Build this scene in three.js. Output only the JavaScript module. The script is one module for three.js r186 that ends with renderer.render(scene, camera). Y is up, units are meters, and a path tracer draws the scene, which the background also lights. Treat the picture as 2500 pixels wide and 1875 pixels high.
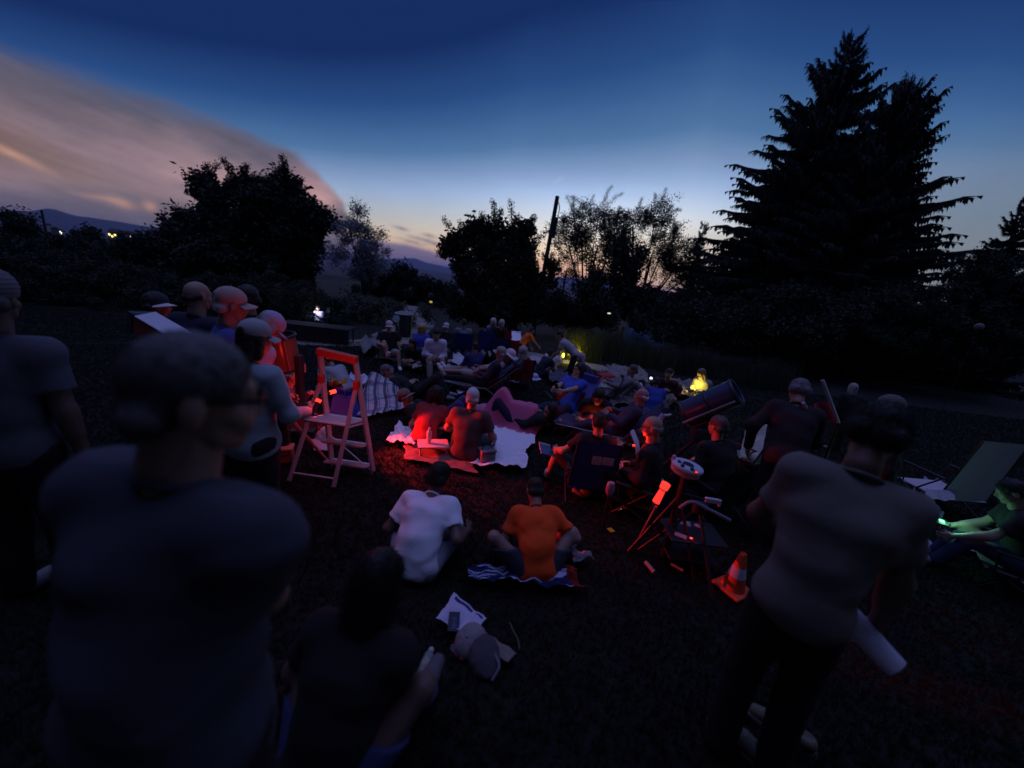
import * as THREE from 'three';
import { mergeGeometries } from 'three/addons/utils/BufferGeometryUtils.js';
import { RoundedBoxGeometry } from 'three/addons/geometries/RoundedBoxGeometry.js';
import { ImprovedNoise } from 'three/addons/math/ImprovedNoise.js';

// ---------------------------------------------------------------- camera, sky, afterglow, exposure
const scene = new THREE.Scene();
const EYE = 2.4, PITCH = -0.2695, ROLL = 0.1165;
const camera = new THREE.PerspectiveCamera(90, 4 / 3, 0.05, 40000);
camera.position.set(0, EYE, 0);
camera.rotation.set(PITCH, 0, ROLL, 'YXZ');
camera.focus = 5.0;
camera.userData.fStop = 0.75;
camera.updateMatrixWorld(true);
const renderer = new THREE.WebGLRenderer({ antialias: true });
renderer.setSize(1024, 768);
renderer.toneMapping = THREE.LinearToneMapping;
renderer.toneMappingExposure = 1;
renderer.shadowMap.enabled = true;

const D2R = Math.PI / 180;
const clamp = (v, a = 0, b = 1) => Math.min(b, Math.max(a, v));
const sstep = (a, b, v) => { const t = clamp((v - a) / (b - a)); return t * t * (3 - 2 * t); };
const mix = (a, b, t) => a + (b - a) * t;
const lin = (c) => c.map((v) => { v /= 255; return v <= 0.04045 ? v / 12.92 : ((v + 0.055) / 1.055) ** 2.4; });
function rng(seed) { let s = seed | 0; return () => { s = (s + 0x6d2b79f5) | 0; let t = Math.imul(s ^ (s >>> 15), 1 | s); t = (t + Math.imul(t ^ (t >>> 7), 61 | t)) ^ t; return ((t ^ (t >>> 14)) >>> 0) / 4294967296; }; }
const perlin = new ImprovedNoise();
const fbm = (x, y, z = 0, o = 4) => { let a = 0.5, s = 0; for (let i = 0; i < o; i++) { s += a * perlin.noise(x, y, z); x = x * 2.03 + 7.1; y = y * 2.03 + 3.7; z = z * 2.03 + 1.3; a *= 0.5; } return s; };

const SKY = [[-6, 120, 95, 105], [0, 214, 156, 134], [2, 230, 178, 148], [4, 222, 196, 170], [6.5, 192, 188, 184], [9, 168, 180, 197], [11, 150, 172, 206], [12.8, 130, 155, 195], [16.4, 80, 118, 163], [20, 58, 94, 145], [22.5, 40, 76, 132], [28.6, 20, 44, 96], [41, 30, 54, 112], [60, 130, 142, 226], [90, 196, 196, 278]].map(([e, ...c]) => [e, ...lin(c)]);  // overhead stops, out of view, brightened to light pale clothes and sheets
function stops(e) {
  let i = 0; while (i < SKY.length - 2 && SKY[i + 1][0] < e) i++;
  const t = clamp((e - SKY[i][0]) / (SKY[i + 1][0] - SKY[i][0]));
  return [1, 2, 3].map((k) => mix(SKY[i][k], SKY[i + 1][k], t));
}
const EDGE = [[-180, 13], [-80, 13.6], [-51, 13.4], [-46, 13.4], [-41, 13.2], [-35, 12.3], [-30.6, 11.3], [-27.5, 9.6], [-25.4, 7.4], [-24.0, 5.0], [-23.2, 2]];
const tone = (...c) => lin(c);
const CL = { grey: tone(94, 90, 106), mauve: tone(146, 124, 132), dark: tone(88, 84, 96), warm: tone(120, 96, 86), pink: tone(192, 150, 152), peach: tone(214, 162, 138), low: tone(98, 94, 108), bank: tone(84, 90, 138), streak: tone(120, 116, 140), side: tone(74, 84, 124), haze: tone(168, 164, 160), right: tone(104, 118, 132) };
const blend = (c, d, a) => [0, 1, 2].map((k) => mix(c[k], d[k], a));
const blob = (az, el, a0, e0, ra, re, turn = 0) => { let x = az - a0, y = el - e0; const c = Math.cos(turn), s = Math.sin(turn); const u = (x * c + y * s) / ra, v = (-x * s + y * c) / re; return Math.exp(-(u * u + v * v)); };
function skyAt(az, el) {
  const da = Math.abs(((az - 20 + 540) % 360) - 180);
  const f = da > 23 ? Math.min(2.4, 1 + (da - 23) * 0.015) : 1 - (23 - da) * 0.007;
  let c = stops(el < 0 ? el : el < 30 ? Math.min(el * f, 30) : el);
  const low = sstep(9, 1, el) * sstep(20, 4, da); c = c.map((v) => v * (1 + 0.2 * low + 0.75 * Math.exp(-(((az - 13) / 20) ** 2) - ((el - 8) / 5) ** 2)));
  c = blend(c, CL.side, sstep(45, 110, da) * sstep(14, 3, el) * 0.85);
  c = blend(c, CL.haze, sstep(6, 26, az) * sstep(70, 40, az) * sstep(11, 5, el) * sstep(-4, 1, el) * 0.7);
  c = blend(c, CL.right, sstep(26, 46, az) * sstep(110, 60, az) * sstep(19, 10, el) * sstep(-2, 4, el) * 0.8);
  // bank of low cloud over the middle hills
  const bk = sstep(3.1, 2.2, el + 1.1 * fbm(az * 0.16, 3.3) - 0.3 * Math.sin(az * 0.2)) * sstep(-5, -10, az) * sstep(-70, -40, az);
  c = blend(c, CL.bank, bk * 0.85);
  let st = 0; for (const [a, e, ra, re] of [[-14.2, 3.5, 2.6, 0.26], [-13.6, 4.15, 1.1, 0.22], [-17.5, 4.6, 1, 0.2], [-12, 3.0, 2.4, 0.22], [-16, 3.1, 2.2, 0.2]]) st = Math.max(st, blob(az, el, a, e, ra, re, -0.12));
  c = blend(c, CL.streak, clamp(st * 1.2 * (0.8 + 0.9 * fbm(az * 0.9, el * 3))) * 0.85);
  // the big cloud to the left, its edge falling towards the afterglow
  if (az < -20) {
    let i = 0; while (i < EDGE.length - 2 && EDGE[i + 1][0] < az) i++;
    const top = mix(EDGE[i][1], EDGE[i + 1][1], clamp((az - EDGE[i][0]) / (EDGE[i + 1][0] - EDGE[i][0])));
    const n = fbm(az * 0.075 + el * 0.05, el * 0.22 - az * 0.03, 2.2), n2 = fbm(az * 0.22 + el * 0.1, el * 0.6 - az * 0.12, 9.1), n3 = fbm(az * 0.5 + el * 0.9, el * 2.6 + az * 0.55, 4.4, 5);
    const a = sstep(top + 0.5, top - 2.6 + 1.5 * sstep(-42, -30, az), el + n * 2.2 + n2 * 0.8) * sstep(-23.4, -24.6, az + n * 2 + n3 * 1.2 - (el - 4) * 0.3) * sstep(-150, -80, az);
    let k = blend(CL.grey, CL.mauve, sstep(top - 2, top - 6, el + n * 4));
    k = blend(k, CL.dark, clamp(blob(az, el, -48, 9.5, 7, 1.7, -0.1) + 0.6 * blob(az, el, -34, 8.2, 5, 0.9, -0.35)) * 0.6);
    k = blend(k, CL.warm, clamp(blob(az, el, -53, 6.2, 7, 1.8, -0.2)) * 0.9);
    k = blend(k, CL.pink, clamp(blob(az, el, -36.5, 6.4, 6.5, 1.5, -0.2) * 0.55 + blob(az, el, -27.2, 6.4, 3.4, 2.6, -0.6) * 1.0 + 0.5 * n2 * blob(az, el, -38, 6, 10, 4)));
    k = blend(k, CL.low, sstep(4.6, 2.6, el + n * 3 - 0.1 * (az + 40)) * 0.8);
    k = k.map((v) => v * (1 + 0.32 * n3)); c = blend(c, k, clamp(a * 0.97 + 0.25 * n3 * a * (1 - a) * 4));
    const jet = blob(az, el, -51.6, 5.35, 2.1, 0.3, -0.42) + 0.8 * blob(az, el, -45.3, 2.75, 1.0, 0.42, -0.2) + 0.6 * blob(az, el, -46.6, 2.9, 1.6, 0.22, 0) + 0.8 * blob(az, el, -43.1, 2.8, 0.55, 0.5, -0.3) + 0.35 * blob(az, el, -41.4, 2.1, 0.7, 0.5);
    c = blend(c, CL.peach, clamp(jet * (0.85 + n2)) * 0.75);
  }
  c = blend(c, tone(176, 190, 214), blob(az, el, 3.0, 13.0, 0.8, 0.13, 0.6) * 0.7);
  const fine = 1 + 0.05 * fbm(az * 0.2, el * 0.6, 5);
  return c.map((v) => Math.max(0.002, v * fine));
}
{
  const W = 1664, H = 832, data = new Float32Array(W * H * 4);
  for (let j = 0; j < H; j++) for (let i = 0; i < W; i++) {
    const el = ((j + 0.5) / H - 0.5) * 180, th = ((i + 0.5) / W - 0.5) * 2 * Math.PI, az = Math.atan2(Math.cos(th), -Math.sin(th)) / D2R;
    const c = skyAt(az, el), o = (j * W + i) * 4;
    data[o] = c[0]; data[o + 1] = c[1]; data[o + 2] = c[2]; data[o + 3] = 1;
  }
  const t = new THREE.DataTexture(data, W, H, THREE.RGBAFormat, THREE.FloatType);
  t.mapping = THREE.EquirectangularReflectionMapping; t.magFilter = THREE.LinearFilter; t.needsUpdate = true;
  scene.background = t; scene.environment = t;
}
// last glow of the sun that has just set, broad and faint
const sun = new THREE.DirectionalLight(new THREE.Color().setRGB(1, 0.72, 0.52), 0.02);
sun.position.set(Math.sin(18 * D2R) * 50, 4, -Math.cos(18 * D2R) * 50);
sun.shadow.radius = 30; sun.castShadow = true;
Object.assign(sun.shadow.camera, { left: -40, right: 40, top: 40, bottom: -40, far: 200 });
scene.add(sun, sun.target);

// ---------------------------------------------------------------- places: where a sight line of the photograph meets the ground or a depth
const F = 937.5;
function sight(px, py) { return new THREE.Vector3((px - 1250) / F, -(py - 937.5) / F, -1).applyQuaternion(camera.quaternion); }
const bank = (z) => 0.42 * sstep(-2.5, -0.9, z); // the lawn falls away from where the camera stands
function G(px, py, h = 0) { const d = sight(px, py), p = V(0, 0, 0); let t = 0; for (let i = 0; i < 40; i++) { p.copy(camera.position).addScaledVector(d, t); t += Math.max(-1, Math.min(1, (p.y - h - bank(p.z)) / (-d.y + 0.15))); } return p; }
function P(px, py, depth) { const d = sight(px, py); return d.multiplyScalar(depth / -d.z).add(camera.position); }
const V = (x, y, z) => new THREE.Vector3(x, y, z);

// ---------------------------------------------------------------- naming
const taken = {};
function numbered(name) { const n = taken[name] = (taken[name] ?? -1) + 1; return n ? name + '_' + String(n).padStart(3, '0') : name; }
function tag(o, label, category, group) { o.userData.label = label; if (category) o.userData.category = category; if (group) o.userData.group = group; return o; }
function thing(name, label, category, pos = [0, 0, 0], turn = 0, group) {
  const o = new THREE.Group(); o.name = numbered(name); o.position.set(...(pos.isVector3 ? pos.toArray() : pos)); o.rotation.y = turn;
  scene.add(o); return tag(o, label, category, group);
}
function part(name, geo, material, parent, label) {
  const m = new THREE.Mesh(Array.isArray(geo) ? join(geo) : geo, material); m.name = name; m.castShadow = m.receiveShadow = true;
  if (label) m.userData.label = label;
  parent.add(m); return m;
}
function lone(name, geo, material, label, category, pos, turn = 0, group) {
  const m = part(numbered(name), geo, material, scene); if (pos) m.position.copy(pos); m.rotation.y = turn; return tag(m, label, category, group);
}
function struct(name, geo, material) { const m = part(name, geo, material, scene); m.userData.kind = 'structure'; return m; }
function join(list) {
  return mergeGeometries(list.map((g) => { g = g.index ? g.toNonIndexed() : g; for (const k of Object.keys(g.attributes)) if (!['position', 'normal', 'uv'].includes(k)) g.deleteAttribute(k); if (!g.attributes.uv) g.setAttribute('uv', new THREE.BufferAttribute(new Float32Array(g.attributes.position.count * 2), 2)); return g; }));
}

// ---------------------------------------------------------------- materials
function grey(size, f) { const d = new Uint8Array(size * size * 4); for (let y = 0; y < size; y++) for (let x = 0; x < size; x++) { const v = clamp(f(x / size, y / size)) * 255; d.set([v, v, v, 255], (y * size + x) * 4); } const t = new THREE.DataTexture(d, size, size); t.wrapS = t.wrapT = THREE.RepeatWrapping; t.magFilter = THREE.LinearFilter; t.needsUpdate = true; return t; }
const loopn = (u, v, f, z) => { const a = u * 2 * Math.PI, b = v * 2 * Math.PI; return perlin.noise(Math.cos(a) * f + 10, Math.sin(a) * f + Math.cos(b) * f, Math.sin(b) * f + z); };
const WEAVE = grey(256, (u, v) => 0.5 + 0.32 * loopn(u, v, 5, 1) + 0.25 * loopn(u, v, 11, 7) + 0.18 * Math.sin(u * 2 * Math.PI * 64) * Math.sin(v * 2 * Math.PI * 64));
const SOFT = grey(256, (u, v) => 0.5 + 0.5 * loopn(u, v, 2.2, 3) + 0.3 * loopn(u, v, 6, 5));
function tile(t, n) { const c = t.clone(); c.repeat.set(n, n); c.needsUpdate = true; return c; }
const WEAVE2 = tile(WEAVE, 2.5), SOFT2 = tile(SOFT, 5), SOFT1 = tile(SOFT, 1.6);
const pool = {};
function stuffOf(kind, r, g, b, extra = {}) {
  const key = kind + [r, g, b] + JSON.stringify(extra);
  if (pool[key]) return pool[key];
  const base = { cloth: { roughness: 0.95, bumpMap: WEAVE2, bumpScale: 0.0012 }, skin: { roughness: 0.55, bumpMap: SOFT2, bumpScale: 0.0008 }, hair: { roughness: 0.62, bumpMap: WEAVE2, bumpScale: 0.004 }, plastic: { roughness: 0.4 }, metal: { roughness: 0.35, metalness: 0.85 }, paper: { roughness: 0.85, bumpMap: SOFT2, bumpScale: 0.001 }, rough: { roughness: 0.95 } }[kind];
  const m = new THREE.MeshStandardMaterial({ ...base, ...extra }); m.color.setRGB(r, g, b);
  return pool[key] = m;
}
const cloth = (r, g, b, e) => stuffOf('cloth', r, g, b, e), plastic = (r, g, b, e) => stuffOf('plastic', r, g, b, e), metal = (r, g, b, e) => stuffOf('metal', r, g, b, e), paper = (r, g, b) => stuffOf('paper', r, g, b);
function glow(r, g, b, s) { const m = new THREE.MeshStandardMaterial({ roughness: 0.5, emissiveIntensity: s }); m.color.setRGB(Math.min(1, r), Math.min(1, g), Math.min(1, b)); m.emissive.setRGB(r, g, b); return m; }
function beamLamp(x, y, z, c, power, aim, angle, size = 1) { const l = new THREE.SpotLight(new THREE.Color().setRGB(...c), power, 0, angle, 0.35, 2); l.position.set(x, y, z); l.target.position.set(...aim); l.castShadow = true; l.shadow.radius = size; return l; }
function lamp(x, y, z, c, power, size = 1) { const l = new THREE.PointLight(new THREE.Color().setRGB(...c), power); l.position.set(x, y, z); l.castShadow = true; l.shadow.radius = size; l.decay = 2; return l; }

// ---------------------------------------------------------------- simple shapes
function bar(a, b, r, r2 = r, n = 8) { // round bar from a to b
  const d = b.clone().sub(a), g = new THREE.CylinderGeometry(r2, r, d.length(), n, 1); g.applyQuaternion(new THREE.Quaternion().setFromUnitVectors(V(0, 1, 0), d.clone().normalize())); const m = a.clone().add(b).multiplyScalar(0.5); return g.translate(m.x, m.y, m.z);
}
function beam(a, b, w, t, up = V(0, 1, 0), r = 0.004) { // rectangular bar from a to b, w across, t thick
  const y = b.clone().sub(a), L = y.length(); y.normalize(); const x = new THREE.Vector3().crossVectors(y, up).normalize(); if (x.lengthSq() < 0.1) x.set(1, 0, 0); const z = new THREE.Vector3().crossVectors(x, y);
  const g = new RoundedBoxGeometry(w, L, t, 2, Math.min(r, w / 3, t / 3)); g.applyMatrix4(new THREE.Matrix4().makeBasis(x, y, z)); const m = a.clone().add(b).multiplyScalar(0.5); return g.translate(m.x, m.y, m.z);
}
const block = (w, h, d, x = 0, y = 0, z = 0, r = 0.01) => new RoundedBoxGeometry(w, h, d, 3, Math.min(r, w / 3, h / 3, d / 3)).translate(x, y, z);
const tube = (pts, r, n = 24, k = 7) => new THREE.TubeGeometry(new THREE.CatmullRomCurve3(pts), n, r, k);
const lathe = (pts, n = 24) => new THREE.LatheGeometry(pts.map(([x, y]) => new THREE.Vector2(x, y)), n);
function slab(nx, nz, f, thick = 0.008) { // a sheet with two faces and edges; f(u, v) gives its upper face
  const pos = [], uv = [], idx = [], N = (nx + 1) * (nz + 1);
  for (let s = 0; s < 2; s++) for (let j = 0; j <= nz; j++) for (let i = 0; i <= nx; i++) { const [x, y, z] = f(i / nx, j / nz); pos.push(x, y - s * thick, z); uv.push(i / nx, j / nz); }
  const q = (a, b, c, d) => idx.push(a, b, c, a, c, d), at = (s, i, j) => s * N + j * (nx + 1) + i;
  for (let j = 0; j < nz; j++) for (let i = 0; i < nx; i++) { q(at(0, i, j), at(0, i, j + 1), at(0, i + 1, j + 1), at(0, i + 1, j)); q(at(1, i, j), at(1, i + 1, j), at(1, i + 1, j + 1), at(1, i, j + 1)); }
  for (let i = 0; i < nx; i++) { q(at(0, i, 0), at(0, i + 1, 0), at(1, i + 1, 0), at(1, i, 0)); q(at(0, i + 1, nz), at(0, i, nz), at(1, i, nz), at(1, i + 1, nz)); }
  for (let j = 0; j < nz; j++) { q(at(0, 0, j + 1), at(0, 0, j), at(1, 0, j), at(1, 0, j + 1)); q(at(0, nx, j), at(0, nx, j + 1), at(1, nx, j + 1), at(1, nx, j)); }
  const g = new THREE.BufferGeometry(); g.setAttribute('position', new THREE.Float32BufferAttribute(pos, 3)); g.setAttribute('uv', new THREE.Float32BufferAttribute(uv, 2)); g.setIndex(idx); g.computeVertexNormals(); return g;
}
// ---------------------------------------------------------------- ground, path, hills
function landHeight(x, z) {
  const r = Math.hypot(x, z), fall = sstep(24, 900, r);
  const dip = 5 * sstep(24, 70, r) * sstep(60, 20, Math.abs(x + 10) > 60 ? 60 : 20);
  return bank(z) - 62 * fall - dip * 0.4 + (r > 12 ? 0.12 * fbm(x * 0.08, z * 0.08) : 0) + (r > 60 ? 6 * fbm(x * 0.004, z * 0.004, 4) * sstep(60, 500, r) : 0);
}
{
  const rings = [0.3]; while (rings[rings.length - 1] < 24000) rings.push(rings[rings.length - 1] * 1.085 + 0.12);
  const n = 160, pos = [0, 0, 0], uv = [0, 0], idx = [];
  rings.forEach((r, k) => { for (let i = 0; i < n; i++) { const a = (i / n) * 2 * Math.PI, x = Math.cos(a) * r, z = Math.sin(a) * r; pos.push(x, landHeight(x, z), z); uv.push(x, z); if (k === 0) idx.push(0, 1 + ((i + 1) % n), 1 + i); else { const a0 = 1 + (k - 1) * n + i, a1 = 1 + (k - 1) * n + ((i + 1) % n); idx.push(a0, a1 + n, a0 + n, a0, a1, a1 + n); } } });
  const g = new THREE.BufferGeometry(); g.setAttribute('position', new THREE.Float32BufferAttribute(pos, 3)); g.setAttribute('uv', new THREE.Float32BufferAttribute(uv, 2)); g.setIndex(idx); g.computeVertexNormals();
  const size = 512, d = new Uint8Array(size * size * 4);
  for (let y = 0; y < size; y++) for (let x = 0; x < size; x++) { const u = x / size, v = y / size, k = 0.75 + 0.7 * loopn(u, v, 3, 2) + 0.5 * loopn(u, v, 9, 4), w = 0.5 + loopn(u, v, 2, 8); d.set([clamp(k * (15 + 8 * w), 0, 255), clamp(k * (17 + 5 * w), 0, 255), clamp(k * 12, 0, 255), 255], (y * size + x) * 4); }
  const t = new THREE.DataTexture(d, size, size); t.colorSpace = THREE.SRGBColorSpace; t.wrapS = t.wrapT = THREE.RepeatWrapping; t.magFilter = THREE.LinearFilter; t.repeat.set(0.45, 0.45); t.needsUpdate = true;
  struct('lawn_ground', g, new THREE.MeshStandardMaterial({ map: t, roughness: 1, bumpMap: tile(SOFT, 3), bumpScale: 0.02 }));
}
{ // mown grass, nearest lawn blade by blade
  const r = rng(5), blades = [];
  for (let i = 0; i < 7; i++) { const a = r() * 6.28, d = r() * 0.022, h = 0.018 + r() * 0.022, w = 0.0022, tilt = (r() - 0.5) * 1.2, x = Math.cos(a) * d, z = Math.sin(a) * d, cx = Math.cos(a * 3) * w, cz = Math.sin(a * 3) * w; blades.push(x - cx, 0, z - cz, x + cx, 0, z + cz, x + tilt * h, h, z + tilt * h * 0.6); }
  const g = new THREE.BufferGeometry(); g.setAttribute('position', new THREE.Float32BufferAttribute(blades, 3)); g.setAttribute('uv', new THREE.Float32BufferAttribute(blades.length / 3 * 2 ? new Float32Array(blades.length / 3 * 2) : [], 2)); g.computeVertexNormals();
  const N = 190000, m = new THREE.InstancedMesh(g, stuffOf('rough', 0.016, 0.024, 0.013, { side: THREE.DoubleSide }), N), q = new THREE.Matrix4(), e = new THREE.Euler(), c = new THREE.Color();
  for (let i = 0; i < N; i++) { const z = -0.4 - 11 * Math.pow(r(), 0.85), x = (r() - 0.5) * (5 - z * 3.0); e.set(0, r() * 6.28, 0); q.makeRotationFromEuler(e).scale(V(1 + r() * 0.5, 0.7 + r() * 0.8, 1 + r() * 0.5)); q.setPosition(x, landHeight(x, z), z); m.setMatrixAt(i, q); const k = 0.7 + 0.6 * r() + 0.6 * fbm(x * 0.9, z * 0.9); c.setRGB(k * (0.9 + 0.3 * r()), k, k * 0.8); m.setColorAt(i, c); }
  m.name = 'grass'; m.userData = { kind: 'stuff', label: 'short mown grass of the dark lawn under the crowd' }; scene.add(m);
}
{ // pale gravel path round the far edge of the lawn
  const pts = [G(560, 826), G(735, 834), G(860, 838), G(960, 832), G(1050, 838), G(1200, 850), G(1330, 872), G(1440, 893), G(1560, 930), G(1700, 990)].map((p) => V(p.x, 0, p.z));
  const curve = new THREE.CatmullRomCurve3(pts), n = 120;
  const g = slab(n, 6, (u, v) => { const p = curve.getPoint(u), t = curve.getTangent(u), s = (v - 0.5) * (0.85 + 0.25 * fbm(u * 9, 4)); return [p.x - t.z * s, 0.012 + landHeight(p.x, p.z) + 0.006 * fbm(u * 60, v * 6), p.z + t.x * s]; }, 0.05);
  const uvs = g.attributes.uv; for (let i = 0; i < uvs.count; i++) uvs.setXY(i, g.attributes.position.getX(i), g.attributes.position.getZ(i));
  struct('gravel_path', g, stuffOf('rough', 0.3, 0.275, 0.24, { bumpMap: tile(WEAVE, 3), bumpScale: 0.02 }));
  const up = [G(960, 826), G(1000, 806), G(1020, 786), P(1000, 772, 24)].map((p) => V(p.x, 0, p.z)), c2 = new THREE.CatmullRomCurve3(up);
  struct('gravel_path_up', slab(40, 4, (u, v) => { const p = c2.getPoint(u), t = c2.getTangent(u), s = (v - 0.5) * 1.5; const x = p.x - t.z * s, z = p.z + t.x * s; return [x, 0.02 + landHeight(x, z), z]; }, 0.05), stuffOf('rough', 0.2, 0.185, 0.165));
}
// hills: solid ridges far beyond the valley
function ridge(name, dist, prof, color, seed, base = -90) {
  const n = 220, a0 = prof[0][0], a1 = prof[prof.length - 1][0], deep = dist * 0.16, pos = [], idx = [];
  for (let i = 0; i <= n; i++) {
    const az = mix(a0, a1, i / n); let k = 0; while (k < prof.length - 2 && prof[k + 1][0] < az) k++;
    const t = sstep(0, 1, (az - prof[k][0]) / (prof[k + 1][0] - prof[k][0])), el = mix(prof[k][1], prof[k + 1][1], t) + 0.16 * fbm(az * 0.5, seed) + 0.04 * fbm(az * 2.5, seed);
    for (let j = 0; j <= 8; j++) { const s = j / 8, d = dist + (s - 0.5) * deep, bump = Math.cos((s - 0.5) * Math.PI) ** 0.9, top = EYE + Math.tan(el * D2R) * dist, y = mix(base, top, bump) + (j % 8 ? 0.05 * (top - base) * fbm(az * 0.8, s * 5, seed) * (1 - bump) : 0); pos.push(Math.sin(az * D2R) * d, y, -Math.cos(az * D2R) * d); }
  }
  for (let i = 0; i < n; i++) for (let j = 0; j < 8; j++) { const a = i * 9 + j; idx.push(a, a + 9, a + 10, a, a + 10, a + 1); }
  const g = new THREE.BufferGeometry(); g.setAttribute('position', new THREE.Float32BufferAttribute(pos, 3)); g.setIndex(idx); g.computeVertexNormals();
  g.setAttribute('uv', new THREE.Float32BufferAttribute(pos.length / 3 * 2, 2));
  struct(name, g, color);
}
const forest = (r, g, b) => stuffOf('rough', r, g, b, { side: THREE.DoubleSide });
ridge('hills_left', 5200, [[-75, 0.4], [-58, 0.8], [-54, 0.3], [-51.6, 0.75], [-50, 1.25], [-48.3, 0.95], [-46, 0.9], [-42, 0.72], [-38, 0.7], [-30, 0.5], [-24, 0.2], [-18, -0.4]], forest(0.07, 0.075, 0.085), 3);
ridge('hills_middle', 9000, [[-34, 0.3], [-26, 0.35], [-20, 0.4], [-17.5, 0.7], [-15.6, 1.0], [-13.6, 0.55], [-11, 0.35], [-6, 0.5], [0, 0.5], [8, 0.9], [18, 0.6], [30, 0.5], [60, 0.4]], forest(0.075, 0.08, 0.11), 11);
ridge('hills_low', 3200, [[-34, -0.9], [-20, -0.5], [-14, -0.35], [-8, -0.5], [6, -0.3], [20, -0.35], [60, -0.5]], forest(0.09, 0.075, 0.07), 17);
scene.fog = new THREE.FogExp2(new THREE.Color().setRGB(0.5, 0.58, 0.9), 0.00007);
// ---------------------------------------------------------------- trees and shrubs
function leafSprig(seed, leaves, len, wide, spread) { // a twig with its leaves, each folded along its midrib
  const r = rng(seed), pos = [], idx = [];
  for (let i = 0; i < leaves; i++) {
    const t = i / leaves, o = V((r() - 0.5) * spread, (r() - 0.35) * spread, (r() - 0.5) * spread), d = V(r() - 0.5, r() * 0.5 - 0.35, r() - 0.5).normalize(), s = new THREE.Vector3().crossVectors(d, V(r() - 0.5, r() - 0.5, r() - 0.5)).normalize(), nn = new THREE.Vector3().crossVectors(d, s), L = len * (0.7 + 0.6 * r()), W = wide * (0.7 + 0.6 * r());
    const b = pos.length / 3, a = o, m1 = o.clone().addScaledVector(d, L * 0.45).addScaledVector(s, W / 2).addScaledVector(nn, W * 0.15), m2 = o.clone().addScaledVector(d, L * 0.45).addScaledVector(s, -W / 2).addScaledVector(nn, W * 0.15), e = o.clone().addScaledVector(d, L).addScaledVector(nn, -W * 0.1);
    for (const p of [a, m1, e, m2]) pos.push(p.x, p.y, p.z); idx.push(b, b + 1, b + 2, b, b + 2, b + 3);
  }
  const g = new THREE.BufferGeometry(); g.setAttribute('position', new THREE.Float32BufferAttribute(pos, 3)); g.setAttribute('uv', new THREE.Float32BufferAttribute(new Float32Array(pos.length / 3 * 2), 2)); g.setIndex(idx); g.computeVertexNormals(); return g;
}
const SPRIG = { big: leafSprig(1, 15, 0.2, 0.11, 0.5), mid: leafSprig(2, 15, 0.14, 0.07, 0.38), fine: leafSprig(3, 18, 0.1, 0.04, 0.4), small: leafSprig(4, 16, 0.07, 0.035, 0.22), blade: leafSprig(5, 14, 0.4, 0.018, 0.2) };
const leafMat = (r, g, b) => stuffOf('rough', r, g, b, { side: THREE.DoubleSide, roughness: 0.85 });
const BARK = stuffOf('rough', 0.03, 0.024, 0.02);
function scatter(name, geo, material, list, parent) {
  const m = new THREE.InstancedMesh(geo, material, list.length); list.forEach((q, i) => m.setMatrixAt(i, q)); m.name = name; m.userData.kind = 'stuff'; m.castShadow = m.receiveShadow = true; parent.add(m); return m;
}
function spin(r, x, y, z, s) { const q = new THREE.Matrix4().makeRotationFromEuler(new THREE.Euler((r() - 0.5) * 2, r() * 6.28, (r() - 0.5) * 2)); q.scale(V(s, s, s)); q.setPosition(x, y, z); return q; }
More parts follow.
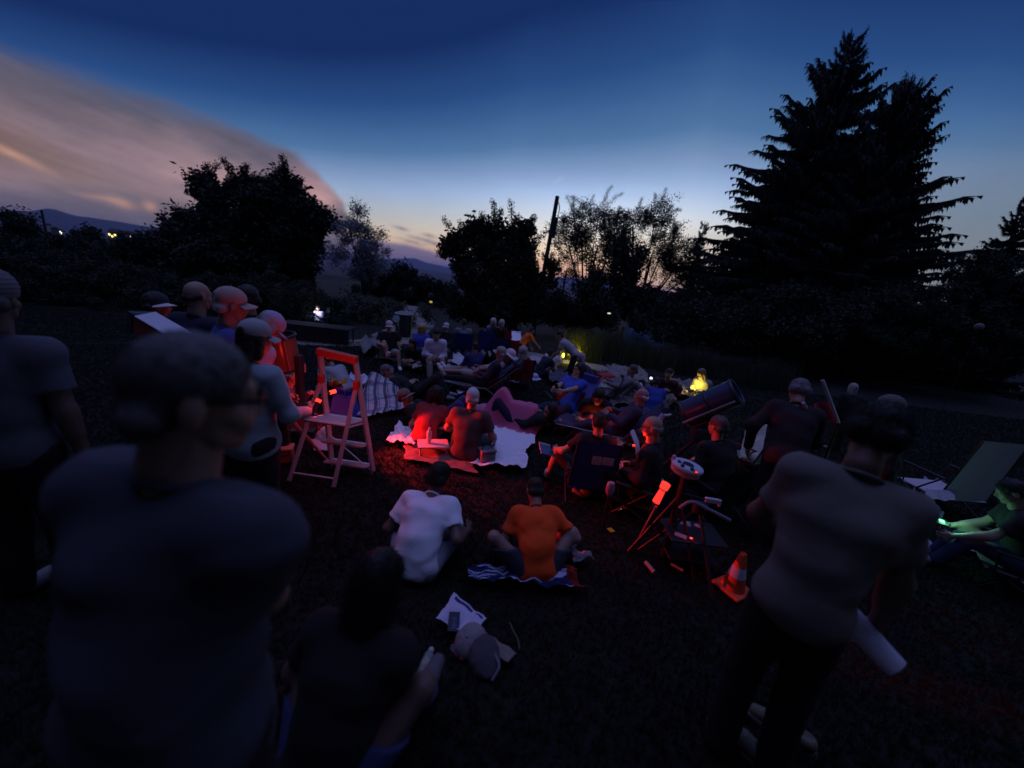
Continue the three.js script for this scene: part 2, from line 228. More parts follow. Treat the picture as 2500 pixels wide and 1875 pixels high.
// blobs: [px, py, rx, ry, leaves per m3 factor] at the tree's depth; shape sets the crown, limbs run from the foot to every blob
function broadleaf(name, label, category, depth, foot, blobs, o = {}) {
  const r = rng(o.seed ?? 7), base = P(foot[0], foot[1], depth); base.y = landHeight(base.x, base.z);
  const t = thing(name, label, category, base, 0, o.group), list = [], limbs = [];
  const dist = sight(foot[0], foot[1]).length() ; const px = depth / F * 1.02;
  blobs.forEach(([bx, by, rx, ry, den = 1, dz = 0], k) => {
    const fit = o.bare ? 1 : (o.fit ?? 0.86), c = P(bx, by + (o.drop ?? 0), depth + dz).sub(base), R = [rx * px * fit, ry * px * fit];
    const n = Math.max(6, Math.round(den * (o.density ?? 1) * 42 * R[0] * R[1] / (o.cell ?? 0.09)));
    // clumps first, then sprigs about every clump, so that the crown opens into gaps
    const per = o.per ?? 24, clumps = Math.max(3, Math.round(n / per));
    for (let i = 0; i < clumps; i++) {
      const a = r() * 6.28, zz = r() * 2 - 1, q = Math.cbrt(0.05 + 1.1 * r()), s = Math.sqrt(1 - zz * zz), x = c.x + Math.cos(a) * s * R[0] * q, y = c.y + zz * R[1] * q, z = c.z + Math.sin(a) * s * R[0] * 0.75 * q;
      const cr = (o.clump ?? 0.42) * (0.35 + 0.75 * r());
      for (let j = 0; j < per * 0.67; j++) { const g1 = (r() + r() + r() - 1.5) * cr, g2 = (r() + r() + r() - 1.5) * cr * 0.75, g3 = (r() + r() + r() - 1.5) * cr, yy = y + g2; if (yy + base.y < 0.05) continue; list.push(spin(r, x + g1, yy, z + g3, (0.7 + 0.7 * r()) * (o.leaf ?? 1))); }
      if (i % (o.twigs ?? 5) === 0 && q > 0.5) limbs.push(tube([c.clone().lerp(V(x, y, z), 0.1), c.clone().lerp(V(x, y, z), 0.55).add(V((r() - 0.5) * 0.3, 0.1, (r() - 0.5) * 0.3)), V(x, y, z)], 0.012 * (o.limb ?? 1), 6, 4));
    }
    for (let i = 0; i < Math.round((o.shoots ?? 0) * Math.sqrt(R[0] * R[1])); i++) { // loose shoots standing out of the crown
      const a = r() * 6.28, e = 0.15 + r() * 1.3, d = V(Math.cos(a) * Math.cos(e), Math.sin(e), Math.sin(a) * Math.cos(e) * 0.7), p = c.clone().add(V(d.x * R[0], d.y * R[1], d.z * R[0]).multiplyScalar(0.85)), L = (o.shoot ?? 1) * (0.4 + 0.8 * r()), pts = [];
      for (let q = 0; q <= 6; q++) { const s = q / 6; pts.push(p.clone().addScaledVector(d, L * s).add(V((r() - 0.5) * 0.06, L * (0.3 * s - 0.25 * s * s * s), (r() - 0.5) * 0.06))); for (let w = 0; w < 3; w++) { const b = pts[q]; list.push(spin(r, b.x + (r() - 0.5) * 0.12 * L, b.y + (r() - 0.5) * 0.12 * L, b.z + (r() - 0.5) * 0.1, (0.75 - 0.35 * s) * (o.leaf ?? 1))); } }
      limbs.push(tube(pts, 0.01 * (o.limb ?? 1), 8, 4));
    }
    if (o.bare) return;
    const w = clamp(R[0] * 0.06, 0.02, 0.12) * (o.limb ?? 1), knee = V(c.x * 0.35 + (r() - 0.5) * 0.3, Math.max(0.3, c.y * 0.5), c.z * 0.35);
    limbs.push(new THREE.TubeGeometry(new THREE.CatmullRomCurve3([V(0, 0.2, 0), knee, c.clone().lerp(knee, 0.3), c]), 14, w, 6));
  });
  if (!o.bare) { const top = o.trunk ?? 1.6; limbs.push(new THREE.CylinderGeometry((o.girth ?? 0.16) * 0.7, (o.girth ?? 0.16) * 1.25, top, 10, 3).translate(0, top / 2 - 0.1, 0)); }
  if (limbs.length) { if (o.bare) limbs.forEach((l) => part('stem', l, o.bark ?? BARK, t)); else part('trunk', limbs, o.bark ?? BARK, t); }
  scatter(o.bare ? 'foliage' : 'crown', o.sprig ?? SPRIG.mid, o.color ?? leafMat(0.022, 0.03, 0.016), list, t);
  return t;
}
// spruce: whorls of boughs that sag and lift at the tip, hung with twigs
function frondGeo(seed, hang) {
  const r = rng(seed), pos = [], idx = [], tri = (a, b, c) => { const k = pos.length / 3; for (const p of [a, b, c]) pos.push(p.x, p.y, p.z); idx.push(k, k + 1, k + 2); };
  const axis = (t) => V(t, -0.22 * Math.sin(t * Math.PI * 0.8) + 0.16 * t * t * t, 0);
  for (let i = 0; i < 12; i++) { const a = axis(i / 12), b = axis((i + 1) / 12), w = 0.022 * (1 - i / 14); tri(V(a.x, a.y, -w), V(a.x, a.y, w), b); tri(V(a.x, a.y - w, 0), V(a.x, a.y + w, 0), b); }
  for (let i = 0; i < 46; i++) {
    const t = 0.08 + 0.9 * (i / 46), a = axis(t), side = (i % 2 ? 1 : -1) * (0.35 + r()), L = (0.14 + 0.28 * r()) * (1 - 0.5 * t) * hang, sp = (0.16 + 0.16 * r()) * (1 - 0.6 * t);
    const e = V(a.x + 0.12 + 0.06 * r(), a.y - 0.03 * r(), a.z + side * sp * 0.8); const w = 0.018 + 0.012 * r();
    tri(V(a.x - w, a.y, a.z), V(a.x + w, a.y + w, a.z), e); tri(V(a.x, a.y - w, a.z), V(a.x, a.y + w, a.z), e);
    const m = a.clone().lerp(e, 0.3 + 0.6 * r()); tri(V(m.x - w, m.y, m.z - w), V(m.x + w, m.y, m.z + w), V(m.x + 0.02, m.y - L, m.z)); tri(V(m.x, m.y, m.z - w), V(m.x, m.y + 0.01, m.z + w), V(m.x + 0.03 * r(), m.y - L * 0.8, m.z + 0.03 * (r() - 0.5)));
    const m2 = a.clone().add(V(0.01, 0, 0)); tri(V(m2.x - w * 1.1, m2.y, m2.z), V(m2.x + w * 1.1, m2.y, m2.z), V(m2.x + 0.03 * r(), m2.y - L * 1.05, m2.z + 0.04 * (r() - 0.5)));
  }
  const g = new THREE.BufferGeometry(); g.setAttribute('position', new THREE.Float32BufferAttribute(pos, 3)); g.setAttribute('uv', new THREE.Float32BufferAttribute(new Float32Array(pos.length / 3 * 2), 2)); g.setIndex(idx); g.computeVertexNormals(); return g;
}
const FROND = [frondGeo(1, 1), frondGeo(2, 1.25)];
function spruce(label, foot, top, width, o = {}) { // foot, top: ground point and tip
  const r = rng(o.seed ?? 3), t = thing('spruce_tree', label, 'tree', foot, 0), h = top.y - foot.y, leanX = top.x - foot.x, leanZ = top.z - foot.z, lists = [[], []];
  part('trunk', new THREE.CylinderGeometry(0.02, h * 0.016, h, 10, 6).applyMatrix4(new THREE.Matrix4().makeShear(0, 0, leanX / h, leanZ / h, 0, 0)).translate(leanX / 2, h / 2, leanZ / 2), BARK, t);
  const rows = o.rows ?? 46;
  for (let k = 0; k < rows; k++) {
    const s = 1 - (k + 0.6) / rows, y = h * (0.03 + 0.97 * Math.pow(k / rows, 0.92)), reach = width * Math.pow(Math.max(0.02, 1 - y / h), o.curve ?? 0.78) * (0.78 + 0.42 * r()), n = Math.round((o.n ?? 5) + 4 * s);
    for (let i = 0; i < n; i++) {
      const a = (i + r() * 0.9) / n * 6.28 + k, L = Math.max(0.35, reach * (0.68 + 0.38 * r())), up = mix(-0.12, 0.95, Math.pow(y / h, 5)) + (r() - 0.5) * 0.22;
      if (r() < 0.06) continue;
      for (let f = 0; f < 2; f++) { const q = new THREE.Matrix4().makeRotationFromEuler(new THREE.Euler((r() - 0.5) * 0.5, a + f * 0.16 * (r() - 0.5), up - f * 0.05, 'YZX')); const wd = Math.min(1.5, L) * (o.fat ?? 1); q.scale(V(L * (1 - f * 0.3), Math.max(0.5, wd * 0.85), wd)); q.setPosition(leanX * y / h, y + (r() - 0.5) * 0.3, leanZ * y / h); lists[f].push(q); }
    }
  }
  const c = new THREE.Group();
  scatter('crown', FROND[0], leafMat(0.018, 0.024, 0.016), lists[0], t); scatter('crown', FROND[1], leafMat(0.018, 0.024, 0.016), lists[1], t);
  return t;
}
const ground = (p) => V(p.x, landHeight(p.x, p.z), p.z);
{
  const a = P(2085, 82, 21), b = P(2212, 205, 19);
  spruce('tall dark spruce with a bushy leaning top, the taller of the pair at right', ground(V(a.x - 0.2, 0, a.z)), a, 6.4, { seed: 3, rows: 46, curve: 0.72 });
  spruce('dark spruce with a pointed top, the shorter of the pair, right of the tallest tree', ground(V(b.x - 0.1, 0, b.z)), b, 5.2, { seed: 8, rows: 48, n: 6, curve: 0.62 });
  const c = P(2520, 470, 17); spruce('dark spruce cut by the right edge of the view', ground(c), c, 2.7, { seed: 12, rows: 26 });
  const d = P(1722, 540, 30); spruce('slim young spruce with thin boughs left of the big pair', ground(d), d, 2.1, { seed: 14, rows: 20, fat: 0.8 });
}
broadleaf('shade_tree', 'large dense dark broadleaf tree standing against the pink cloud', 'tree', 21, [600, 800], [[585, 510, 92, 92, 1.2], [655, 510, 88, 86, 1.2], [525, 470, 46, 40], [500, 425, 14, 24, 1.2], [588, 420, 32, 32, 1.1], [650, 440, 40, 26], [706, 435, 32, 40], [728, 520, 66, 70, 1.2], [478, 560, 80, 52, 1.1], [442, 520, 34, 34], [415, 575, 34, 30], [580, 620, 160, 110, 1.2], [690, 630, 80, 110, 1.2], [770, 490, 22, 22, 0.6], [800, 505, 22, 24, 0.5], [775, 580, 36, 50, 0.6], [430, 620, 66, 70, 1.2], [600, 720, 170, 90, 1.2]], { seed: 21, sprig: SPRIG.big, cell: 0.14, girth: 0.28, clump: 0.5, shoots: 5, shoot: 0.8, limb: 1.2, fit: 0.82, drop: 30 });
broadleaf('olive_tree', 'pale grey leaved loose tree right of the large dense tree', 'tree', 19, [892, 740], [[892, 600, 48, 50, 0.8], [852, 560, 24, 26, 0.6], [872, 540, 14, 26, 0.6], [918, 620, 28, 40, 0.7], [860, 640, 50, 40, 0.9], [905, 660, 34, 34, 0.9]], { seed: 22, sprig: SPRIG.fine, color: leafMat(0.24, 0.25, 0.25), cell: 0.1, girth: 0.1, drop: -6, fit: 1 });
broadleaf('round_shrub', 'broad dark rounded shrub below the middle hills', 'shrub', 26, [985, 760], [[985, 700, 72, 50, 1.2], [945, 690, 44, 40, 1.1], [1045, 718, 52, 40, 1.2], [975, 662, 40, 18], [1090, 730, 40, 40], [900, 720, 50, 40]], { seed: 23, sprig: SPRIG.mid, cell: 0.11, girth: 0.1 });
broadleaf('vine_tree', 'dark leafy tree with loose shoots in front of the leaning pole', 'tree', 15, [1215, 800], [[1220, 625, 100, 84, 1.2], [1180, 570, 60, 42, 0.9], [1270, 580, 50, 46, 0.9], [1140, 690, 50, 64, 1.1], [1292, 690, 46, 72, 1.1], [1215, 720, 110, 60, 1.2], [1160, 522, 12, 20, 0.8], [1212, 528, 14, 26, 0.8], [1252, 534, 22, 14, 0.7], [1284, 520, 20, 8, 0.7], [1100, 575, 26, 14, 0.6], [1122, 556, 24, 12, 0.6], [1120, 600, 24, 26, 0.5], [1340, 640, 20, 46, 0.8]], { seed: 24, sprig: SPRIG.mid, cell: 0.066, clump: 0.26, girth: 0.14, shoots: 7, shoot: 0.8, fit: 0.8, drop: 40, color: leafMat(0.022, 0.032, 0.014) });
broadleaf('locust_tree', 'airy forked tree with thin leaves right beside the leaning pole', 'tree', 22, [1425, 770], [[1420, 545, 52, 42, 0.42], [1462, 505, 22, 30, 0.6], [1436, 495, 16, 18, 0.5], [1388, 580, 44, 40, 0.4], [1460, 580, 44, 50, 0.42], [1370, 540, 16, 30, 0.4], [1400, 510, 24, 20, 0.35], [1490, 560, 34, 40, 0.4], [1480, 620, 46, 40, 0.4], [1400, 630, 50, 36, 0.3]], { seed: 25, drop: 18, sprig: SPRIG.fine, cell: 0.062, clump: 0.42, per: 10, trunk: 2.0, girth: 0.11, twigs: 5, limb: 0.8, shoots: 3, shoot: 0.9, leaf: 1 });
broadleaf('locust_tree', 'airy thin leaved tree between the forked tree and the slim spruce', 'tree', 23, [1550, 770], [[1545, 535, 46, 46, 0.5], [1600, 515, 30, 36, 0.5], [1625, 505, 18, 36, 0.45], [1625, 575, 38, 44, 0.5], [1520, 600, 50, 46, 0.45], [1590, 610, 60, 40, 0.4], [1505, 520, 24, 24, 0.4], [1645, 560, 22, 20, 0.4], [1665, 610, 40, 40, 0.45], [1690, 650, 40, 34, 0.4], [1640, 650, 50, 34, 0.5], [1700, 585, 16, 26, 0.3]], { seed: 26, drop: 18, sprig: SPRIG.fine, cell: 0.066, clump: 0.42, per: 10, twigs: 5, limb: 0.8, shoots: 3, shoot: 0.9, leaf: 1 });
const HEDGE = [
  ['dark_shrub', 'dense dark bush under the forks of the airy trees', 20, [1525, 790], [[1525, 660, 36, 58, 1.2], [1480, 710, 70, 40, 1.2], [1560, 748, 70, 40, 1.2]]],
  ['dark_shrub', 'low dark bush right of the leaning pole foot', 17, [1410, 790], [[1430, 722, 36, 28, 1.2], [1390, 750, 70, 40, 1.2], [1350, 755, 44, 36, 1.2], [1450, 765, 70, 40, 1.2]]],
  ['dark_shrub', 'ragged dark bush with sunset showing through, below the slim spruce', 26, [1720, 800], [[1690, 690, 60, 34, 0.3], [1750, 680, 44, 40, 0.4], [1660, 750, 80, 30, 1.0], [1790, 715, 80, 44, 0.7], [1700, 765, 110, 40, 1.2]]],
  ['dark_shrub', 'long dark thicket at the foot of the two tall spruces', 15, [1900, 860], [[1640, 795, 90, 46, 1.2], [1760, 790, 110, 56, 1.2], [1900, 790, 120, 80, 1.2], [2040, 800, 120, 80, 1.2]]],
  ['dark_shrub', 'dark thicket right of the two tall spruces', 14, [2300, 900], [[2180, 790, 120, 90, 1.2], [2320, 800, 120, 100, 1.2], [2440, 800, 110, 110, 1.2], [2390, 650, 44, 46, 0.8], [2430, 690, 80, 60, 1.1]]],
  ['dark_shrub', 'dark round tree crown on the far left skyline', 24, [40, 640], [[40, 552, 42, 34, 1.2], [20, 600, 80, 40, 1.2], [90, 620, 90, 40, 1.2]]],
  ['dark_shrub', 'low dark crown on the left skyline above the small lights', 22, [200, 660], [[200, 575, 30, 18, 1.2], [190, 610, 60, 26, 1.2], [250, 640, 80, 36, 1.2]]],
  ['dark_shrub', 'dark crown left of the large dense tree', 20, [350, 680], [[335, 590, 26, 18, 1.1], [365, 610, 50, 24, 1.2], [330, 650, 80, 40, 1.2]]],
  ['dark_hedge', 'long dark hedge behind the people at far left', 12.6, [120, 840], [[-60, 690, 140, 90, 1.2], [110, 700, 130, 80, 1.2], [280, 710, 120, 70, 1.2], [60, 780, 160, 60, 1.2], [250, 790, 150, 50, 1.2]]],
  ['dark_hedge', 'dark hedge behind the bald head, under the large dense tree', 14, [540, 830], [[420, 730, 110, 60, 1.2], [560, 740, 110, 60, 1.2], [680, 730, 90, 54, 1.2], [620, 790, 150, 36, 1.2], [780, 760, 70, 40, 1.0]]],
];
for (const [n, l, d, f, b] of HEDGE) broadleaf(n, l, n.endsWith('hedge') ? 'hedge' : 'shrub', d, f, b, { seed: f[0] + 3, sprig: d < 14.5 ? SPRIG.small : SPRIG.mid, cell: d < 14.5 ? 0.035 : 0.09, bare: true, clump: d < 14.5 ? 0.2 : 0.38 });
broadleaf('meadow_shrub', 'greyish green soft shrub behind the man in black with the white cap', 'shrub', 15.5, [880, 800], [[880, 765, 60, 40, 1.1], [940, 775, 60, 40, 1.1], [1010, 770, 44, 26, 0.9]], { seed: 71, sprig: SPRIG.small, cell: 0.04, bare: true, clump: 0.2, color: leafMat(0.085, 0.1, 0.06) });
// leaning pole with its box, and a far thin post
{
  const top = P(1361, 479, 17), foot = V(P(1330, 700, 17).x - 0.25, 0, P(1330, 700, 17).z); foot.y = landHeight(foot.x, foot.z);
  const t = thing('utility_pole', 'dark wooden pole leaning right with a box on it, behind the vine tree', 'pole', foot), d = top.clone().sub(foot);
  part('post', bar(V(0, 0, 0), d, 0.1, 0.08, 12), stuffOf('rough', 0.03, 0.027, 0.025), t);
  const at = P(1352, 556, 17).sub(foot), ax = d.clone().normalize();
  part('transformer_box', [beam(at.clone().addScaledVector(ax, -0.4), at.clone().addScaledVector(ax, 0.4), 0.22, 0.22)], stuffOf('rough', 0.035, 0.033, 0.033), t);
  part('bracket', [tube([d.clone().multiplyScalar(0.985), P(1366, 505, 17).sub(foot), P(1362, 530, 17).sub(foot)], 0.018)], BARK, t);
  const p2 = P(1383, 660, 30), f2 = V(p2.x - 0.1, landHeight(p2.x, p2.z), p2.z), t2 = thing('thin_post', 'thin dark post seen small in the gap right of the vine tree', 'post', f2);
  part('shaft', bar(V(0, 0, 0), p2.clone().sub(f2), 0.09, 0.07), BARK, t2); part('cross_arm', bar(p2.clone().sub(f2).add(V(-0.25, -0.9, 0)), p2.clone().sub(f2).add(V(0.25, -0.85, 0)), 0.04), BARK, t2);
  const p3 = P(101, 513, 26), f3 = V(p3.x + 0.05, landHeight(p3.x, p3.z), p3.z), t3 = thing('thin_post', 'thin dark mast on the far left skyline beside the round crown', 'post', f3); part('shaft', bar(V(0, 0, 0), p3.clone().sub(f3), 0.09, 0.06), BARK, t3);
}
// small lit houses of the far town at left
{
  const list = [[283, 574, 'with two pale yellow windows'], [300, 577, 'with one bright yellow window'], [318, 578, 'with a white and a yellow window'], [332, 579, 'with a row of warm windows'], [345, 582, 'with an amber window'], [292, 600, 'low down, with a bright window'], [262, 594, 'low at left, with a small window'], [138, 565, 'with a yellow window under the mast'], [120, 556, 'with a long pale wall by the mast'], [180, 571, 'with a small white window'], [345, 594, 'with a small window right of the low one']];
  list.forEach(([px, py, say], i) => {
    const depth = 330 + 14 * i, p = P(px, py, depth), y = p.y - 4, t = thing('town_house', 'tiny far town house ' + say, 'house', V(p.x, y, p.z), i * 0.3, 'lit houses of the far town');
    const s = i === 8 ? 22 : 7; part('wall', block(s, 6.5, 6, 0, 3.2, 0, 0.05), i === 8 ? stuffOf('rough', 0.5, 0.42, 0.36) : stuffOf('rough', 0.12, 0.11, 0.1), t);
    const sh = new THREE.Shape([new THREE.Vector2(-3.6, 0), new THREE.Vector2(3.6, 0), new THREE.Vector2(0, 2.4)]); part('roof', new THREE.ExtrudeGeometry(sh, { depth: s + 0.8, bevelEnabled: false }).translate(0, 6.46, -(s + 0.8) / 2).rotateY(Math.PI / 2), stuffOf('rough', 0.05, 0.045, 0.045), t);
    const hot = [[1, 0.75, 0.2], [1, 0.85, 0.3], [1, 0.95, 0.75], [1, 0.6, 0.2], [1, 0.5, 0.15]][i % 5], n = i === 3 || i === 0 ? 3 : 1 + (i % 2);
    for (let k = 0; k < n; k++) part('window', block(1.5, 1.3, 0.2, (k - (n - 1) / 2) * 2.3, 4 - (k % 2) * 1.2, 3.08, 0.02), glow(...hot, i === 8 ? 0.6 : 2.6), t);
    part('pier', block(s, 60, 5.5, 0, -29.9, 0, 0.05), stuffOf('rough', 0.04, 0.045, 0.03), t);
  });
}

// unseen trees added behind the camera to block sky light on the near lawn
[[-10, 6, 14, 6, 'left'], [-3, 8.2, 16.5, 6.2, 'left of the middle'], [4.5, 7.8, 16, 6.2, 'right of the middle'], [11.5, 5.5, 14, 6, 'right'], [-15.5, -1.5, 9, 4.4, 'far left']].forEach(([x, z, h, R, say], i) => {
  const r = rng(300 + i), t = thing('shade_tree', 'added unseen broadleaf tree blocking sky light behind the viewer, ' + say, 'tree', V(x, landHeight(x, z), z)), list = [];
  part('trunk', [new THREE.CylinderGeometry(0.16, 0.3, h * 0.6, 10, 4).translate(0, h * 0.3, 0), ...[0, 1, 2, 3, 4].map((k) => tube([V(0, h * 0.4, 0), V(Math.sin(k * 1.3) * R * 0.3, h * 0.55, Math.cos(k * 1.3) * R * 0.3), V(Math.sin(k * 1.3) * R * 0.7, h * 0.72, Math.cos(k * 1.3) * R * 0.7)], 0.08))], BARK, t);
  for (let k = 0; k < 620; k++) { const a = r() * 6.28, zz = r() * 2 - 1, q = Math.cbrt(0.1 + 0.9 * r()), s = Math.sqrt(1 - zz * zz), cx = Math.cos(a) * s * R * q, cy = h * 0.58 + zz * h * 0.42 * q, cz = Math.sin(a) * s * R * q; for (let j = 0; j < 9; j++) list.push(spin(r, cx + (r() - 0.5) * 1.5, cy + (r() - 0.5) * 1.3, cz + (r() - 0.5) * 1.5, 2 + r())); }
  scatter('crown', SPRIG.big, leafMat(0.022, 0.03, 0.016), list, t);
});
// ---------------------------------------------------------------- bodies: a distance field of tapered bones, meshed as one surface
function surface(prims, cell, o = {}) {
  const k = o.k ?? 0.03, N = prims.length, A = new Float64Array(N * 14), lo = [1e9, 1e9, 1e9], hi = [-1e9, -1e9, -1e9];
  prims.forEach((p, i) => {
    const a = p.a, b = p.b ?? p.a, ra = p.ra, rb = p.rb ?? p.ra, s = p.s ?? [1, 1, 1], R = Math.max(ra, rb);
    const ab = b.clone().sub(a); A.set([a.x, a.y, a.z, ab.x, ab.y, ab.z, Math.max(1e-9, ab.lengthSq()), ra, rb, s[0], s[1], s[2], p.flat ? 1 : 0, p.sub ? 1 : 0], i * 14);
    if (!p.sub) for (const v of [a, b]) ['x', 'y', 'z'].forEach((c, j) => { lo[j] = Math.min(lo[j], v[c] - R * s[j]); hi[j] = Math.max(hi[j], v[c] + R * s[j]); });
  });
  const pad = cell * 2 + (o.grow ?? 0); for (let j = 0; j < 3; j++) { lo[j] -= pad; hi[j] += pad; }
  const n = [0, 1, 2].map((j) => Math.max(3, Math.ceil((hi[j] - lo[j]) / cell) + 1)), [nx, ny, nz] = n, mod = o.mod;
  function field(x, y, z) {
    let d = 1e3;
    for (let i = 0, q = 0; i < N; i++, q += 14) {
      const px = x - A[q], py = y - A[q + 1], pz = z - A[q + 2], bx = A[q + 3], by = A[q + 4], bz = A[q + 5];
      let t = (px * bx + py * by + pz * bz) / A[q + 6]; const raw = t; t = t < 0 ? 0 : t > 1 ? 1 : t;
      const s0 = A[q + 9], s1 = A[q + 10], s2 = A[q + 11], dx = (px - bx * t) / s0, dy = (py - by * t) / s1, dz = (pz - bz * t) / s2, sm = Math.min(s0, s1, s2) > 0.999 ? 1 : (s0 + s1 + s2) / 3;
      let e = (Math.sqrt(dx * dx + dy * dy + dz * dz) - (A[q + 7] + (A[q + 8] - A[q + 7]) * t)) * Math.min(1, sm);
      if (A[q + 12]) e = Math.max(e, (raw - 1) * Math.sqrt(A[q + 6]));
      if (A[q + 13]) { d = Math.max(d, -e); continue; }
      const h = k - Math.abs(d - e); d = Math.min(d, e) - (h > 0 ? (h * h) / (4 * k) : 0);
    }
    return mod ? mod(d, x, y, z) : d;
  }
  const val = new Float32Array(nx * ny * nz).fill(9), B = 4, diag = cell * B * 0.87 + 0.012;
  for (let K = 0; K < nz; K += B) for (let J = 0; J < ny; J += B) for (let I = 0; I < nx; I += B) {
    const c = field(lo[0] + (I + B / 2) * cell, lo[1] + (J + B / 2) * cell, lo[2] + (K + B / 2) * cell), full = Math.abs(c) < diag * 1.3;
    for (let z = K; z < Math.min(nz, K + B); z++) for (let y = J; y < Math.min(ny, J + B); y++) for (let x = I; x < Math.min(nx, I + B); x++) val[(z * ny + y) * nx + x] = full ? field(lo[0] + x * cell, lo[1] + y * cell, lo[2] + z * cell) : c;
  }
  const pos = [], idx = [], id = new Int32Array(nx * ny * nz).fill(-1), sx = 1, sy = nx, sz = nx * ny;
  const edges = [[0, 1], [2, 3], [4, 5], [6, 7], [0, 2], [1, 3], [4, 6], [5, 7], [0, 4], [1, 5], [2, 6], [3, 7]], off = [0, sx, sy, sx + sy, sz, sz + sx, sz + sy, sz + sx + sy];
  for (let z = 0; z < nz - 1; z++) for (let y = 0; y < ny - 1; y++) for (let x = 0; x < nx - 1; x++) {
    const p = (z * ny + y) * nx + x; let m = 0; for (let c = 0; c < 8; c++) if (val[p + off[c]] < 0) m |= 1 << c;
    if (m === 0 || m === 255) continue;
    let c = 0, vx = 0, vy = 0, vz = 0;
    for (const [a, b] of edges) { const va = val[p + off[a]], vb = val[p + off[b]]; if (va < 0 === vb < 0) continue; const t = va / (va - vb); vx += mix(a & 1, b & 1, t); vy += mix((a >> 1) & 1, (b >> 1) & 1, t); vz += mix((a >> 2) & 1, (b >> 2) & 1, t); c++; }
    id[p] = pos.length / 3; pos.push(lo[0] + (x + vx / c) * cell, lo[1] + (y + vy / c) * cell, lo[2] + (z + vz / c) * cell);
  }
  for (let z = 1; z < nz - 1; z++) for (let y = 1; y < ny - 1; y++) for (let x = 1; x < nx - 1; x++) {
    const p = (z * ny + y) * nx + x, v = val[p] < 0;
    for (const [st, u, w] of [[sx, sy, sz], [sy, sz, sx], [sz, sx, sy]]) {
      if (v === val[p + st] < 0) continue;
      const a = id[p], b = id[p - u], c = id[p - u - w], d = id[p - w]; if (a < 0 || b < 0 || c < 0 || d < 0) continue;
      if (v) idx.push(a, b, c, a, c, d); else idx.push(a, c, b, a, d, c);
    }
  }
  const g = new THREE.BufferGeometry(); g.setAttribute('position', new THREE.Float32BufferAttribute(pos, 3)); g.setIndex(idx); g.computeVertexNormals();
  const uv = new Float32Array(pos.length / 3 * 2); for (let i = 0; i < pos.length / 3; i++) { uv[i * 2] = pos[i * 3] + 0.6 * pos[i * 3 + 2]; uv[i * 2 + 1] = pos[i * 3 + 1] + 0.35 * pos[i * 3 + 2]; }
  g.setAttribute('uv', new THREE.BufferAttribute(uv, 2)); return g;
}
const cap = (a, b, ra, rb = ra, x = {}) => ({ a, b, ra, rb, ...x }), egg = (x, y, z, rx, ry, rz, e = {}) => { const m = Math.max(rx, ry, rz); return { a: V(x, y, z), ra: m, s: [rx / m, ry / m, rz / m], ...e }; };
// ---- heads and hair in head space: centre at the eyes' height, facing -z, right is +x
const once = {}; const keep = (key, make) => once[key] ??= make();
function headGeo(cell) {
  return keep('head' + cell, () => surface([
    egg(0, 0.03, 0.012, 0.076, 0.088, 0.096), egg(0, -0.03, -0.022, 0.064, 0.082, 0.066), cap(V(-0.034, -0.075, -0.03), V(0, -0.098, -0.066), 0.026, 0.02), cap(V(0.034, -0.075, -0.03), V(0, -0.098, -0.066), 0.026, 0.02),
    cap(V(-0.034, 0.022, -0.074), V(0.034, 0.022, -0.074), 0.014), egg(-0.031, 0, -0.098, 0.015, 0.011, 0.022, { sub: 1 }), egg(0.031, 0, -0.098, 0.015, 0.011, 0.022, { sub: 1 }),
    egg(-0.031, 0.001, -0.074, 0.013, 0.012, 0.013), egg(0.031, 0.001, -0.074, 0.013, 0.012, 0.013), cap(V(0, 0.008, -0.088), V(0, -0.032, -0.106), 0.008, 0.013), cap(V(-0.012, -0.037, -0.092), V(0.012, -0.037, -0.092), 0.009),
    cap(V(-0.02, -0.06, -0.083), V(0.02, -0.06, -0.083), 0.008), cap(V(-0.016, -0.069, -0.082), V(0.016, -0.069, -0.082), 0.009), cap(V(-0.046, -0.03, -0.055), V(-0.03, -0.05, -0.07), 0.02), cap(V(0.046, -0.03, -0.055), V(0.03, -0.05, -0.07), 0.02),
    egg(-0.079, -0.012, 0.018, 0.011, 0.032, 0.02), egg(0.079, -0.012, 0.018, 0.011, 0.032, 0.02),
    cap(V(0, -0.05, 0.02), V(0, -0.14, 0.03), 0.052, 0.055),
  ], cell, { k: 0.018 }));
}
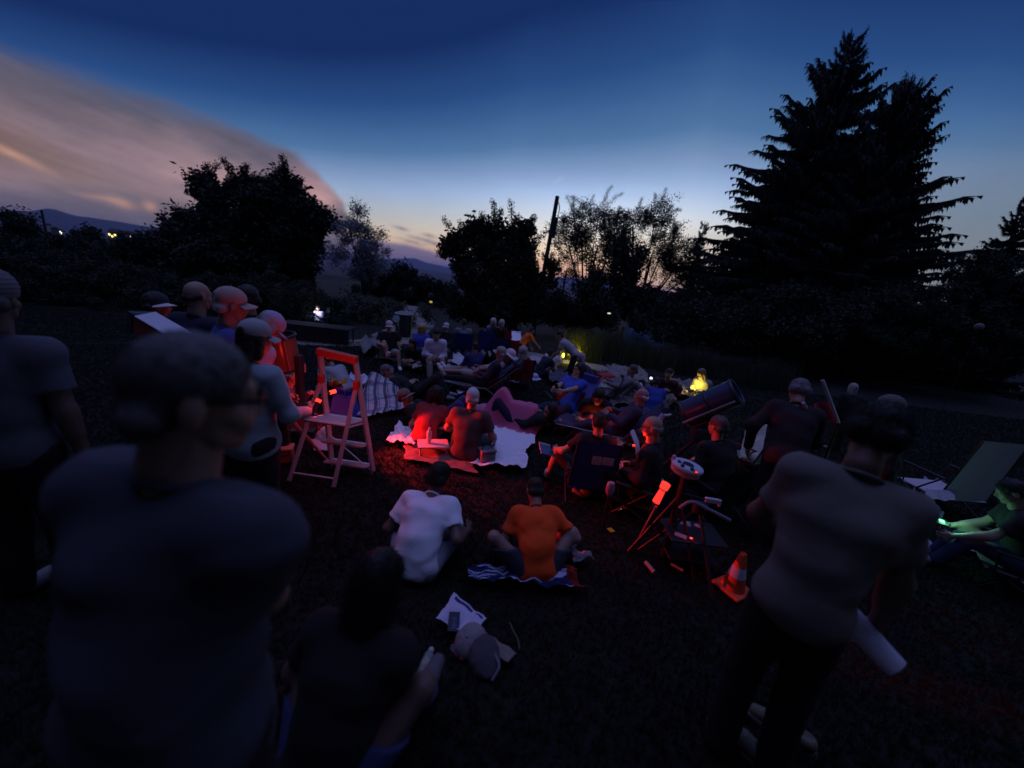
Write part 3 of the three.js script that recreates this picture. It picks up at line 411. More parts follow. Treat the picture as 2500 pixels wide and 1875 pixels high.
function hairGeo(kind, cell) {
  return keep('hair' + kind + cell, () => {
    const scalp = [egg(0, 0.036, 0.016, 0.087, 0.095, 0.106)], face = [egg(0, -0.055, -0.08, 0.068, 0.098, 0.075, { sub: 1 }), egg(-0.083, -0.03, -0.02, 0.026, 0.05, 0.05, { sub: 1 }), egg(0.083, -0.03, -0.02, 0.026, 0.05, 0.05, { sub: 1 })];
    const lumps = (seed, list, n, r0) => { const r = rng(seed); for (let i = 0; i < n; i++) { const a = r() * 6.28, z = r() * 1.2 - 0.2, s = Math.sqrt(Math.max(0, 1 - z * z)); list.push(egg(Math.cos(a) * s * 0.09, 0.03 + z * 0.095, 0.03 + Math.sin(a) * s * 0.1, r0, r0, r0)); } return list; };
    let p, f = 0.004;
    if (kind === 'short') p = [...scalp, cap(V(-0.05, -0.02, 0.075), V(0.05, -0.02, 0.075), 0.042), ...face, egg(0, -0.13, 0.03, 0.12, 0.07, 0.12, { sub: 1 })];
    else if (kind === 'crop') { p = [egg(0, 0.033, 0.015, 0.0815, 0.091, 0.1), cap(V(-0.045, -0.03, 0.075), V(0.045, -0.03, 0.075), 0.036), ...face, egg(0, -0.12, 0.03, 0.12, 0.06, 0.12, { sub: 1 })]; f = 0.002; }
    else if (kind === 'fringe') p = [cap(V(-0.066, 0.0, 0.04), V(-0.03, -0.02, 0.085), 0.026), cap(V(0.066, 0, 0.04), V(0.03, -0.02, 0.085), 0.026), cap(V(-0.03, -0.02, 0.085), V(0.03, -0.02, 0.085), 0.028)];
    else if (kind === 'curly') { p = lumps(4, [...scalp, egg(0, 0.0, 0.045, 0.115, 0.14, 0.1)], 30, 0.045); p.push(cap(V(-0.075, -0.05, 0.03), V(-0.09, -0.2, 0.05), 0.05, 0.055), cap(V(0.075, -0.05, 0.03), V(0.09, -0.2, 0.05), 0.05, 0.055), cap(V(0, -0.05, 0.07), V(0, -0.22, 0.08), 0.075, 0.07), face[0]); f = 0.012; }
    else if (kind === 'bob') p = [...scalp, cap(V(-0.07, 0, 0.01), V(-0.078, -0.12, 0.01), 0.03, 0.026), cap(V(0.07, 0, 0.01), V(0.078, -0.12, 0.01), 0.03, 0.026), cap(V(-0.03, 0, 0.06), V(-0.035, -0.14, 0.06), 0.05, 0.04), cap(V(0.03, 0, 0.06), V(0.035, -0.14, 0.06), 0.05, 0.04), face[0]];
    else if (kind === 'long') p = [...scalp, cap(V(-0.068, 0, 0.02), V(-0.085, -0.24, 0.035), 0.032, 0.028), cap(V(0.068, 0, 0.02), V(0.085, -0.24, 0.035), 0.032, 0.028), cap(V(0, 0, 0.06), V(0, -0.3, 0.085), 0.065, 0.05), face[0]];
    else if (kind === 'puffy') { p = lumps(9, [...scalp, egg(0, 0.02, 0.03, 0.12, 0.12, 0.12)], 40, 0.04); p.push(cap(V(-0.08, -0.04, 0.03), V(-0.095, -0.16, 0.03), 0.05, 0.045), cap(V(0.08, -0.04, 0.03), V(0.095, -0.16, 0.03), 0.05, 0.045), face[0]); f = 0.012; }
    else if (kind === 'tail') p = [...scalp, cap(V(-0.05, -0.02, 0.06), V(0.05, -0.02, 0.06), 0.045), cap(V(0, 0.02, 0.1), V(0.01, -0.06, 0.16), 0.028, 0.034), cap(V(0.01, -0.06, 0.16), V(0.02, -0.24, 0.13), 0.034, 0.012), ...face];
    return surface(p, cell, { k: 0.02, grow: 0.02, mod: (d, x, y, z) => d + f * perlin.noise(x * 50, y * 34, z * 50) + f * 0.6 * perlin.noise(x * 130, y * 50 + 5, z * 130) });
  });
}
function hatGeo(kind, cell) {
  return keep('hat' + kind + cell, () => {
    if (kind === 'cap') return [['crown', surface([egg(0, 0.052, 0.014, 0.093, 0.086, 0.108), egg(0, -0.045, 0, 0.2, 0.075, 0.2, { sub: 1 }), egg(0, 0.044, 0.124, 0.03, 0.02, 0.03, { sub: 1 })], cell, { k: 0.012, mod: (d, x, y, z) => d + 0.0015 * Math.cos(Math.atan2(x, z) * 6) })], ['bill', slab(14, 10, (u, v) => { const a = (u - 0.5) * 2.3, r = 0.086 + v * 0.075 * Math.cos(a * 0.75); return [Math.sin(a) * r * 0.98, 0.034 - 0.016 * v - 0.03 * Math.sin(a) ** 2, 0.012 - Math.cos(a) * r * 1.12]; }, 0.006)], ['button', new THREE.SphereGeometry(0.007, 10, 8).translate(0, 0.139, 0.014)]];
    if (kind === 'sunhat') return [['crown', surface([egg(0, 0.06, 0.014, 0.095, 0.085, 0.108), egg(0, -0.05, 0, 0.2, 0.09, 0.2, { sub: 1 })], cell, { k: 0.012 })], ['brim', slab(40, 4, (u, v) => { const a = u * 6.2832, r = 0.088 + 0.085 * v; return [Math.sin(a) * r, 0.046 - 0.03 * v + 0.012 * Math.sin(a * 3) * v, 0.014 - Math.cos(a) * r * 1.12]; }, 0.005)]];
    return [['crown', surface([egg(0, 0.05, 0.014, 0.095, 0.1, 0.11), egg(0, -0.06, -0.02, 0.2, 0.075, 0.2, { sub: 1 })], cell, { k: 0.015, mod: (d, x, y) => d + 0.002 * Math.sin(y * 300) })]];
  });
}
// ---- hands in hand space: wrist at the origin, fingers along -y, palm facing -z, thumb to +x (mirrored for the other hand)
function handGeo(pose, cell) {
  return keep('hand' + pose + cell, () => {
    const bend = { relax: [0.35, 0.45, 0.3], grip: [0.95, 1.25, 0.7], flat: [0.08, 0.1, 0.08], hold: [0.6, 0.8, 0.4] }[pose], p = [];
    p.push(cap(V(0, 0.03, 0), V(0, -0.012, 0), 0.027, 0.026), cap(V(-0.024, -0.03, 0), V(-0.03, -0.078, 0), 0.016, 0.0135), cap(V(-0.006, -0.025, 0), V(-0.01, -0.086, 0), 0.017, 0.0135), cap(V(0.012, -0.025, 0), V(0.012, -0.086, 0), 0.017, 0.0135), cap(V(0.024, -0.03, 0), V(0.032, -0.08, 0), 0.016, 0.0125));
    [[-0.031, -0.08, 0.7, -0.1], [-0.0105, -0.089, 0.92, -0.03], [0.0115, -0.09, 1, 0.02], [0.033, -0.084, 0.92, 0.08]].forEach(([x, y, L, fan]) => {
      let a = V(x, y, 0), ang = 0; [0.043, 0.026, 0.021].forEach((len, i) => { ang += bend[i]; const b = a.clone().add(V(fan * len * L, -Math.cos(ang) * len * L, -Math.sin(ang) * len * L)); p.push(cap(a, b, 0.0092 - i * 0.0009, 0.0084 - i * 0.0009)); a = b; });
    });
    const t = bend[0] > 0.5 ? [V(0.03, -0.03, -0.008), V(0.05, -0.055, -0.026), V(0.042, -0.08, -0.046), V(0.026, -0.095, -0.056)] : [V(0.028, -0.026, -0.006), V(0.054, -0.05, -0.018), V(0.062, -0.08, -0.026), V(0.062, -0.104, -0.032)];
    p.push(cap(t[0], t[1], 0.016, 0.0125), cap(t[1], t[2], 0.0115, 0.0105), cap(t[2], t[3], 0.0105, 0.009));
    return surface(p, cell, { k: 0.007 });
  });
}
const Y = V(0, 1, 0);
function reach2(root, goal, l1, l2, hint) { // middle joint of a two-bone limb
  const d = goal.clone().sub(root); let L = d.length(); const max = (l1 + l2) * 0.995; if (L > max) { d.multiplyScalar(max / L); L = max; goal.copy(root).add(d); }
  const n = d.clone().normalize(), a = clamp((l1 * l1 - l2 * l2 + L * L) / (2 * L), -l1, l1), h = Math.sqrt(Math.max(0, l1 * l1 - a * a)), s = hint.clone().addScaledVector(n, -hint.dot(n)).normalize();
  return root.clone().addScaledVector(n, a).addScaledVector(s, h);
}
const POSE = { // [pelvis height, lean forward, hands L R, feet L R, elbow hints, knee hint]; -z is ahead, +x is right
  stand: { pelvis: [0, 0.94, 0], lean: 0.03, hands: [[-0.27, 0.84, -0.06], [0.27, 0.84, -0.06]], feet: [[-0.1, 0.07, 0.02], [0.11, 0.07, -0.02]], knee: [0, 0, -1] },
  floor: { pelvis: [0, 0.12, 0], lean: 0.34, hands: [[-0.12, 0.3, -0.42], [0.12, 0.28, -0.42]], feet: [[0.12, 0.07, -0.32], [-0.14, 0.07, -0.4]], knee: [0, 0.75, -0.5], out: 1.4 },
  knees: { pelvis: [0, 0.12, 0], lean: 0.3, hands: [[-0.1, 0.42, -0.5], [0.1, 0.42, -0.52]], feet: [[-0.14, 0.06, -0.52], [0.14, 0.06, -0.5]], knee: [0, 1, -0.3], out: 0.25 },
  chair: { pelvis: [0, 0.34, 0], lean: -0.12, hands: [[-0.13, 0.52, -0.34], [0.13, 0.5, -0.34]], feet: [[-0.13, 0.06, -0.56], [0.13, 0.06, -0.52]], knee: [0, 1, -0.6], out: 0.15 },
  recline: { pelvis: [0, 0.3, 0], lean: -0.85, hands: [[-0.12, 0.48, -0.16], [0.12, 0.5, -0.12]], feet: [[-0.12, 0.26, -0.86], [0.12, 0.26, -0.84]], knee: [0, 1, -0.2], out: 0.1 },
  lie: { pelvis: [0, 0.14, 0], lean: -1.42, hands: [[-0.1, 0.28, 0.1], [0.12, 0.28, 0.14]], feet: [[-0.12, 0.07, -0.55], [0.12, 0.07, -0.5]], knee: [0, 1, 0], out: 0.1 },
  kneel: { pelvis: [0, 0.4, 0.06], lean: 0.5, hands: [[-0.16, 0.5, -0.45], [0.16, 0.5, -0.45]], feet: [[-0.1, 0.06, 0.32], [0.1, 0.06, 0.32]], knee: [0, -0.6, -1] },
};
function headOf(o) { // head centre of a person of size 1
  const P0 = typeof o.pose === 'string' ? POSE[o.pose] : { ...POSE[o.pose.base], ...o.pose }, lean = P0.lean, side = P0.side ?? 0, back = P0.hunch ?? (o.pose === 'floor' || o.pose === 'knees' ? 0.35 : 0.12), hp = o.head ?? [0, 0, 0];
  const up = V(Math.sin(side), Math.cos(lean) * Math.cos(side), -Math.sin(lean)).normalize(), up2 = V(Math.sin(side), Math.cos(lean + back), -Math.sin(lean + back)).normalize(), hq = new THREE.Quaternion().setFromEuler(new THREE.Euler(-hp[0] - (lean + back) * (P0.nod ?? 0.25), -(hp[1] + (P0.twist ?? 0)), -hp[2], 'YXZ'));
  return V(...P0.pelvis).addScaledVector(up, 0.2).addScaledVector(up2, 0.395).addScaledVector(V(0, 1, 0).applyQuaternion(hq), 0.135).addScaledVector(V(0, 0, -1).applyQuaternion(hq), 0.015);
}
// stands or seats a person so that the head is seen at o.eye = [px, py]; o.z: how far away (then the height follows), else the depth follows from the height
function person(o) {
  if (o.eye) {
    const h = headOf(o); let p, lift = o.lift ?? 0;
    if (o.base) { const g = G(...o.base); o.at = V(g.x, landHeight(g.x, g.z), g.z); }
    else {
    if (o.z) { p = P(o.eye[0], o.eye[1], o.z); lift = landHeight(p.x, p.z); o.size = clamp((p.y - lift) / h.y, o.least ?? 0.72, 1.16); } else { p = G(o.eye[0], o.eye[1], h.y * (o.size ?? 1) + (o.lift ?? 0)); lift = landHeight(p.x, p.z) + (o.lift ?? 0); }
    h.multiplyScalar(o.size ?? 1).applyAxisAngle(Y, o.turn * D2R); o.at = V(p.x - h.x, lift, p.z - h.z); }
  }
  const P0 = typeof o.pose === 'string' ? POSE[o.pose] : { ...POSE[o.pose.base], ...o.pose }, S = o.size ?? 1, near = o.near ?? 0, cell = [0.03, 0.021, 0.0145, 0.0115][near], hc = [0.011, 0.0085, 0.006, 0.0045][near], dc = [0.0085, 0.007, 0.0055, 0.0045][near], fat = o.fat ?? 1;
  const t = thing('person', o.label, 'person', o.at, o.turn * D2R, o.group);
  const v3 = (a) => V(...a).multiplyScalar(S), pel = v3(P0.pelvis), lean = P0.lean, side = P0.side ?? 0, tw = P0.twist ?? 0;
  const up = V(Math.sin(side), Math.cos(lean) * Math.cos(side), -Math.sin(lean)).normalize(), back = P0.hunch ?? (o.pose === 'floor' || o.pose === 'knees' ? 0.35 : 0.12), up2 = V(Math.sin(side), Math.cos(lean + back), -Math.sin(lean + back)).normalize();
  const right = V(Math.cos(tw), 0, Math.sin(tw)); right.addScaledVector(up, -right.dot(up)).normalize();
  const waist = pel.clone().addScaledVector(up, 0.2 * S), chest = waist.clone().addScaledVector(up2, 0.17 * S), neck = chest.clone().addScaledVector(up2, 0.17 * S), front = new THREE.Vector3().crossVectors(up2, right);
  const hp = o.head ?? [0, 0, 0]; // pitch down, turn right, tilt
  const hq = new THREE.Quaternion().setFromEuler(new THREE.Euler(-hp[0] - (lean + back) * (P0.nod ?? 0.25), -(hp[1] + tw), -hp[2], 'YXZ'));
  const hx = V(0, 1, 0).applyQuaternion(hq), head = neck.clone().addScaledVector(up2, 0.055 * S).addScaledVector(hx, 0.135 * S).addScaledVector(V(0, 0, -1).applyQuaternion(hq), 0.015 * S);
  const sh = [-1, 1].map((s) => neck.clone().addScaledVector(up2, -0.055 * S).addScaledVector(right, s * 0.172 * S * (fat * 0.5 + 0.5))), hip = [-1, 1].map((s) => pel.clone().addScaledVector(right, s * 0.088 * S * fat).addScaledVector(up, -0.02));
  const hand = P0.hands.map(v3), foot = P0.feet.map(v3), eh = P0.elbow ?? [[-0.6, -0.5, 0.6], [0.6, -0.5, 0.6]];
  const elbow = [0, 1].map((i) => reach2(sh[i], hand[i], 0.285 * S, 0.26 * S, V(...eh[i]))), knee = [0, 1].map((i) => reach2(hip[i], foot[i], 0.43 * S, 0.41 * S, V(...(P0.kneeL && !i ? P0.kneeL : P0.knee)).add(V((i ? 1 : -1) * (P0.out ?? 0.1), 0, 0))));
  const toe = [0, 1].map((i) => { const d = P0.toe?.[i] ? V(...P0.toe[i]) : (() => { const s = foot[i].clone().sub(knee[i]); s.y = 0; const f = V(0, 0, -1); if (foot[i].y > 0.2 * S || Math.abs(knee[i].y - foot[i].y) < 0.2 * S) { const q = foot[i].clone().sub(knee[i]).normalize(); return q.multiplyScalar(0.5).add(V(0, 0.85, 0)); } return f.addScaledVector(s, 0.2); })(); return foot[i].clone().addScaledVector(d.normalize(), 0.17 * S); });
  const sk = o.skin ?? [0.36, 0.22, 0.16], M = (c) => stuffOf('skin', ...c);
  // --- the body itself
  const w = fat, trunk = (g) => [cap(pel.clone().addScaledVector(right, -0.07 * S * w), pel.clone().addScaledVector(right, 0.07 * S * w), (0.105 * S * w) + g), cap(pel.clone().addScaledVector(right, -0.055 * S * w), waist.clone().addScaledVector(right, -0.05 * S * w), 0.1 * S * w + g, 0.093 * S * w + g), cap(pel.clone().addScaledVector(right, 0.055 * S * w), waist.clone().addScaledVector(right, 0.05 * S * w), 0.1 * S * w + g, 0.093 * S * w + g),
    cap(waist.clone().addScaledVector(right, -0.05 * S * w), chest.clone().addScaledVector(right, -0.072 * S), 0.093 * S * w + g, 0.1 * S + g), cap(waist.clone().addScaledVector(right, 0.05 * S * w), chest.clone().addScaledVector(right, 0.072 * S), 0.093 * S * w + g, 0.1 * S + g),
    cap(chest.clone().addScaledVector(right, -0.07 * S), sh[0].clone().addScaledVector(right, 0.05 * S), 0.1 * S + g, 0.066 * S + g), cap(chest.clone().addScaledVector(right, 0.07 * S), sh[1].clone().addScaledVector(right, -0.05 * S), 0.1 * S + g, 0.066 * S + g), cap(sh[0], sh[1], 0.058 * S + g), cap(pel, waist, 0.098 * S * w + g), cap(waist, chest, 0.098 * S * w + g, 0.102 * S + g)];
  const arm = (i, g, to) => { const a = [cap(sh[i], elbow[i], 0.054 * S * w + g, 0.042 * S + g)]; if (to > 1) a.push(cap(elbow[i], elbow[i].clone().lerp(hand[i], to - 1), 0.042 * S + g, 0.03 * S + g)); else a[0] = cap(sh[i], sh[i].clone().lerp(elbow[i], to), 0.056 * S * w + g, 0.05 * S * w + g * 1.3, { flat: 1 }); return a; };
  const leg = (i, g, to) => [cap(hip[i], to < 1 ? hip[i].clone().lerp(knee[i], to) : knee[i], 0.088 * S * w + g, (to < 1 ? 0.07 : 0.056) * S + g), ...(to >= 1 ? [cap(knee[i], knee[i].clone().lerp(foot[i], to - 1), 0.056 * S + g, 0.046 * S + g * 1.2)] : [])];
  const neckTop = head.clone().addScaledVector(hx, -0.07 * S);
  const ft = (i, g) => [cap(foot[i].clone(), foot[i].clone().lerp(toe[i], 0.4).add(V(0, -0.01, 0)), 0.036 * S + g, 0.037 * S + g), cap(foot[i].clone().lerp(toe[i], 0.4).add(V(0, -0.01, 0)), toe[i].clone().add(V(0, -0.02, 0)), 0.037 * S + g, 0.028 * S + g)];
  const body = [...trunk(-0.006), cap(neck.clone().addScaledVector(up2, -0.04 * S), neckTop, 0.062 * S, 0.054 * S)];
  for (const i of [0, 1]) body.push(...arm(i, 0, 2), cap(elbow[i].clone().lerp(hand[i], 0.15), elbow[i].clone().lerp(hand[i], 0.5), 0.043 * S, 0.036 * S), ...leg(i, -0.004, 2), cap(knee[i].clone().lerp(foot[i], 0.12), knee[i].clone().lerp(foot[i], 0.5), 0.047 * S, 0.046 * S), ...ft(i, -0.006));
  const headM = new THREE.Matrix4().compose(head, hq, V(S, S, S)), pieces = [surface(body, Math.max(cell * 1.1, 0.015), { k: 0.03 }), headGeo(hc).clone().applyMatrix4(headM)];
  [0, 1].forEach((i) => {
    const dir = hand[i].clone().sub(elbow[i]).normalize().negate(), face = V(...(P0.palm?.[i] ?? [i ? -0.8 : 0.8, -0.3, -0.2])).negate(), z = face.addScaledVector(dir, -face.dot(dir)).normalize(), x = new THREE.Vector3().crossVectors(dir, z), m = new THREE.Matrix4().makeBasis(x, dir, z);
    const g = handGeo(P0.grip?.[i] ?? 'relax', dc).clone(); const s = S * 1.02, flip = P0.flip?.[i] ?? !i; g.applyMatrix4(new THREE.Matrix4().makeScale(flip ? -s : s, s, s)); if (flip) { const ix = g.index.array; for (let q = 0; q < ix.length; q += 3) { const tt = ix[q]; ix[q] = ix[q + 1]; ix[q + 1] = tt; } g.computeVertexNormals(); }
    g.applyMatrix4(m.setPosition(hand[i])); pieces.push(g);
  });
  part('body', pieces, M(sk), t);
  // --- clothes
  const seed = o.seed ?? o.at.x * 13.7 + o.at.z * 7.1, fold = (amp, fy = 9) => (d, x, y, z) => d + amp * perlin.noise(x * 6 + seed, y * fy + z * 3, z * 6 - seed) + amp * 0.7 * (0.4 - Math.abs(perlin.noise(x * 4 + y * 5 + seed, y * 8 - x * 3.5, z * 4))) ;
  if (o.pants) {
    const [c, len] = o.pants, to = len === 'short' ? 0.86 : len === 'long' ? 1.93 : 1.6, pp = [...trunk(0.008).slice(0, 3).map((q) => q), ...leg(0, 0.016, to), ...leg(1, 0.016, to)], f = fold(0.007, 7);
    part(len === 'short' ? 'shorts' : 'trousers', surface(pp, cell, { k: 0.03, grow: 0.02, mod: (d, x, y, z) => Math.max(f(d, x, y, z), (x - waist.x) * up.x + (y - waist.y) * up.y + (z - waist.z) * up.z + 0.02) }), cloth(...c), t);
  }
  if (o.shirt) {
    const [c, sl = 's', hem = 0.06, amp = 0.009] = o.shirt, to = sl === 'l' ? 1.9 : sl === 'n' ? 0.12 : 0.66, g = 0.016, pp = [...trunk(g)], f = fold(amp);
    for (const i of [0, 1]) pp.push(...arm(i, g, to));
    const hemAt = pel.clone().addScaledVector(up, -hem * S), nk = neck.clone().addScaledVector(up2, 0.028 * S);
    part(o.top ?? (sl === 'l' ? 'sweatshirt' : 'shirt'), surface(pp, cell, { k: 0.055, grow: 0.02, mod: (d, x, y, z) => Math.max(f(d, x, y, z), -((x - hemAt.x) * up.x + (y - hemAt.y) * up.y + (z - hemAt.z) * up.z), (x - nk.x) * up2.x + (y - nk.y) * up2.y + (z - nk.z) * up2.z, 0.015 - y) }), o.shirtMat ?? cloth(...c), t);
    if (near > 0) { const ring = [], fr = new THREE.Vector3().crossVectors(up2, right); for (let i = 0; i < 20; i++) { const a = i / 20 * 6.283; ring.push(nk.clone().addScaledVector(up2, -0.004 - 0.028 * S * (0.5 + 0.5 * Math.cos(a)) * (fr.z < 0 ? 1 : 1)).addScaledVector(right, Math.sin(a) * 0.07 * S).addScaledVector(fr, Math.cos(a) * 0.068 * S)); } part('collar', new THREE.TubeGeometry(new THREE.CatmullRomCurve3(ring, true), 40, 0.0085 * S, 6, true), o.shirtMat ?? cloth(...c), t); }
  }
  if (o.shoes) for (const i of [0, 1]) part('shoe', surface(ft(i, 0.008), Math.min(cell, 0.014), { k: 0.02 }), plastic(...o.shoes, { roughness: 0.7 }), t);
  const put = (g) => g.clone().applyMatrix4(headM);
  if (o.hair) {
    const hm = stuffOf('hair', ...o.hair[1]), hg = put(hairGeo(o.hair[0], hc)), hr = part('hair', hg, hm, t);
    if (near >= 2 && !o.hat) { // single locks over the mass of hair
      const r = rng(77), pa = hg.attributes.position, na = hg.attributes.normal, n = near > 2 ? 5200 : 1500, list = [], L = { crop: 0.012, short: 0.022, fringe: 0.014 }[o.hair[0]] ?? 0.045, dn = hx.clone().negate();
      for (let i = 0; i < n; i++) { const k = Math.floor(r() * pa.count), p = V(pa.getX(k), pa.getY(k), pa.getZ(k)), nn = V(na.getX(k), na.getY(k), na.getZ(k)); if (p.clone().sub(head).applyQuaternion(hq.clone().invert()).z < -0.075 * S) continue; const d = dn.clone().multiplyScalar(0.8).addScaledVector(nn, 0.35 + 0.5 * r()).add(V((r() - 0.5) * 0.9, (r() - 0.5) * 0.5, (r() - 0.5) * 0.9)).normalize(); const x = new THREE.Vector3().crossVectors(d, nn).normalize(), z = new THREE.Vector3().crossVectors(x, d), m = new THREE.Matrix4().makeBasis(x, d, z); m.scale(V(1, L * (0.6 + 0.8 * r()) / 0.03, 1)); m.setPosition(p.addScaledVector(nn, -0.002)); list.push(m); }
      const im = new THREE.InstancedMesh(keep('lock', () => { const g = new THREE.ConeGeometry(0.0011, 0.03, 4, 1, true).translate(0, 0.015, 0); return g; }), hm, list.length); list.forEach((m, i) => im.setMatrixAt(i, m)); im.name = 'hair_strand'; im.userData.kind = 'stuff'; im.castShadow = im.receiveShadow = true; t.add(im);
    }
  }
  if (o.hat) { const hm = o.hatTurn ? headM.clone().multiply(new THREE.Matrix4().makeRotationY(o.hatTurn)) : headM; const root = new THREE.Group(); root.name = 'hat'; t.add(root); for (const [n, g] of hatGeo(o.hat[0], hc)) part(n, g.clone().applyMatrix4(hm), cloth(...(n === 'bill' && o.hat[2] ? o.hat[2] : o.hat[1])), root); }
  if (o.glasses) { const gl = plastic(0.012, 0.012, 0.016), root = new THREE.Group(); root.name = 'glasses'; t.add(root); const rim = (s) => new THREE.TorusGeometry(0.022, 0.0032, 8, 24).scale(1.1, 0.85, 1).translate(s * 0.031, 0.002, -0.103); part('frame', [rim(-1), rim(1), bar(V(-0.008, 0.006, -0.105), V(0.008, 0.006, -0.105), 0.003), beam(V(-0.057, 0.006, -0.1), V(-0.083, 0.008, 0.02), 0.004, 0.009), beam(V(0.057, 0.006, -0.1), V(0.083, 0.008, 0.02), 0.004, 0.009)].map(put), gl, root); }
  t.updateMatrixWorld(true);
  return Object.assign(t, { joints: { head, hand, knee, foot, neck, headM, up2, front, sh, elbow } });
}
// ---------------------------------------------------------------- the crowd
const C = { black: [0.012, 0.012, 0.014], navy: [0.016, 0.022, 0.06], white: [0.78, 0.78, 0.8], grey: [0.2, 0.21, 0.23], tan: [0.34, 0.29, 0.22], jeans: [0.06, 0.09, 0.2], blue: [0.04, 0.08, 0.5], maroon: [0.12, 0.015, 0.02], lav: [0.4, 0.38, 0.55], hairDark: [0.012, 0.009, 0.008], hairBrown: [0.03, 0.018, 0.012], hairGrey: [0.3, 0.3, 0.31], hairWhite: [0.62, 0.62, 0.64], blond: [0.46, 0.33, 0.14], skin: [0.38, 0.24, 0.175], skin2: [0.3, 0.18, 0.13] };
const at = (t, v) => t.localToWorld(v.clone());
// --- nearest, seen from behind
const bigMan = person({ eye: [482, 962], z: 0.71, turn: -14, head: [0.1, 0.5, 0.05], near: 3, fat: 1.16, pose: { base: 'stand', hands: [[-0.3, 0.9, -0.16], [-0.04, 1.0, -0.3]], grip: ['hold', 'hold'], palm: [[0.9, 0, 0], [-0.9, 0, 0]], lean: 0.06, elbow: [[-0.5, -0.5, 0.6], [0.3, -0.9, 0.3]] }, skin: [0.34, 0.21, 0.16], shirt: [[0.05, 0.056, 0.078], 's', 0.16, 0.018], pants: [[0.006, 0.006, 0.009], 'long'], hair: ['crop', [0.1, 0.1, 0.108]], glasses: 1, shoes: C.grey, label: 'large man in navy t-shirt and glasses, nearest at left, seen from behind' });
const creamMan = person({ eye: [2138, 1062], z: 1.45, turn: -30, head: [0.5, 0.3, 0], near: 3, fat: 0.86, least: 0.8, pose: { base: 'stand', lean: 0.14, hunch: 0.14, side: 0.1, hands: [[-0.06, 1.0, -0.34], [0.3, 0.84, -0.2]], grip: ['hold', 'hold'], palm: [[0.9, 0, 0], [-0.9, 0, 0.2]], elbow: [[-1, -0.5, 0.3], [0.6, -0.4, 0.6]] }, skin: [0.16, 0.09, 0.07], shirt: [[0.15, 0.142, 0.132], 's', 0.14, 0.011], pants: [[0.005, 0.005, 0.006], 'long'], hair: ['short', [0.006, 0.005, 0.005]], shoes: [0.01, 0.01, 0.01], label: 'man in cream t-shirt at right, holding a rolled white paper' });
const darkWoman = person({ eye: [925, 1412], turn: -12, head: [0.3, 0.1, 0], near: 3, pose: { base: 'knees', lean: 0.4, hands: [[-0.16, 0.36, -0.4], [-0.02, 0.36, -0.44]], feet: [[-0.2, 0.06, -0.5], [0.2, 0.06, -0.46]], out: 0.5, elbow: [[-0.5, -0.6, 0.4], [0.5, -0.6, 0.4]] }, skin: [0.13, 0.08, 0.065], shirt: [[0.007, 0.007, 0.009], 's'], pants: [[0.03, 0.045, 0.13], 'long'], hair: ['bob', [0.005, 0.004, 0.004]], shoes: [0.1, 0.1, 0.12], label: 'dark haired person in black, sitting nearest on the lawn in jeans' });
const whiteMan = person({ eye: [1072, 1162], size: 1.0, turn: -6, head: [0.2, 0.15, 0.05], near: 3, fat: 1.05, pose: { base: 'floor', lean: 0.42, hunch: 0.5, side: 0.0, hands: [[-0.2, 0.3, -0.4], [0.34, 0.26, -0.34]], feet: [[0.1, 0.07, -0.34], [-0.12, 0.07, -0.42]], elbow: [[-0.4, -0.7, 0.4], [0.5, -0.6, 0.3]] }, skin: [0.12, 0.075, 0.06], shirt: [[0.74, 0.8, 0.92], 's', 0.1, 0.018], pants: [[0.3, 0.32, 0.42], 'short'], hair: ['short', C.hairDark], shoes: [0.2, 0.2, 0.2], label: 'dark haired man in white t-shirt sitting cross-legged with his back turned' });
const orangeBoy = person({ eye: [1306, 1196], size: 0.92, turn: 6, head: [0.5, -0.05, 0], near: 3, pose: { base: 'floor', lean: 0.42, hunch: 0.55, hands: [[-0.16, 0.34, -0.4], [0.24, 0.2, -0.34]], feet: [[-0.3, 0.07, -0.32], [0.16, 0.07, -0.42]], kneeL: [-0.6, 1.2, -0.3], out: 0.7, elbow: [[-0.4, -0.7, 0.4], [0.5, -0.5, 0.3]] }, skin: [0.26, 0.17, 0.14], shirt: [[0.78, 0.075, 0.008], 's', 0.1, 0.016], pants: [[0.03, 0.03, 0.05], 'short'], hair: ['crop', C.hairBrown], shoes: [0.25, 0.25, 0.27], label: 'person in bright orange t-shirt sitting on a patterned towel, one knee up' });
// --- round the red lamp
const greyMan = person({ eye: [624, 826], z: 2.76, turn: -20, head: [0.15, 0.1, 0], near: 2, fat: 1.3, pose: { base: 'stand', hands: [[-0.14, 1.12, -0.36], [0.2, 1.1, -0.34]], grip: ['hold', 'grip'], palm: [[0.9, 0, 0], [-0.9, 0, 0]] }, skin: C.skin2, shirt: [[0.27, 0.34, 0.4], 'l', 0.1, 0.012], pants: [C.black, 'long'], hair: ['bob', C.hairDark], hat: ['cap', [0.34, 0.35, 0.38]], hatTurn: 0.15, shoes: C.grey, label: 'person in blue-grey sweatshirt and grey cap in front of the small telescope' });
const redShirt = person({ eye: [1046, 992], base: [1034, 1088], size: 0.95, turn: -6, head: [0.15, -0.1, 0.05], near: 2, pose: { base: 'floor', lean: 0.5, hunch: 0.5, nod: 0.1 }, shirt: [[0.26, 0.022, 0.03], 's'], pants: [C.black, 'long'], hair: ['puffy', C.hairDark], label: 'person in dark red t-shirt with big curly dark hair, sitting by the low table' });
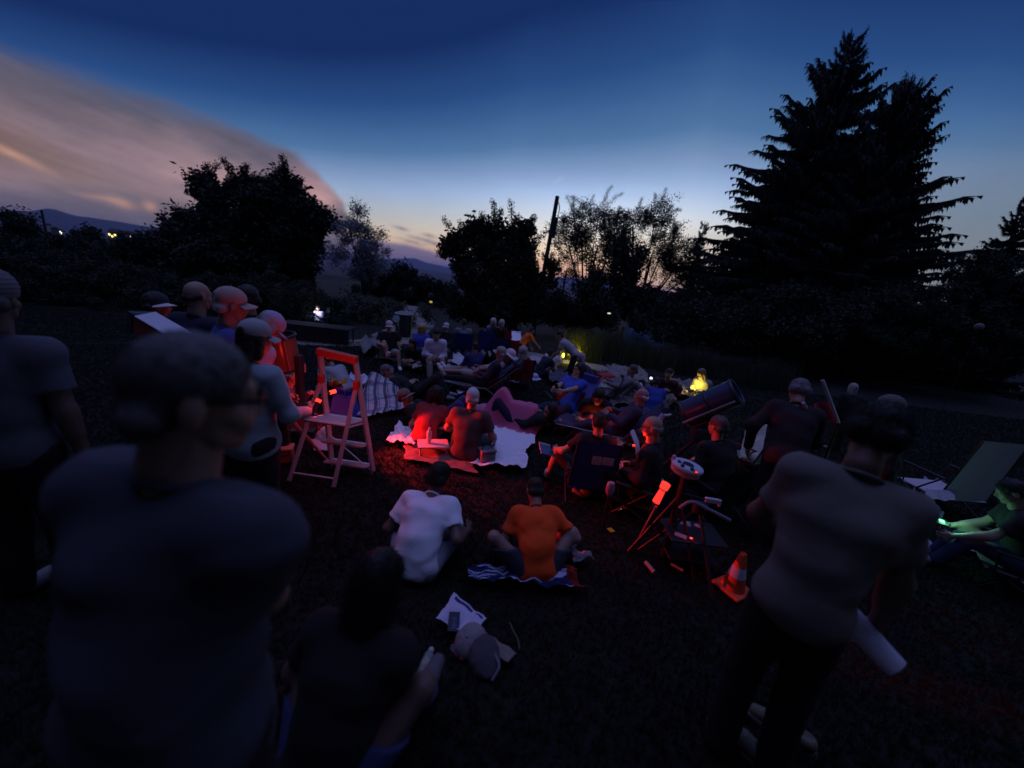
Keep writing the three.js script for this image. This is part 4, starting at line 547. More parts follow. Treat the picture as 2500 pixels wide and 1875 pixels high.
const elder = person({ eye: [1154, 968], size: 1.02, turn: -10, head: [0.0, -0.25, 0], near: 2, fat: 1.12, pose: { base: 'floor', lean: 0.1, hands: [[-0.3, 0.22, -0.36], [0.3, 0.2, -0.3]] }, shirt: [[0.085, 0.05, 0.055], 's', 0.1, 0.006], pants: [[0.05, 0.05, 0.06], 'long'], hair: ['crop', C.hairWhite], label: 'white haired man sitting beside the low table, half lit red' });
const scopeWatcher = person({ eye: [716, 918], turn: -60, head: [0.25, 0, 0], near: 1, pose: { base: 'kneel', lean: 0.2, pelvis: [0, 0.34, 0.06], hands: [[-0.1, 0.72, -0.36], [0.16, 0.66, -0.4]], grip: ['hold', 'grip'] }, size: 0.86, shirt: [[0.1, 0.04, 0.07], 'l'], pants: [C.black, 'long'], hair: ['fringe', C.hairGrey], label: 'bald person crouching behind the small telescope, lit bright red' });
// --- the left group behind the large man
person({ eye: [-22, 728], z: 2.0, turn: 10, head: [0, -0.3, 0], near: 2, fat: 1.1, pose: 'stand', skin: [0.13, 0.08, 0.065], shirt: [[0.085, 0.095, 0.12], 's'], pants: [[0.008, 0.009, 0.014], 'long'], hair: ['short', [0.05, 0.05, 0.05]], hat: ['beanie', [0.13, 0.13, 0.15]], shoes: C.grey, label: 'person in grey t-shirt and grey beanie at the left edge' });
person({ eye: [484, 722], z: 3.72, turn: -14, near: 1, fat: 1.3, pose: 'stand', skin: [0.33, 0.22, 0.17], shirt: [[0.02, 0.023, 0.055], 'l'], pants: [C.black, 'long'], hair: ['fringe', C.hairBrown], shoes: C.grey, label: 'bald man in dark navy top standing behind the large man' });
person({ eye: [566, 745], z: 3.30, turn: -50, near: 1, head: [0.1, -0.2, 0], pose: 'stand', skin: [0.3, 0.17, 0.13], shirt: [[0.05, 0.07, 0.28], 's'], pants: [C.jeans, 'long'], hair: ['crop', C.hairGrey], hat: ['cap', [0.42, 0.3, 0.28]], shoes: C.grey, label: 'person in blue t-shirt and pale pinkish cap looking right' });
person({ eye: [658, 800], z: 3.48, turn: -20, near: 1, head: [0.5, 0.2, 0], pose: { base: 'stand', lean: 0.5, nod: 0.5 }, least: 0.9, shirt: [[0.34, 0.33, 0.5], 'l'], pants: [C.black, 'long'], hair: ['bob', C.hairGrey], hat: ['cap', [0.4, 0.38, 0.54]], shoes: C.grey, label: 'stooping person with pale lavender cap right behind the grey cap' });
person({ eye: [384, 745], z: 3.96, turn: -30, near: 1, head: [0, 0.1, 0], pose: 'stand', shirt: [C.black, 'l'], pants: [C.black, 'long'], hair: ['short', C.hairDark], hat: ['cap', [0.04, 0.04, 0.05], [0.6, 0.6, 0.65]], hatTurn: -0.9, shoes: C.grey, label: 'person in black with a white billed cap, left of the bald man' });
person({ eye: [603, 728], z: 4.08, turn: 60, near: 1, pose: 'stand', skin: C.skin2, shirt: [[0.02, 0.02, 0.03], 'l'], pants: [C.black, 'long'], hair: ['short', C.hairDark], shoes: C.grey, label: 'dim dark dressed person right of the pale pinkish cap' });
// --- middle: chairs and blankets
const tabletMan = person({ eye: [1462, 1030], size: 0.92, turn: -2, head: [0.25, -0.1, 0], near: 2, pose: { base: 'chair', pelvis: [0, 0.3, 0], hands: [[-0.46, 0.5, -0.22], [0.08, 0.5, -0.32]], feet: [[-0.5, 0.06, -0.3], [0.1, 0.06, -0.55]], kneeL: [-0.5, 1, -0.3], grip: ['hold', 'hold'] }, skin: C.skin, shirt: [C.black, 's'], pants: [[0.02, 0.02, 0.03], 'short'], hair: ['short', C.hairDark], shoes: [0.5, 0.42, 0.42], label: 'dark haired man with a tablet in the blue folding chair' });
const profileMan = person({ eye: [1592, 1042], turn: 62, head: [0.12, 0, 0], near: 2, fat: 1.15, pose: { base: 'chair', pelvis: [0, 0.3, 0], lean: -0.05, hands: [[-0.14, 0.5, -0.24], [0.12, 0.48, -0.22]] }, skin: C.skin, shirt: [C.black, 'l'], pants: [C.black, 'long'], hair: ['fringe', [0.26, 0.24, 0.22]], glasses: 1, shoes: C.grey, label: 'grey haired man in black, his face lit red in profile' });
const phoneWoman = person({ eye: [1432, 958], base: [1442, 1046], size: 1.02, turn: 172, head: [0.5, 0, 0], near: 2, pose: { base: 'floor', lean: 0.4, hunch: 0.3, nod: 0.1, hands: [[-0.07, 0.24, -0.36], [0.07, 0.24, -0.36]], grip: ['hold', 'hold'], feet: [[0.1, 0.07, -0.3], [-0.12, 0.07, -0.36]] }, skin: C.skin, shirt: [C.black, 's'], pants: [[0.1, 0.06, 0.09], 'long'], hair: ['long', C.hairDark], label: 'dark haired person in black t-shirt bent over a phone, facing us' });
person({ eye: [1566, 966], turn: 76, head: [0.1, 0.2, 0], near: 1, fat: 1.1, pose: { base: 'recline', lean: -0.6, pelvis: [0, 0.2, 0], feet: [[-0.12, 0.1, -0.8], [0.12, 0.1, -0.76]] }, skin: [0.4, 0.22, 0.2], shirt: [[0.05, 0.035, 0.075], 'l'], pants: [[0.07, 0.05, 0.1], 'long'], hair: ['fringe', C.hairWhite], shoes: C.tan, label: 'white haired man in dark purple lying back with feet to the left' });
person({ eye: [1413, 902], turn: 140, head: [-0.05, 0.35, 0], near: 1, pose: { base: 'recline', lean: -0.55, pelvis: [0, 0.26, 0], hands: [[-0.1, 0.62, -0.34], [0.1, 0.62, -0.3]], grip: ['hold', 'hold'] }, skin: C.skin, shirt: [C.blue, 's'], pants: [C.navy, 'long'], hair: ['long', C.hairDark], glasses: 1, shoes: C.grey, label: 'woman in glasses and bright blue shirt lying in a lounger with a phone' });
person({ eye: [1602, 932], turn: -10, near: 1, size: 0.85, pose: 'floor', skin: C.skin2, shirt: [[0.03, 0.06, 0.34], 's'], pants: [C.navy, 'long'], hair: ['short', C.hairBrown], label: 'child in blue t-shirt sitting with back turned, brown hair' });
const torchHolder = person({ eye: [1633, 912], turn: 150, near: 0, size: 0.95, pose: { base: 'floor', hands: [[-0.1, 0.4, -0.3], [0.36, 0.52, -0.26]], grip: ['hold', 'grip'] }, shirt: [[0.07, 0.012, 0.016], 'l'], pants: [C.black, 'long'], hair: ['short', C.hairDark], label: 'dim person in dark red holding a small white light' });
const yellowPerson = person({ eye: [1712, 912], turn: 118, near: 1, size: 0.95, head: [0.4, 0.1, 0], pose: { base: 'floor', lean: 0.28, hands: [[-0.1, 0.36, -0.34], [0.1, 0.36, -0.36]], grip: ['hold', 'grip'] }, skin: C.skin, shirt: [[0.24, 0.23, 0.22], 'l'], pants: [C.black, 'long'], hair: ['long', [0.2, 0.14, 0.06]], label: 'person whose face is lit yellow by a lamp in the hand' });
person({ eye: [1243, 866], turn: 84, head: [-0.3, 0.1, 0], near: 1, pose: { base: 'recline', lean: -0.95, pelvis: [0, 0.36, 0], feet: [[-0.12, 0.36, -0.86], [0.12, 0.34, -0.84]] }, skin: C.skin, shirt: [[0.5, 0.5, 0.62], 's'], pants: [[0.36, 0.33, 0.3], 'short'], hair: ['short', C.hairGrey], hat: ['sunhat', [0.62, 0.56, 0.58]], shoes: C.white, label: 'person in pale shirt and tan shorts lying in a lounger, hat over the face' });
person({ eye: [1222, 861], turn: 80, head: [0, 0.3, 0], near: 1, pose: { base: 'recline', lean: -0.5, pelvis: [0, 0.24, 0] }, shirt: [[0.03, 0.025, 0.05], 'l'], pants: [C.black, 'long'], hair: ['short', C.hairGrey], hat: ['cap', [0.3, 0.28, 0.26]], shoes: C.tan, label: 'person in dark top with a khaki cap, behind the lounger with the pale shirt' });
person({ eye: [1276, 858], turn: 20, near: 1, pose: 'chair', shirt: [C.maroon, 's'], pants: [C.navy, 'long'], hair: ['curly', [0.33, 0.31, 0.31]], shoes: C.grey, size: 0.8, label: 'person with grey curly hair in maroon, right of the red chair' });
person({ eye: [950, 795], turn: 208, head: [0.1, 0, 0], near: 1, fat: 1.2, pose: { base: 'chair', hands: [[-0.26, 0.62, -0.3], [0.2, 0.6, -0.36]], feet: [[-0.2, 0.06, -0.56], [0.1, 0.34, -0.5]] }, skin: C.skin, shirt: [C.black, 's'], pants: [[0.36, 0.34, 0.31], 'short'], hair: ['crop', C.hairWhite], hat: ['cap', [0.5, 0.49, 0.47]], shoes: C.white, size: 0.9, label: 'man in black shirt, tan shorts and pale cap in a chair at far left' });
person({ eye: [1030, 802], turn: 190, near: 1, pose: 'chair', size: 0.84, skin: C.skin, shirt: [[0.06, 0.09, 0.5], 's'], pants: [C.navy, 'long'], hair: ['puffy', C.blond], shoes: C.grey, label: 'woman with big curly blonde hair in blue t-shirt' });
const letterGirl = person({ eye: [1066, 815], turn: 198, head: [0.3, 0.1, 0], near: 1, pose: { base: 'chair', lean: 0.2, pelvis: [0, 0.3, 0], hands: [[-0.04, 0.46, -0.34], [0.08, 0.5, -0.34]] }, skin: C.skin, shirt: [[0.6, 0.6, 0.72], 'l'], pants: [[0.3, 0.26, 0.23], 'long'], hair: ['tail', C.hairDark], shoes: C.tan, label: 'person in white sweatshirt with dark letters, arms folded' });
person({ eye: [1133, 788], turn: 20, near: 1, fat: 1.1, pose: 'chair', size: 0.93, shirt: [[0.2, 0.22, 0.27], 's'], pants: [C.navy, 'long'], hair: ['short', C.hairBrown], shoes: C.grey, label: 'person in grey t-shirt with back turned, left of the navy chairs' });
person({ eye: [1204, 786], turn: 160, near: 1, pose: 'kneel', size: 1.0, shirt: [[0.16, 0.18, 0.26], 's'], pants: [[0.05, 0.06, 0.13], 'long'], hair: ['bob', [0.5, 0.46, 0.4]], label: 'pale haired woman in grey-blue at the dark edge of the lawn' });
person({ eye: [1225, 790], turn: 200, near: 0, pose: 'kneel', size: 1.0, shirt: [C.black, 'l'], pants: [C.black, 'long'], hair: ['short', [0.4, 0.38, 0.36]], label: 'dim person in black right of the pale haired woman' });
person({ eye: [1089, 798], turn: 170, near: 1, pose: { base: 'chair', feet: [[-0.13, 0.06, -0.55], [0.15, 0.06, -0.5]] }, size: 0.86, shirt: [C.black, 'l'], pants: [[0.3, 0.3, 0.4], 'long'], hair: ['short', C.hairDark], hat: ['cap', [0.5, 0.52, 0.58]], shoes: C.grey, label: 'person in black with a white cap and pale grey leggings' });
const stoop = person({ eye: [1366, 818], turn: 80, near: 1, pose: { base: 'kneel', lean: 0.85, pelvis: [0, 0.5, 0], hands: [[-0.14, 0.36, -0.66], [0.1, 0.34, -0.6]] }, shirt: [[0.36, 0.33, 0.42], 's'], pants: [C.black, 'long'], hair: ['short', C.hairDark], size: 1.0, label: 'person in pale lavender t-shirt stooping left beside the lit grass' });
person({ eye: [1300, 806], turn: -70, near: 1, pose: { base: 'kneel', lean: 0.6, hands: [[-0.1, 0.1, -0.5], [0.2, 0.3, -0.7]] }, skin: C.skin, shirt: [[0.75, 0.14, 0.015], 's'], pants: [C.black, 'long'], hair: ['short', C.hairDark], size: 0.82, label: 'person in orange t-shirt reaching towards the stooping one' });
const farReader = person({ eye: [776, 752], z: 12.5, turn: 175, head: [0.45, 0, 0], near: 0, pose: { base: 'chair', hands: [[-0.07, 0.72, -0.3], [0.07, 0.72, -0.3]], grip: ['hold', 'hold'] }, least: 0.6, skin: C.skin, shirt: [[0.42, 0.4, 0.5], 'l'], pants: [C.black, 'long'], hair: ['short', C.hairBrown], shoes: C.grey, label: 'person far back reading from a bright white screen' });
// --- by the ladder
person({ eye: [800, 880], turn: 66, head: [0.5, 0, 0], near: 1, pose: { base: 'knees', lean: 0.75 }, shirt: [[0.3, 0.36, 0.4], 's'], pants: [[0.1, 0.15, 0.3], 'long'], hair: ['short', C.hairBrown], shoes: C.grey, size: 0.9, label: 'person in jeans bending forward behind the step ladder' });
person({ eye: [945, 905], turn: -80, near: 1, pose: { base: 'lie', lean: -1.3 }, shirt: [C.black, 'l'], pants: [C.black, 'long'], hair: ['short', [0.13, 0.11, 0.1]], shoes: C.grey, label: 'person in black lying down, brown hair, beyond the plaid blanket' });
person({ eye: [990, 968], turn: -98, near: 1, head: [-0.1, 0, 0], pose: { base: 'lie', feet: [[-0.12, 0.07, -0.42], [0.12, 0.07, -0.44]], knee: [0, 1, 0] }, shirt: [C.black, 'l'], pants: [[0.035, 0.045, 0.16], 'long'], hair: ['short', C.hairBrown], hat: ['cap', [0.2, 0.17, 0.14]], shoes: C.grey, label: 'person lying under the plaid blanket with navy knees raised' });
// --- right side
const torchMan = person({ eye: [1950, 955], z: 3.96, turn: -28, head: [0.5, 0, 0], near: 2, least: 0.95, pose: { base: 'stand', lean: 0.5, hands: [[-0.3, 0.9, -0.2], [0.14, 0.98, -0.55]], grip: ['relax', 'grip'] }, skin: C.skin2, shirt: [[0.018, 0.012, 0.016], 'l'], pants: [C.black, 'long'], hair: ['short', [0.16, 0.15, 0.17]], shoes: C.grey, label: 'man in black stooping over the red cloth, holding a red torch' });
person({ eye: [2168, 1000], z: 3.48, turn: 62, head: [0.1, 0, 0], near: 2, pose: 'stand', least: 0.85, skin: [0.3, 0.15, 0.13], shirt: [C.black, 'l'], pants: [C.black, 'long'], hair: ['crop', C.hairGrey], hat: ['beanie', [0.14, 0.13, 0.12]], shoes: C.grey, label: 'person in black with a dim beanie, behind the cream t-shirt' });
person({ eye: [2076, 962], z: 6.72, turn: 0, near: 0, pose: 'stand', shirt: [C.black, 'l'], pants: [C.black, 'long'], hair: ['bob', [0.3, 0.29, 0.28]], shoes: C.grey, label: 'far dim person with pale hair at right' });
const greenPerson = person({ eye: [2468, 1200], turn: 52, head: [0.4, 0, 0], near: 2, pose: { base: 'chair', lean: 0.25, hands: [[-0.16, 0.42, -0.52], [0.1, 0.44, -0.5]], grip: ['hold', 'hold'] }, size: 0.95, skin: [0.34, 0.24, 0.18], shirt: [[0.02, 0.02, 0.022], 's'], pants: [[0.03, 0.04, 0.1], 'long'], hair: ['short', C.hairDark], shoes: C.grey, label: 'dark haired seated person at right whose hands are lit green' });
person({ eye: [1752, 1040], turn: 20, near: 1, pose: { base: 'chair', lean: 0.3 }, shirt: [C.black, 'l'], pants: [C.black, 'long'], hair: ['short', [0.06, 0.055, 0.05]], size: 1.0, shoes: C.grey, label: 'dim person in black under the big telescope tube' });

person({ eye: [1418, 874], turn: 100, near: 0, pose: 'floor', shirt: [[0.05, 0.04, 0.09], 'l'], pants: [C.navy, 'long'], hair: ['bob', [0.3, 0.24, 0.3]], size: 0.95, label: 'person with pale pinkish hair in dark purple, just behind the woman in glasses' });
person({ eye: [1544, 903], turn: 96, near: 0, pose: { base: 'recline', lean: -0.8, pelvis: [0, 0.2, 0], feet: [[-0.12, 0.1, -0.85], [0.12, 0.1, -0.8]] }, shirt: [[0.2, 0.18, 0.19], 'l'], pants: [[0.24, 0.22, 0.22], 'long'], hair: ['short', [0.08, 0.06, 0.05]], shoes: C.tan, label: 'person in grey lying along the path beside the pale blanket' });
person({ eye: [1652, 950], turn: 84, near: 0, pose: 'lie', shirt: [[0.28, 0.24, 0.22], 'l'], pants: [[0.2, 0.18, 0.17], 'long'], hair: ['short', C.hairBrown], label: 'person in tan lying down right of the child in blue' });
person({ eye: [1160, 846], turn: 30, near: 0, pose: 'chair', size: 0.85, shirt: [[0.03, 0.04, 0.15], 'l'], pants: [C.black, 'long'], hair: ['short', C.hairDark], label: 'dark haired person in navy seated between the navy chairs' });
person({ eye: [1006, 838], turn: 160, near: 0, pose: 'floor', size: 0.9, shirt: [C.black, 'l'], pants: [C.black, 'long'], hair: ['long', C.hairDark], label: 'person in black sitting on the ground left of the blonde woman' });
person({ eye: [1346, 862], turn: -60, near: 0, pose: 'knees', size: 0.85, skin: C.skin, shirt: [[0.02, 0.02, 0.04], 's'], pants: [C.navy, 'short'], hair: ['short', C.hairDark], label: 'person in dark top with bare knees below the stooping one' });
// ---------------------------------------------------------------- chairs
const LATER = [];
const STEEL = metal(0.25, 0.25, 0.27), BLACKP = plastic(0.014, 0.014, 0.016), rest = (p) => V(p.x, landHeight(p.x, p.z), p.z), gp = (px, py) => rest(G(px, py));
function campChair(fabric, at, turn, label, k = 1, o = {}) {
  const t = thing('camp_chair', label, 'chair', at, turn * D2R, 'folding chairs on the lawn'), y = (o.seat ?? 0.24) * k, w = 0.25 * k, top = y + (o.back ?? 0.48) * k, m = o.frame ?? BLACKP, m2 = o.backMat ?? fabric;
  part('seat', slab(8, 8, (u, v) => [(u - 0.5) * 2 * w, y - 0.03 * Math.sin(u * Math.PI) * Math.sin(v * Math.PI), mix(-0.26, 0.16, v) * k], 0.012), fabric, t);
  part('backrest', slab(8, 10, (u, v) => [(u - 0.5) * 2 * w * (1 - 0.06 * v), mix(y + 0.02, top, v) + 0.012 * Math.sin(u * Math.PI) * v, (0.15 + 0.1 * v) * k + 0.035 * Math.sin(u * Math.PI)], 0.012).scale(1, 1, 1), m2, t);
  for (const s of [-1, 1]) { part('leg', bar(V(s * w, 0, -0.26 * k), V(s * w, y + 0.2 * k, 0.12 * k), 0.011), m, t); part('leg', bar(V(s * w * 1.04, 0, 0.24 * k), V(s * w * 1.04, y + 0.02, -0.24 * k), 0.011), m, t); part('back_post', bar(V(s * w, y, 0.14 * k), V(s * w * 0.95, top, 0.26 * k), 0.011), m, t); part('armrest', block(0.05, 0.022, 0.4 * k, s * (w + 0.02), y + 0.2 * k, -0.06 * k), m, t); part('arm_post', bar(V(s * w, y, -0.2 * k), V(s * (w + 0.02), y + 0.2 * k, -0.22 * k), 0.009), m, t); }
  return t;
}
const seatUnder = (p, fabric, label, o) => campChair(fabric, p.position.clone(), p.rotation.y / D2R, label, (o?.k ?? 1), o);
const people = scene.children.filter((o) => o.name.startsWith('person')), who = (s) => people.find((o) => o.userData.label.startsWith(s));
const blueChair = seatUnder(tabletMan, cloth(0.026, 0.04, 0.2), 'navy blue folding chair with two white notes pinned on its back', { seat: 0.18, back: 0.62 });
{
  const k = blueChair; const noteTex = (seed) => { const c = document.createElement('canvas'); c.width = 128; c.height = 96; const x = c.getContext('2d'), r = rng(seed); x.fillStyle = '#c9c9cf'; x.fillRect(0, 0, 128, 96); x.strokeStyle = '#6a6a78'; x.lineWidth = 3; for (let i = 0; i < 5; i++) { x.beginPath(); x.moveTo(14, 18 + i * 15); for (let j = 1; j < 9; j++) x.lineTo(14 + j * (9 + 3 * r()), 18 + i * 15 + (r() - 0.5) * 5); x.stroke(); } const t = new THREE.CanvasTexture(c); t.colorSpace = THREE.SRGBColorSpace; return t; };
  part('paper_note', slab(4, 4, (u, v) => [mix(-0.1, 0.0, u), 0.02 * (0.5 - v) * 0, mix(0, 0.11, v)], 0.002).rotateX(-Math.PI / 2 + 0.2).translate(0.03, 0.56, 0.292), new THREE.MeshStandardMaterial({ map: noteTex(2), roughness: 0.9 }), k);
  part('paper_note', slab(4, 4, (u, v) => [mix(-0.06, 0.06, u), 0.0, mix(0, 0.1, v)], 0.002).rotateX(-Math.PI / 2 + 0.2).translate(0.1, 0.57, 0.295), new THREE.MeshStandardMaterial({ map: noteTex(3), roughness: 0.9 }), k);
}
seatUnder(profileMan, cloth(0.013, 0.013, 0.015), 'black folding chair under the man with the red profile', { seat: 0.2 });
seatUnder(who('person with grey curly'), cloth(0.2, 0.012, 0.015), 'dark red folding chair under the grey curls', {});
seatUnder(who('man in black shirt'), cloth(0.2, 0.19, 0.17), 'greyish tan folding chair under the man with the pale cap', { k: 0.95 });
seatUnder(who('woman with big curly'), cloth(0.02, 0.02, 0.025), 'black folding chair under the blonde woman', {});
seatUnder(letterGirl, cloth(0.018, 0.018, 0.022), 'black low chair under the white sweatshirt', { seat: 0.2 });
seatUnder(who('person in grey t-shirt with back'), cloth(0.02, 0.03, 0.17), 'navy folding chair under the grey t-shirt with back turned', {});
seatUnder(who('person in black with a white cap and'), cloth(0.02, 0.02, 0.03), 'black folding chair under the pale grey leggings', {});
seatUnder(farReader, cloth(0.014, 0.014, 0.016), 'black chair of the far reader with the bright screen', {});
seatUnder(greenPerson, cloth(0.14, 0.13, 0.15), 'grey canvas chair under the person with green lit hands', { back: 0.6 });
seatUnder(who('dim person in black under'), cloth(0.014, 0.014, 0.016), 'black chair below the big telescope tube', {});
campChair(cloth(0.42, 0.02, 0.018), gp(1240, 880), 8, 'empty bright red folding chair between the navy chairs and the grey curls', 1, { back: 0.62, seat: 0.28 });
campChair(cloth(0.022, 0.03, 0.2), gp(1188, 882), -6, 'navy folding chair just right of the grey t-shirt', 1, { back: 0.6, seat: 0.28 });
campChair(cloth(0.022, 0.03, 0.12), gp(1215, 888), 10, 'darker navy folding chair left of the bright red one', 1, { back: 0.5, seat: 0.28 });
campChair(cloth(0.5, 0.46, 0.5), gp(2285, 1250), 4, 'large grey canvas chair at right with pale things on its seat', 1.3, { back: 0.66 });
campChair(cloth(0.34, 0.31, 0.33), gp(2490, 1260), -10, 'grey canvas chair cut by the right edge', 1.12, { back: 0.66 });
for (const [c, l, w] of [
  [[[1106, 880], [1150, 890], [1140, 908], [1100, 902]], 'pale crumpled blanket right of the striped cloth', [0.5, 0.5, 0.56]], [[[1330, 880], [1372, 886], [1366, 900], [1326, 896]], 'small pale blanket before the bare knees', [0.4, 0.38, 0.42]], [[[1290, 884], [1326, 888], [1322, 900], [1288, 896]], 'pale heap left of the bare knees', [0.44, 0.42, 0.46]], [[[1180, 905], [1240, 912], [1230, 930], [1176, 922]], 'dark blue ground sheet before the loungers', [0.04, 0.05, 0.14]], [[[1340, 926], [1385, 926], [1380, 944], [1336, 944]], 'dark rumpled blanket with a pale fold beyond the red sling', [0.09, 0.085, 0.12]], [[[920, 862], [960, 868], [956, 884], [914, 880]], 'dark mat before the man with the pale cap', [0.03, 0.03, 0.04]], [[[1440, 950], [1486, 950], [1490, 972], [1444, 972]], 'tan jacket heap behind the bent phone user', [0.34, 0.3, 0.27]], [[[1510, 955], [1560, 962], [1552, 978], [1506, 972]], 'whitish blanket strip above the dark purple lounger', [0.46, 0.45, 0.52]], [[[1690, 962], [1750, 966], [1744, 990], [1690, 988]], 'grey bag heap below the person lit yellow', [0.2, 0.19, 0.2]], [[[855, 935], [900, 940], [896, 958], [850, 954]], 'whitish pillow above the plaid blanket', [0.6, 0.6, 0.7]], [[[1010, 905], [1040, 908], [1036, 918], [1006, 916]], 'small pale jacket before the blonde woman', [0.4, 0.38, 0.38]], [[[2240, 1200], [2300, 1206], [2310, 1240], [2236, 1232]], 'pale folded jacket before the large grey canvas chair', [0.3, 0.3, 0.38]]]) LATER.push(() => sheet(l.includes('bag') ? 'bag' : l.includes('jacket') ? 'jacket' : l.includes('pillow') ? 'pillow' : l.includes('mat ') ? 'ground_mat' : 'blanket', l, l.includes('bag') ? 'bag' : l.includes('jacket') ? 'jacket' : l.includes('pillow') ? 'pillow' : 'blanket', c, cloth(...w), { amp: l.includes('sheet') || l.includes('mat ') ? 0.03 : 0.15, seed: c[0][0], n: 26 }));
const redSling = campChair(cloth(0.6, 0.035, 0.015), gp(1372, 1012), 14, 'low red sling chair left of the bent dark haired phone user', 1.1, { seat: 0.12, back: 0.38, backMat: cloth(0.6, 0.035, 0.015) });
campChair(cloth(0.014, 0.014, 0.018), gp(1480, 985), 80, 'black low chair with a red seat cushion in the middle of the crowd', 0.9);
campChair(cloth(0.3, 0.28, 0.26), gp(1830, 1150), 30, 'dark low chair with a beige garment at right', 0.95, { frame: BLACKP });
function lounger(p, fabric, label) { // reclined sling bed under a person lying back
  const t = thing('lounge_chair', label, 'lounge chair', p.position.clone(), p.rotation.y, 'low loungers on the lawn'), y = p.joints.knee[0].y - 0.13;
  part('bed', slab(8, 14, (u, v) => [(u - 0.5) * 0.58, 0.2 + 0.05 * Math.cos(v * 5) - 0.02 * Math.sin(u * Math.PI), mix(-0.95, 0.12, v)], 0.012), fabric, t);
  part('backrest', slab(8, 12, (u, v) => [(u - 0.5) * 0.58, 0.2 + 0.5 * v - 0.02 * Math.sin(u * Math.PI), 0.12 + 0.55 * v], 0.012), fabric, t);
  part('headrest', block(0.46, 0.16, 0.07, 0, 0.72, 0.66, 0.03).rotateX(0), fabric, t);
  for (const s of [-0.3, 0.3]) { part('leg', bar(V(s, 0, -0.75), V(s, 0.22, -0.6), 0.012), STEEL, t); part('leg', bar(V(s, 0, 0.45), V(s, 0.22, 0.05), 0.012), STEEL, t); part('rail', bar(V(s, 0.22, -0.95), V(s, 0.2, 0.12), 0.012), STEEL, t); part('rail', bar(V(s, 0.2, 0.12), V(s, 0.72, 0.68), 0.012), STEEL, t); part('prop', bar(V(s, 0, 0.45), V(s, 0.46, 0.4), 0.01), STEEL, t); }
}
lounger(who('person in pale shirt and tan'), cloth(0.05, 0.08, 0.17), 'blue-grey lounger under the person with the hat over the face');
lounger(who('woman in glasses'), cloth(0.08, 0.08, 0.3), 'blue lounger with a headrest under the woman in glasses');
lounger(who('white haired man in dark purple'), cloth(0.05, 0.04, 0.09), 'dark purple lounger under the white haired man lying back');
lounger(who('person in dark top with a khaki'), cloth(0.03, 0.03, 0.05), 'dark lounger under the person with the khaki cap');
// ---------------------------------------------------------------- the step ladder
{
  const R0 = gp(912, 1157), L0 = gp(812, 1143), B0 = gp(813, 1196), A0 = L0.clone().add(B0.clone().sub(R0)), dz = R0.z, o = R0.clone().add(L0).add(A0).add(B0).multiplyScalar(0.25), t = thing('step_ladder', 'aluminium step ladder with a red plastic top bar, standing on the lawn', 'ladder', o);
  const q = (p) => p.clone().sub(o), al = metal(0.62, 0.6, 0.62, { roughness: 0.42, metalness: 0.35 }), white = plastic(0.62, 0.6, 0.62), red = plastic(0.62, 0.06, 0.03);
  const zt = (R0.z * 0.55 + B0.z * 0.45), Rt = q(P(868, 882, -zt)), Lt = q(P(781, 862, -zt + 0.04)), Rj = q(P(870, 942, -zt)), Lj = q(P(784, 926, -zt + 0.04)), r0 = q(R0), l0 = q(L0), a0 = q(A0), b0 = q(B0);
  part('top_bar', beam(Lt.clone().lerp(Rt, -0.07).add(V(0, 0.015, 0)), Rt.clone().lerp(Lt, -0.05).add(V(0, 0.015, 0)), 0.085, 0.085, V(0, 0, 1), 0.02), red, t);
  part('rail', beam(r0, Rt, 0.062, 0.028, V(1, 0, 0.3)), al, t); part('rail', beam(l0, Lt, 0.062, 0.028, V(1, 0, 0.3)), al, t);
  part('support_leg', bar(b0, Rj, 0.024, 0.024, 12), al, t); part('support_leg', bar(a0, Lj, 0.024, 0.024, 12), al, t);
  for (const j of [Rj, Lj]) part('hinge', [block(0.06, 0.1, 0.075, j.x, j.y + 0.01, j.z, 0.02)], red, t);
  const on = (a, b, y) => a.clone().lerp(b, (y - a.y) / (b.y - a.y)), step = (y, d, th, n) => { const l = on(l0, Lt, y), r = on(r0, Rt, y), fw = b0.clone().sub(r0).setY(0).normalize(); part(n, slab(6, 4, (u, v) => { const p = l.clone().lerp(r, u).addScaledVector(fw, mix(-0.02, d, v)); return [p.x, y, p.z]; }, th), white, t); for (let k = 1; k < 4; k++) { const p1 = l.clone().addScaledVector(fw, d * k / 4).add(V(0, 0.004, 0)), p2 = r.clone().addScaledVector(fw, d * k / 4).add(V(0, 0.004, 0)); part('tread_ridge', beam(p1.lerp(p2, 0.05), p2.clone(), 0.008, 0.005), al, t); } };
  const yj = Rj.y, base = r0.y; step(base + (yj - base) * 0.64, 0.25, 0.03, 'platform'); step(base + (yj - base) * 0.36, 0.09, 0.03, 'tread'); step(base + (yj - base) * 0.12, 0.1, 0.03, 'tread');
  const yp = base + (yj - base) * 0.6; part('platform_brace', bar(on(b0, Rj, yp), on(r0, Rt, yp), 0.011), al, t); part('platform_brace', bar(on(a0, Lj, yp), on(l0, Lt, yp), 0.011), al, t); part('cross_brace', bar(on(a0, Lj, base + 0.12), on(b0, Rj, base + 0.12), 0.011), al, t); part('cross_brace', beam(on(l0, Lt, base + 0.46), on(r0, Rt, base + 0.02), 0.02, 0.006), white, t); part('cross_brace', beam(on(a0, Lj, base + 0.8), on(l0, Lt, base + 0.55), 0.02, 0.006), white, t);
  for (const f of [r0, l0, a0, b0]) part('foot', block(0.055, 0.05, 0.05, f.x, f.y + 0.02, f.z, 0.012), BLACKP, t);
}
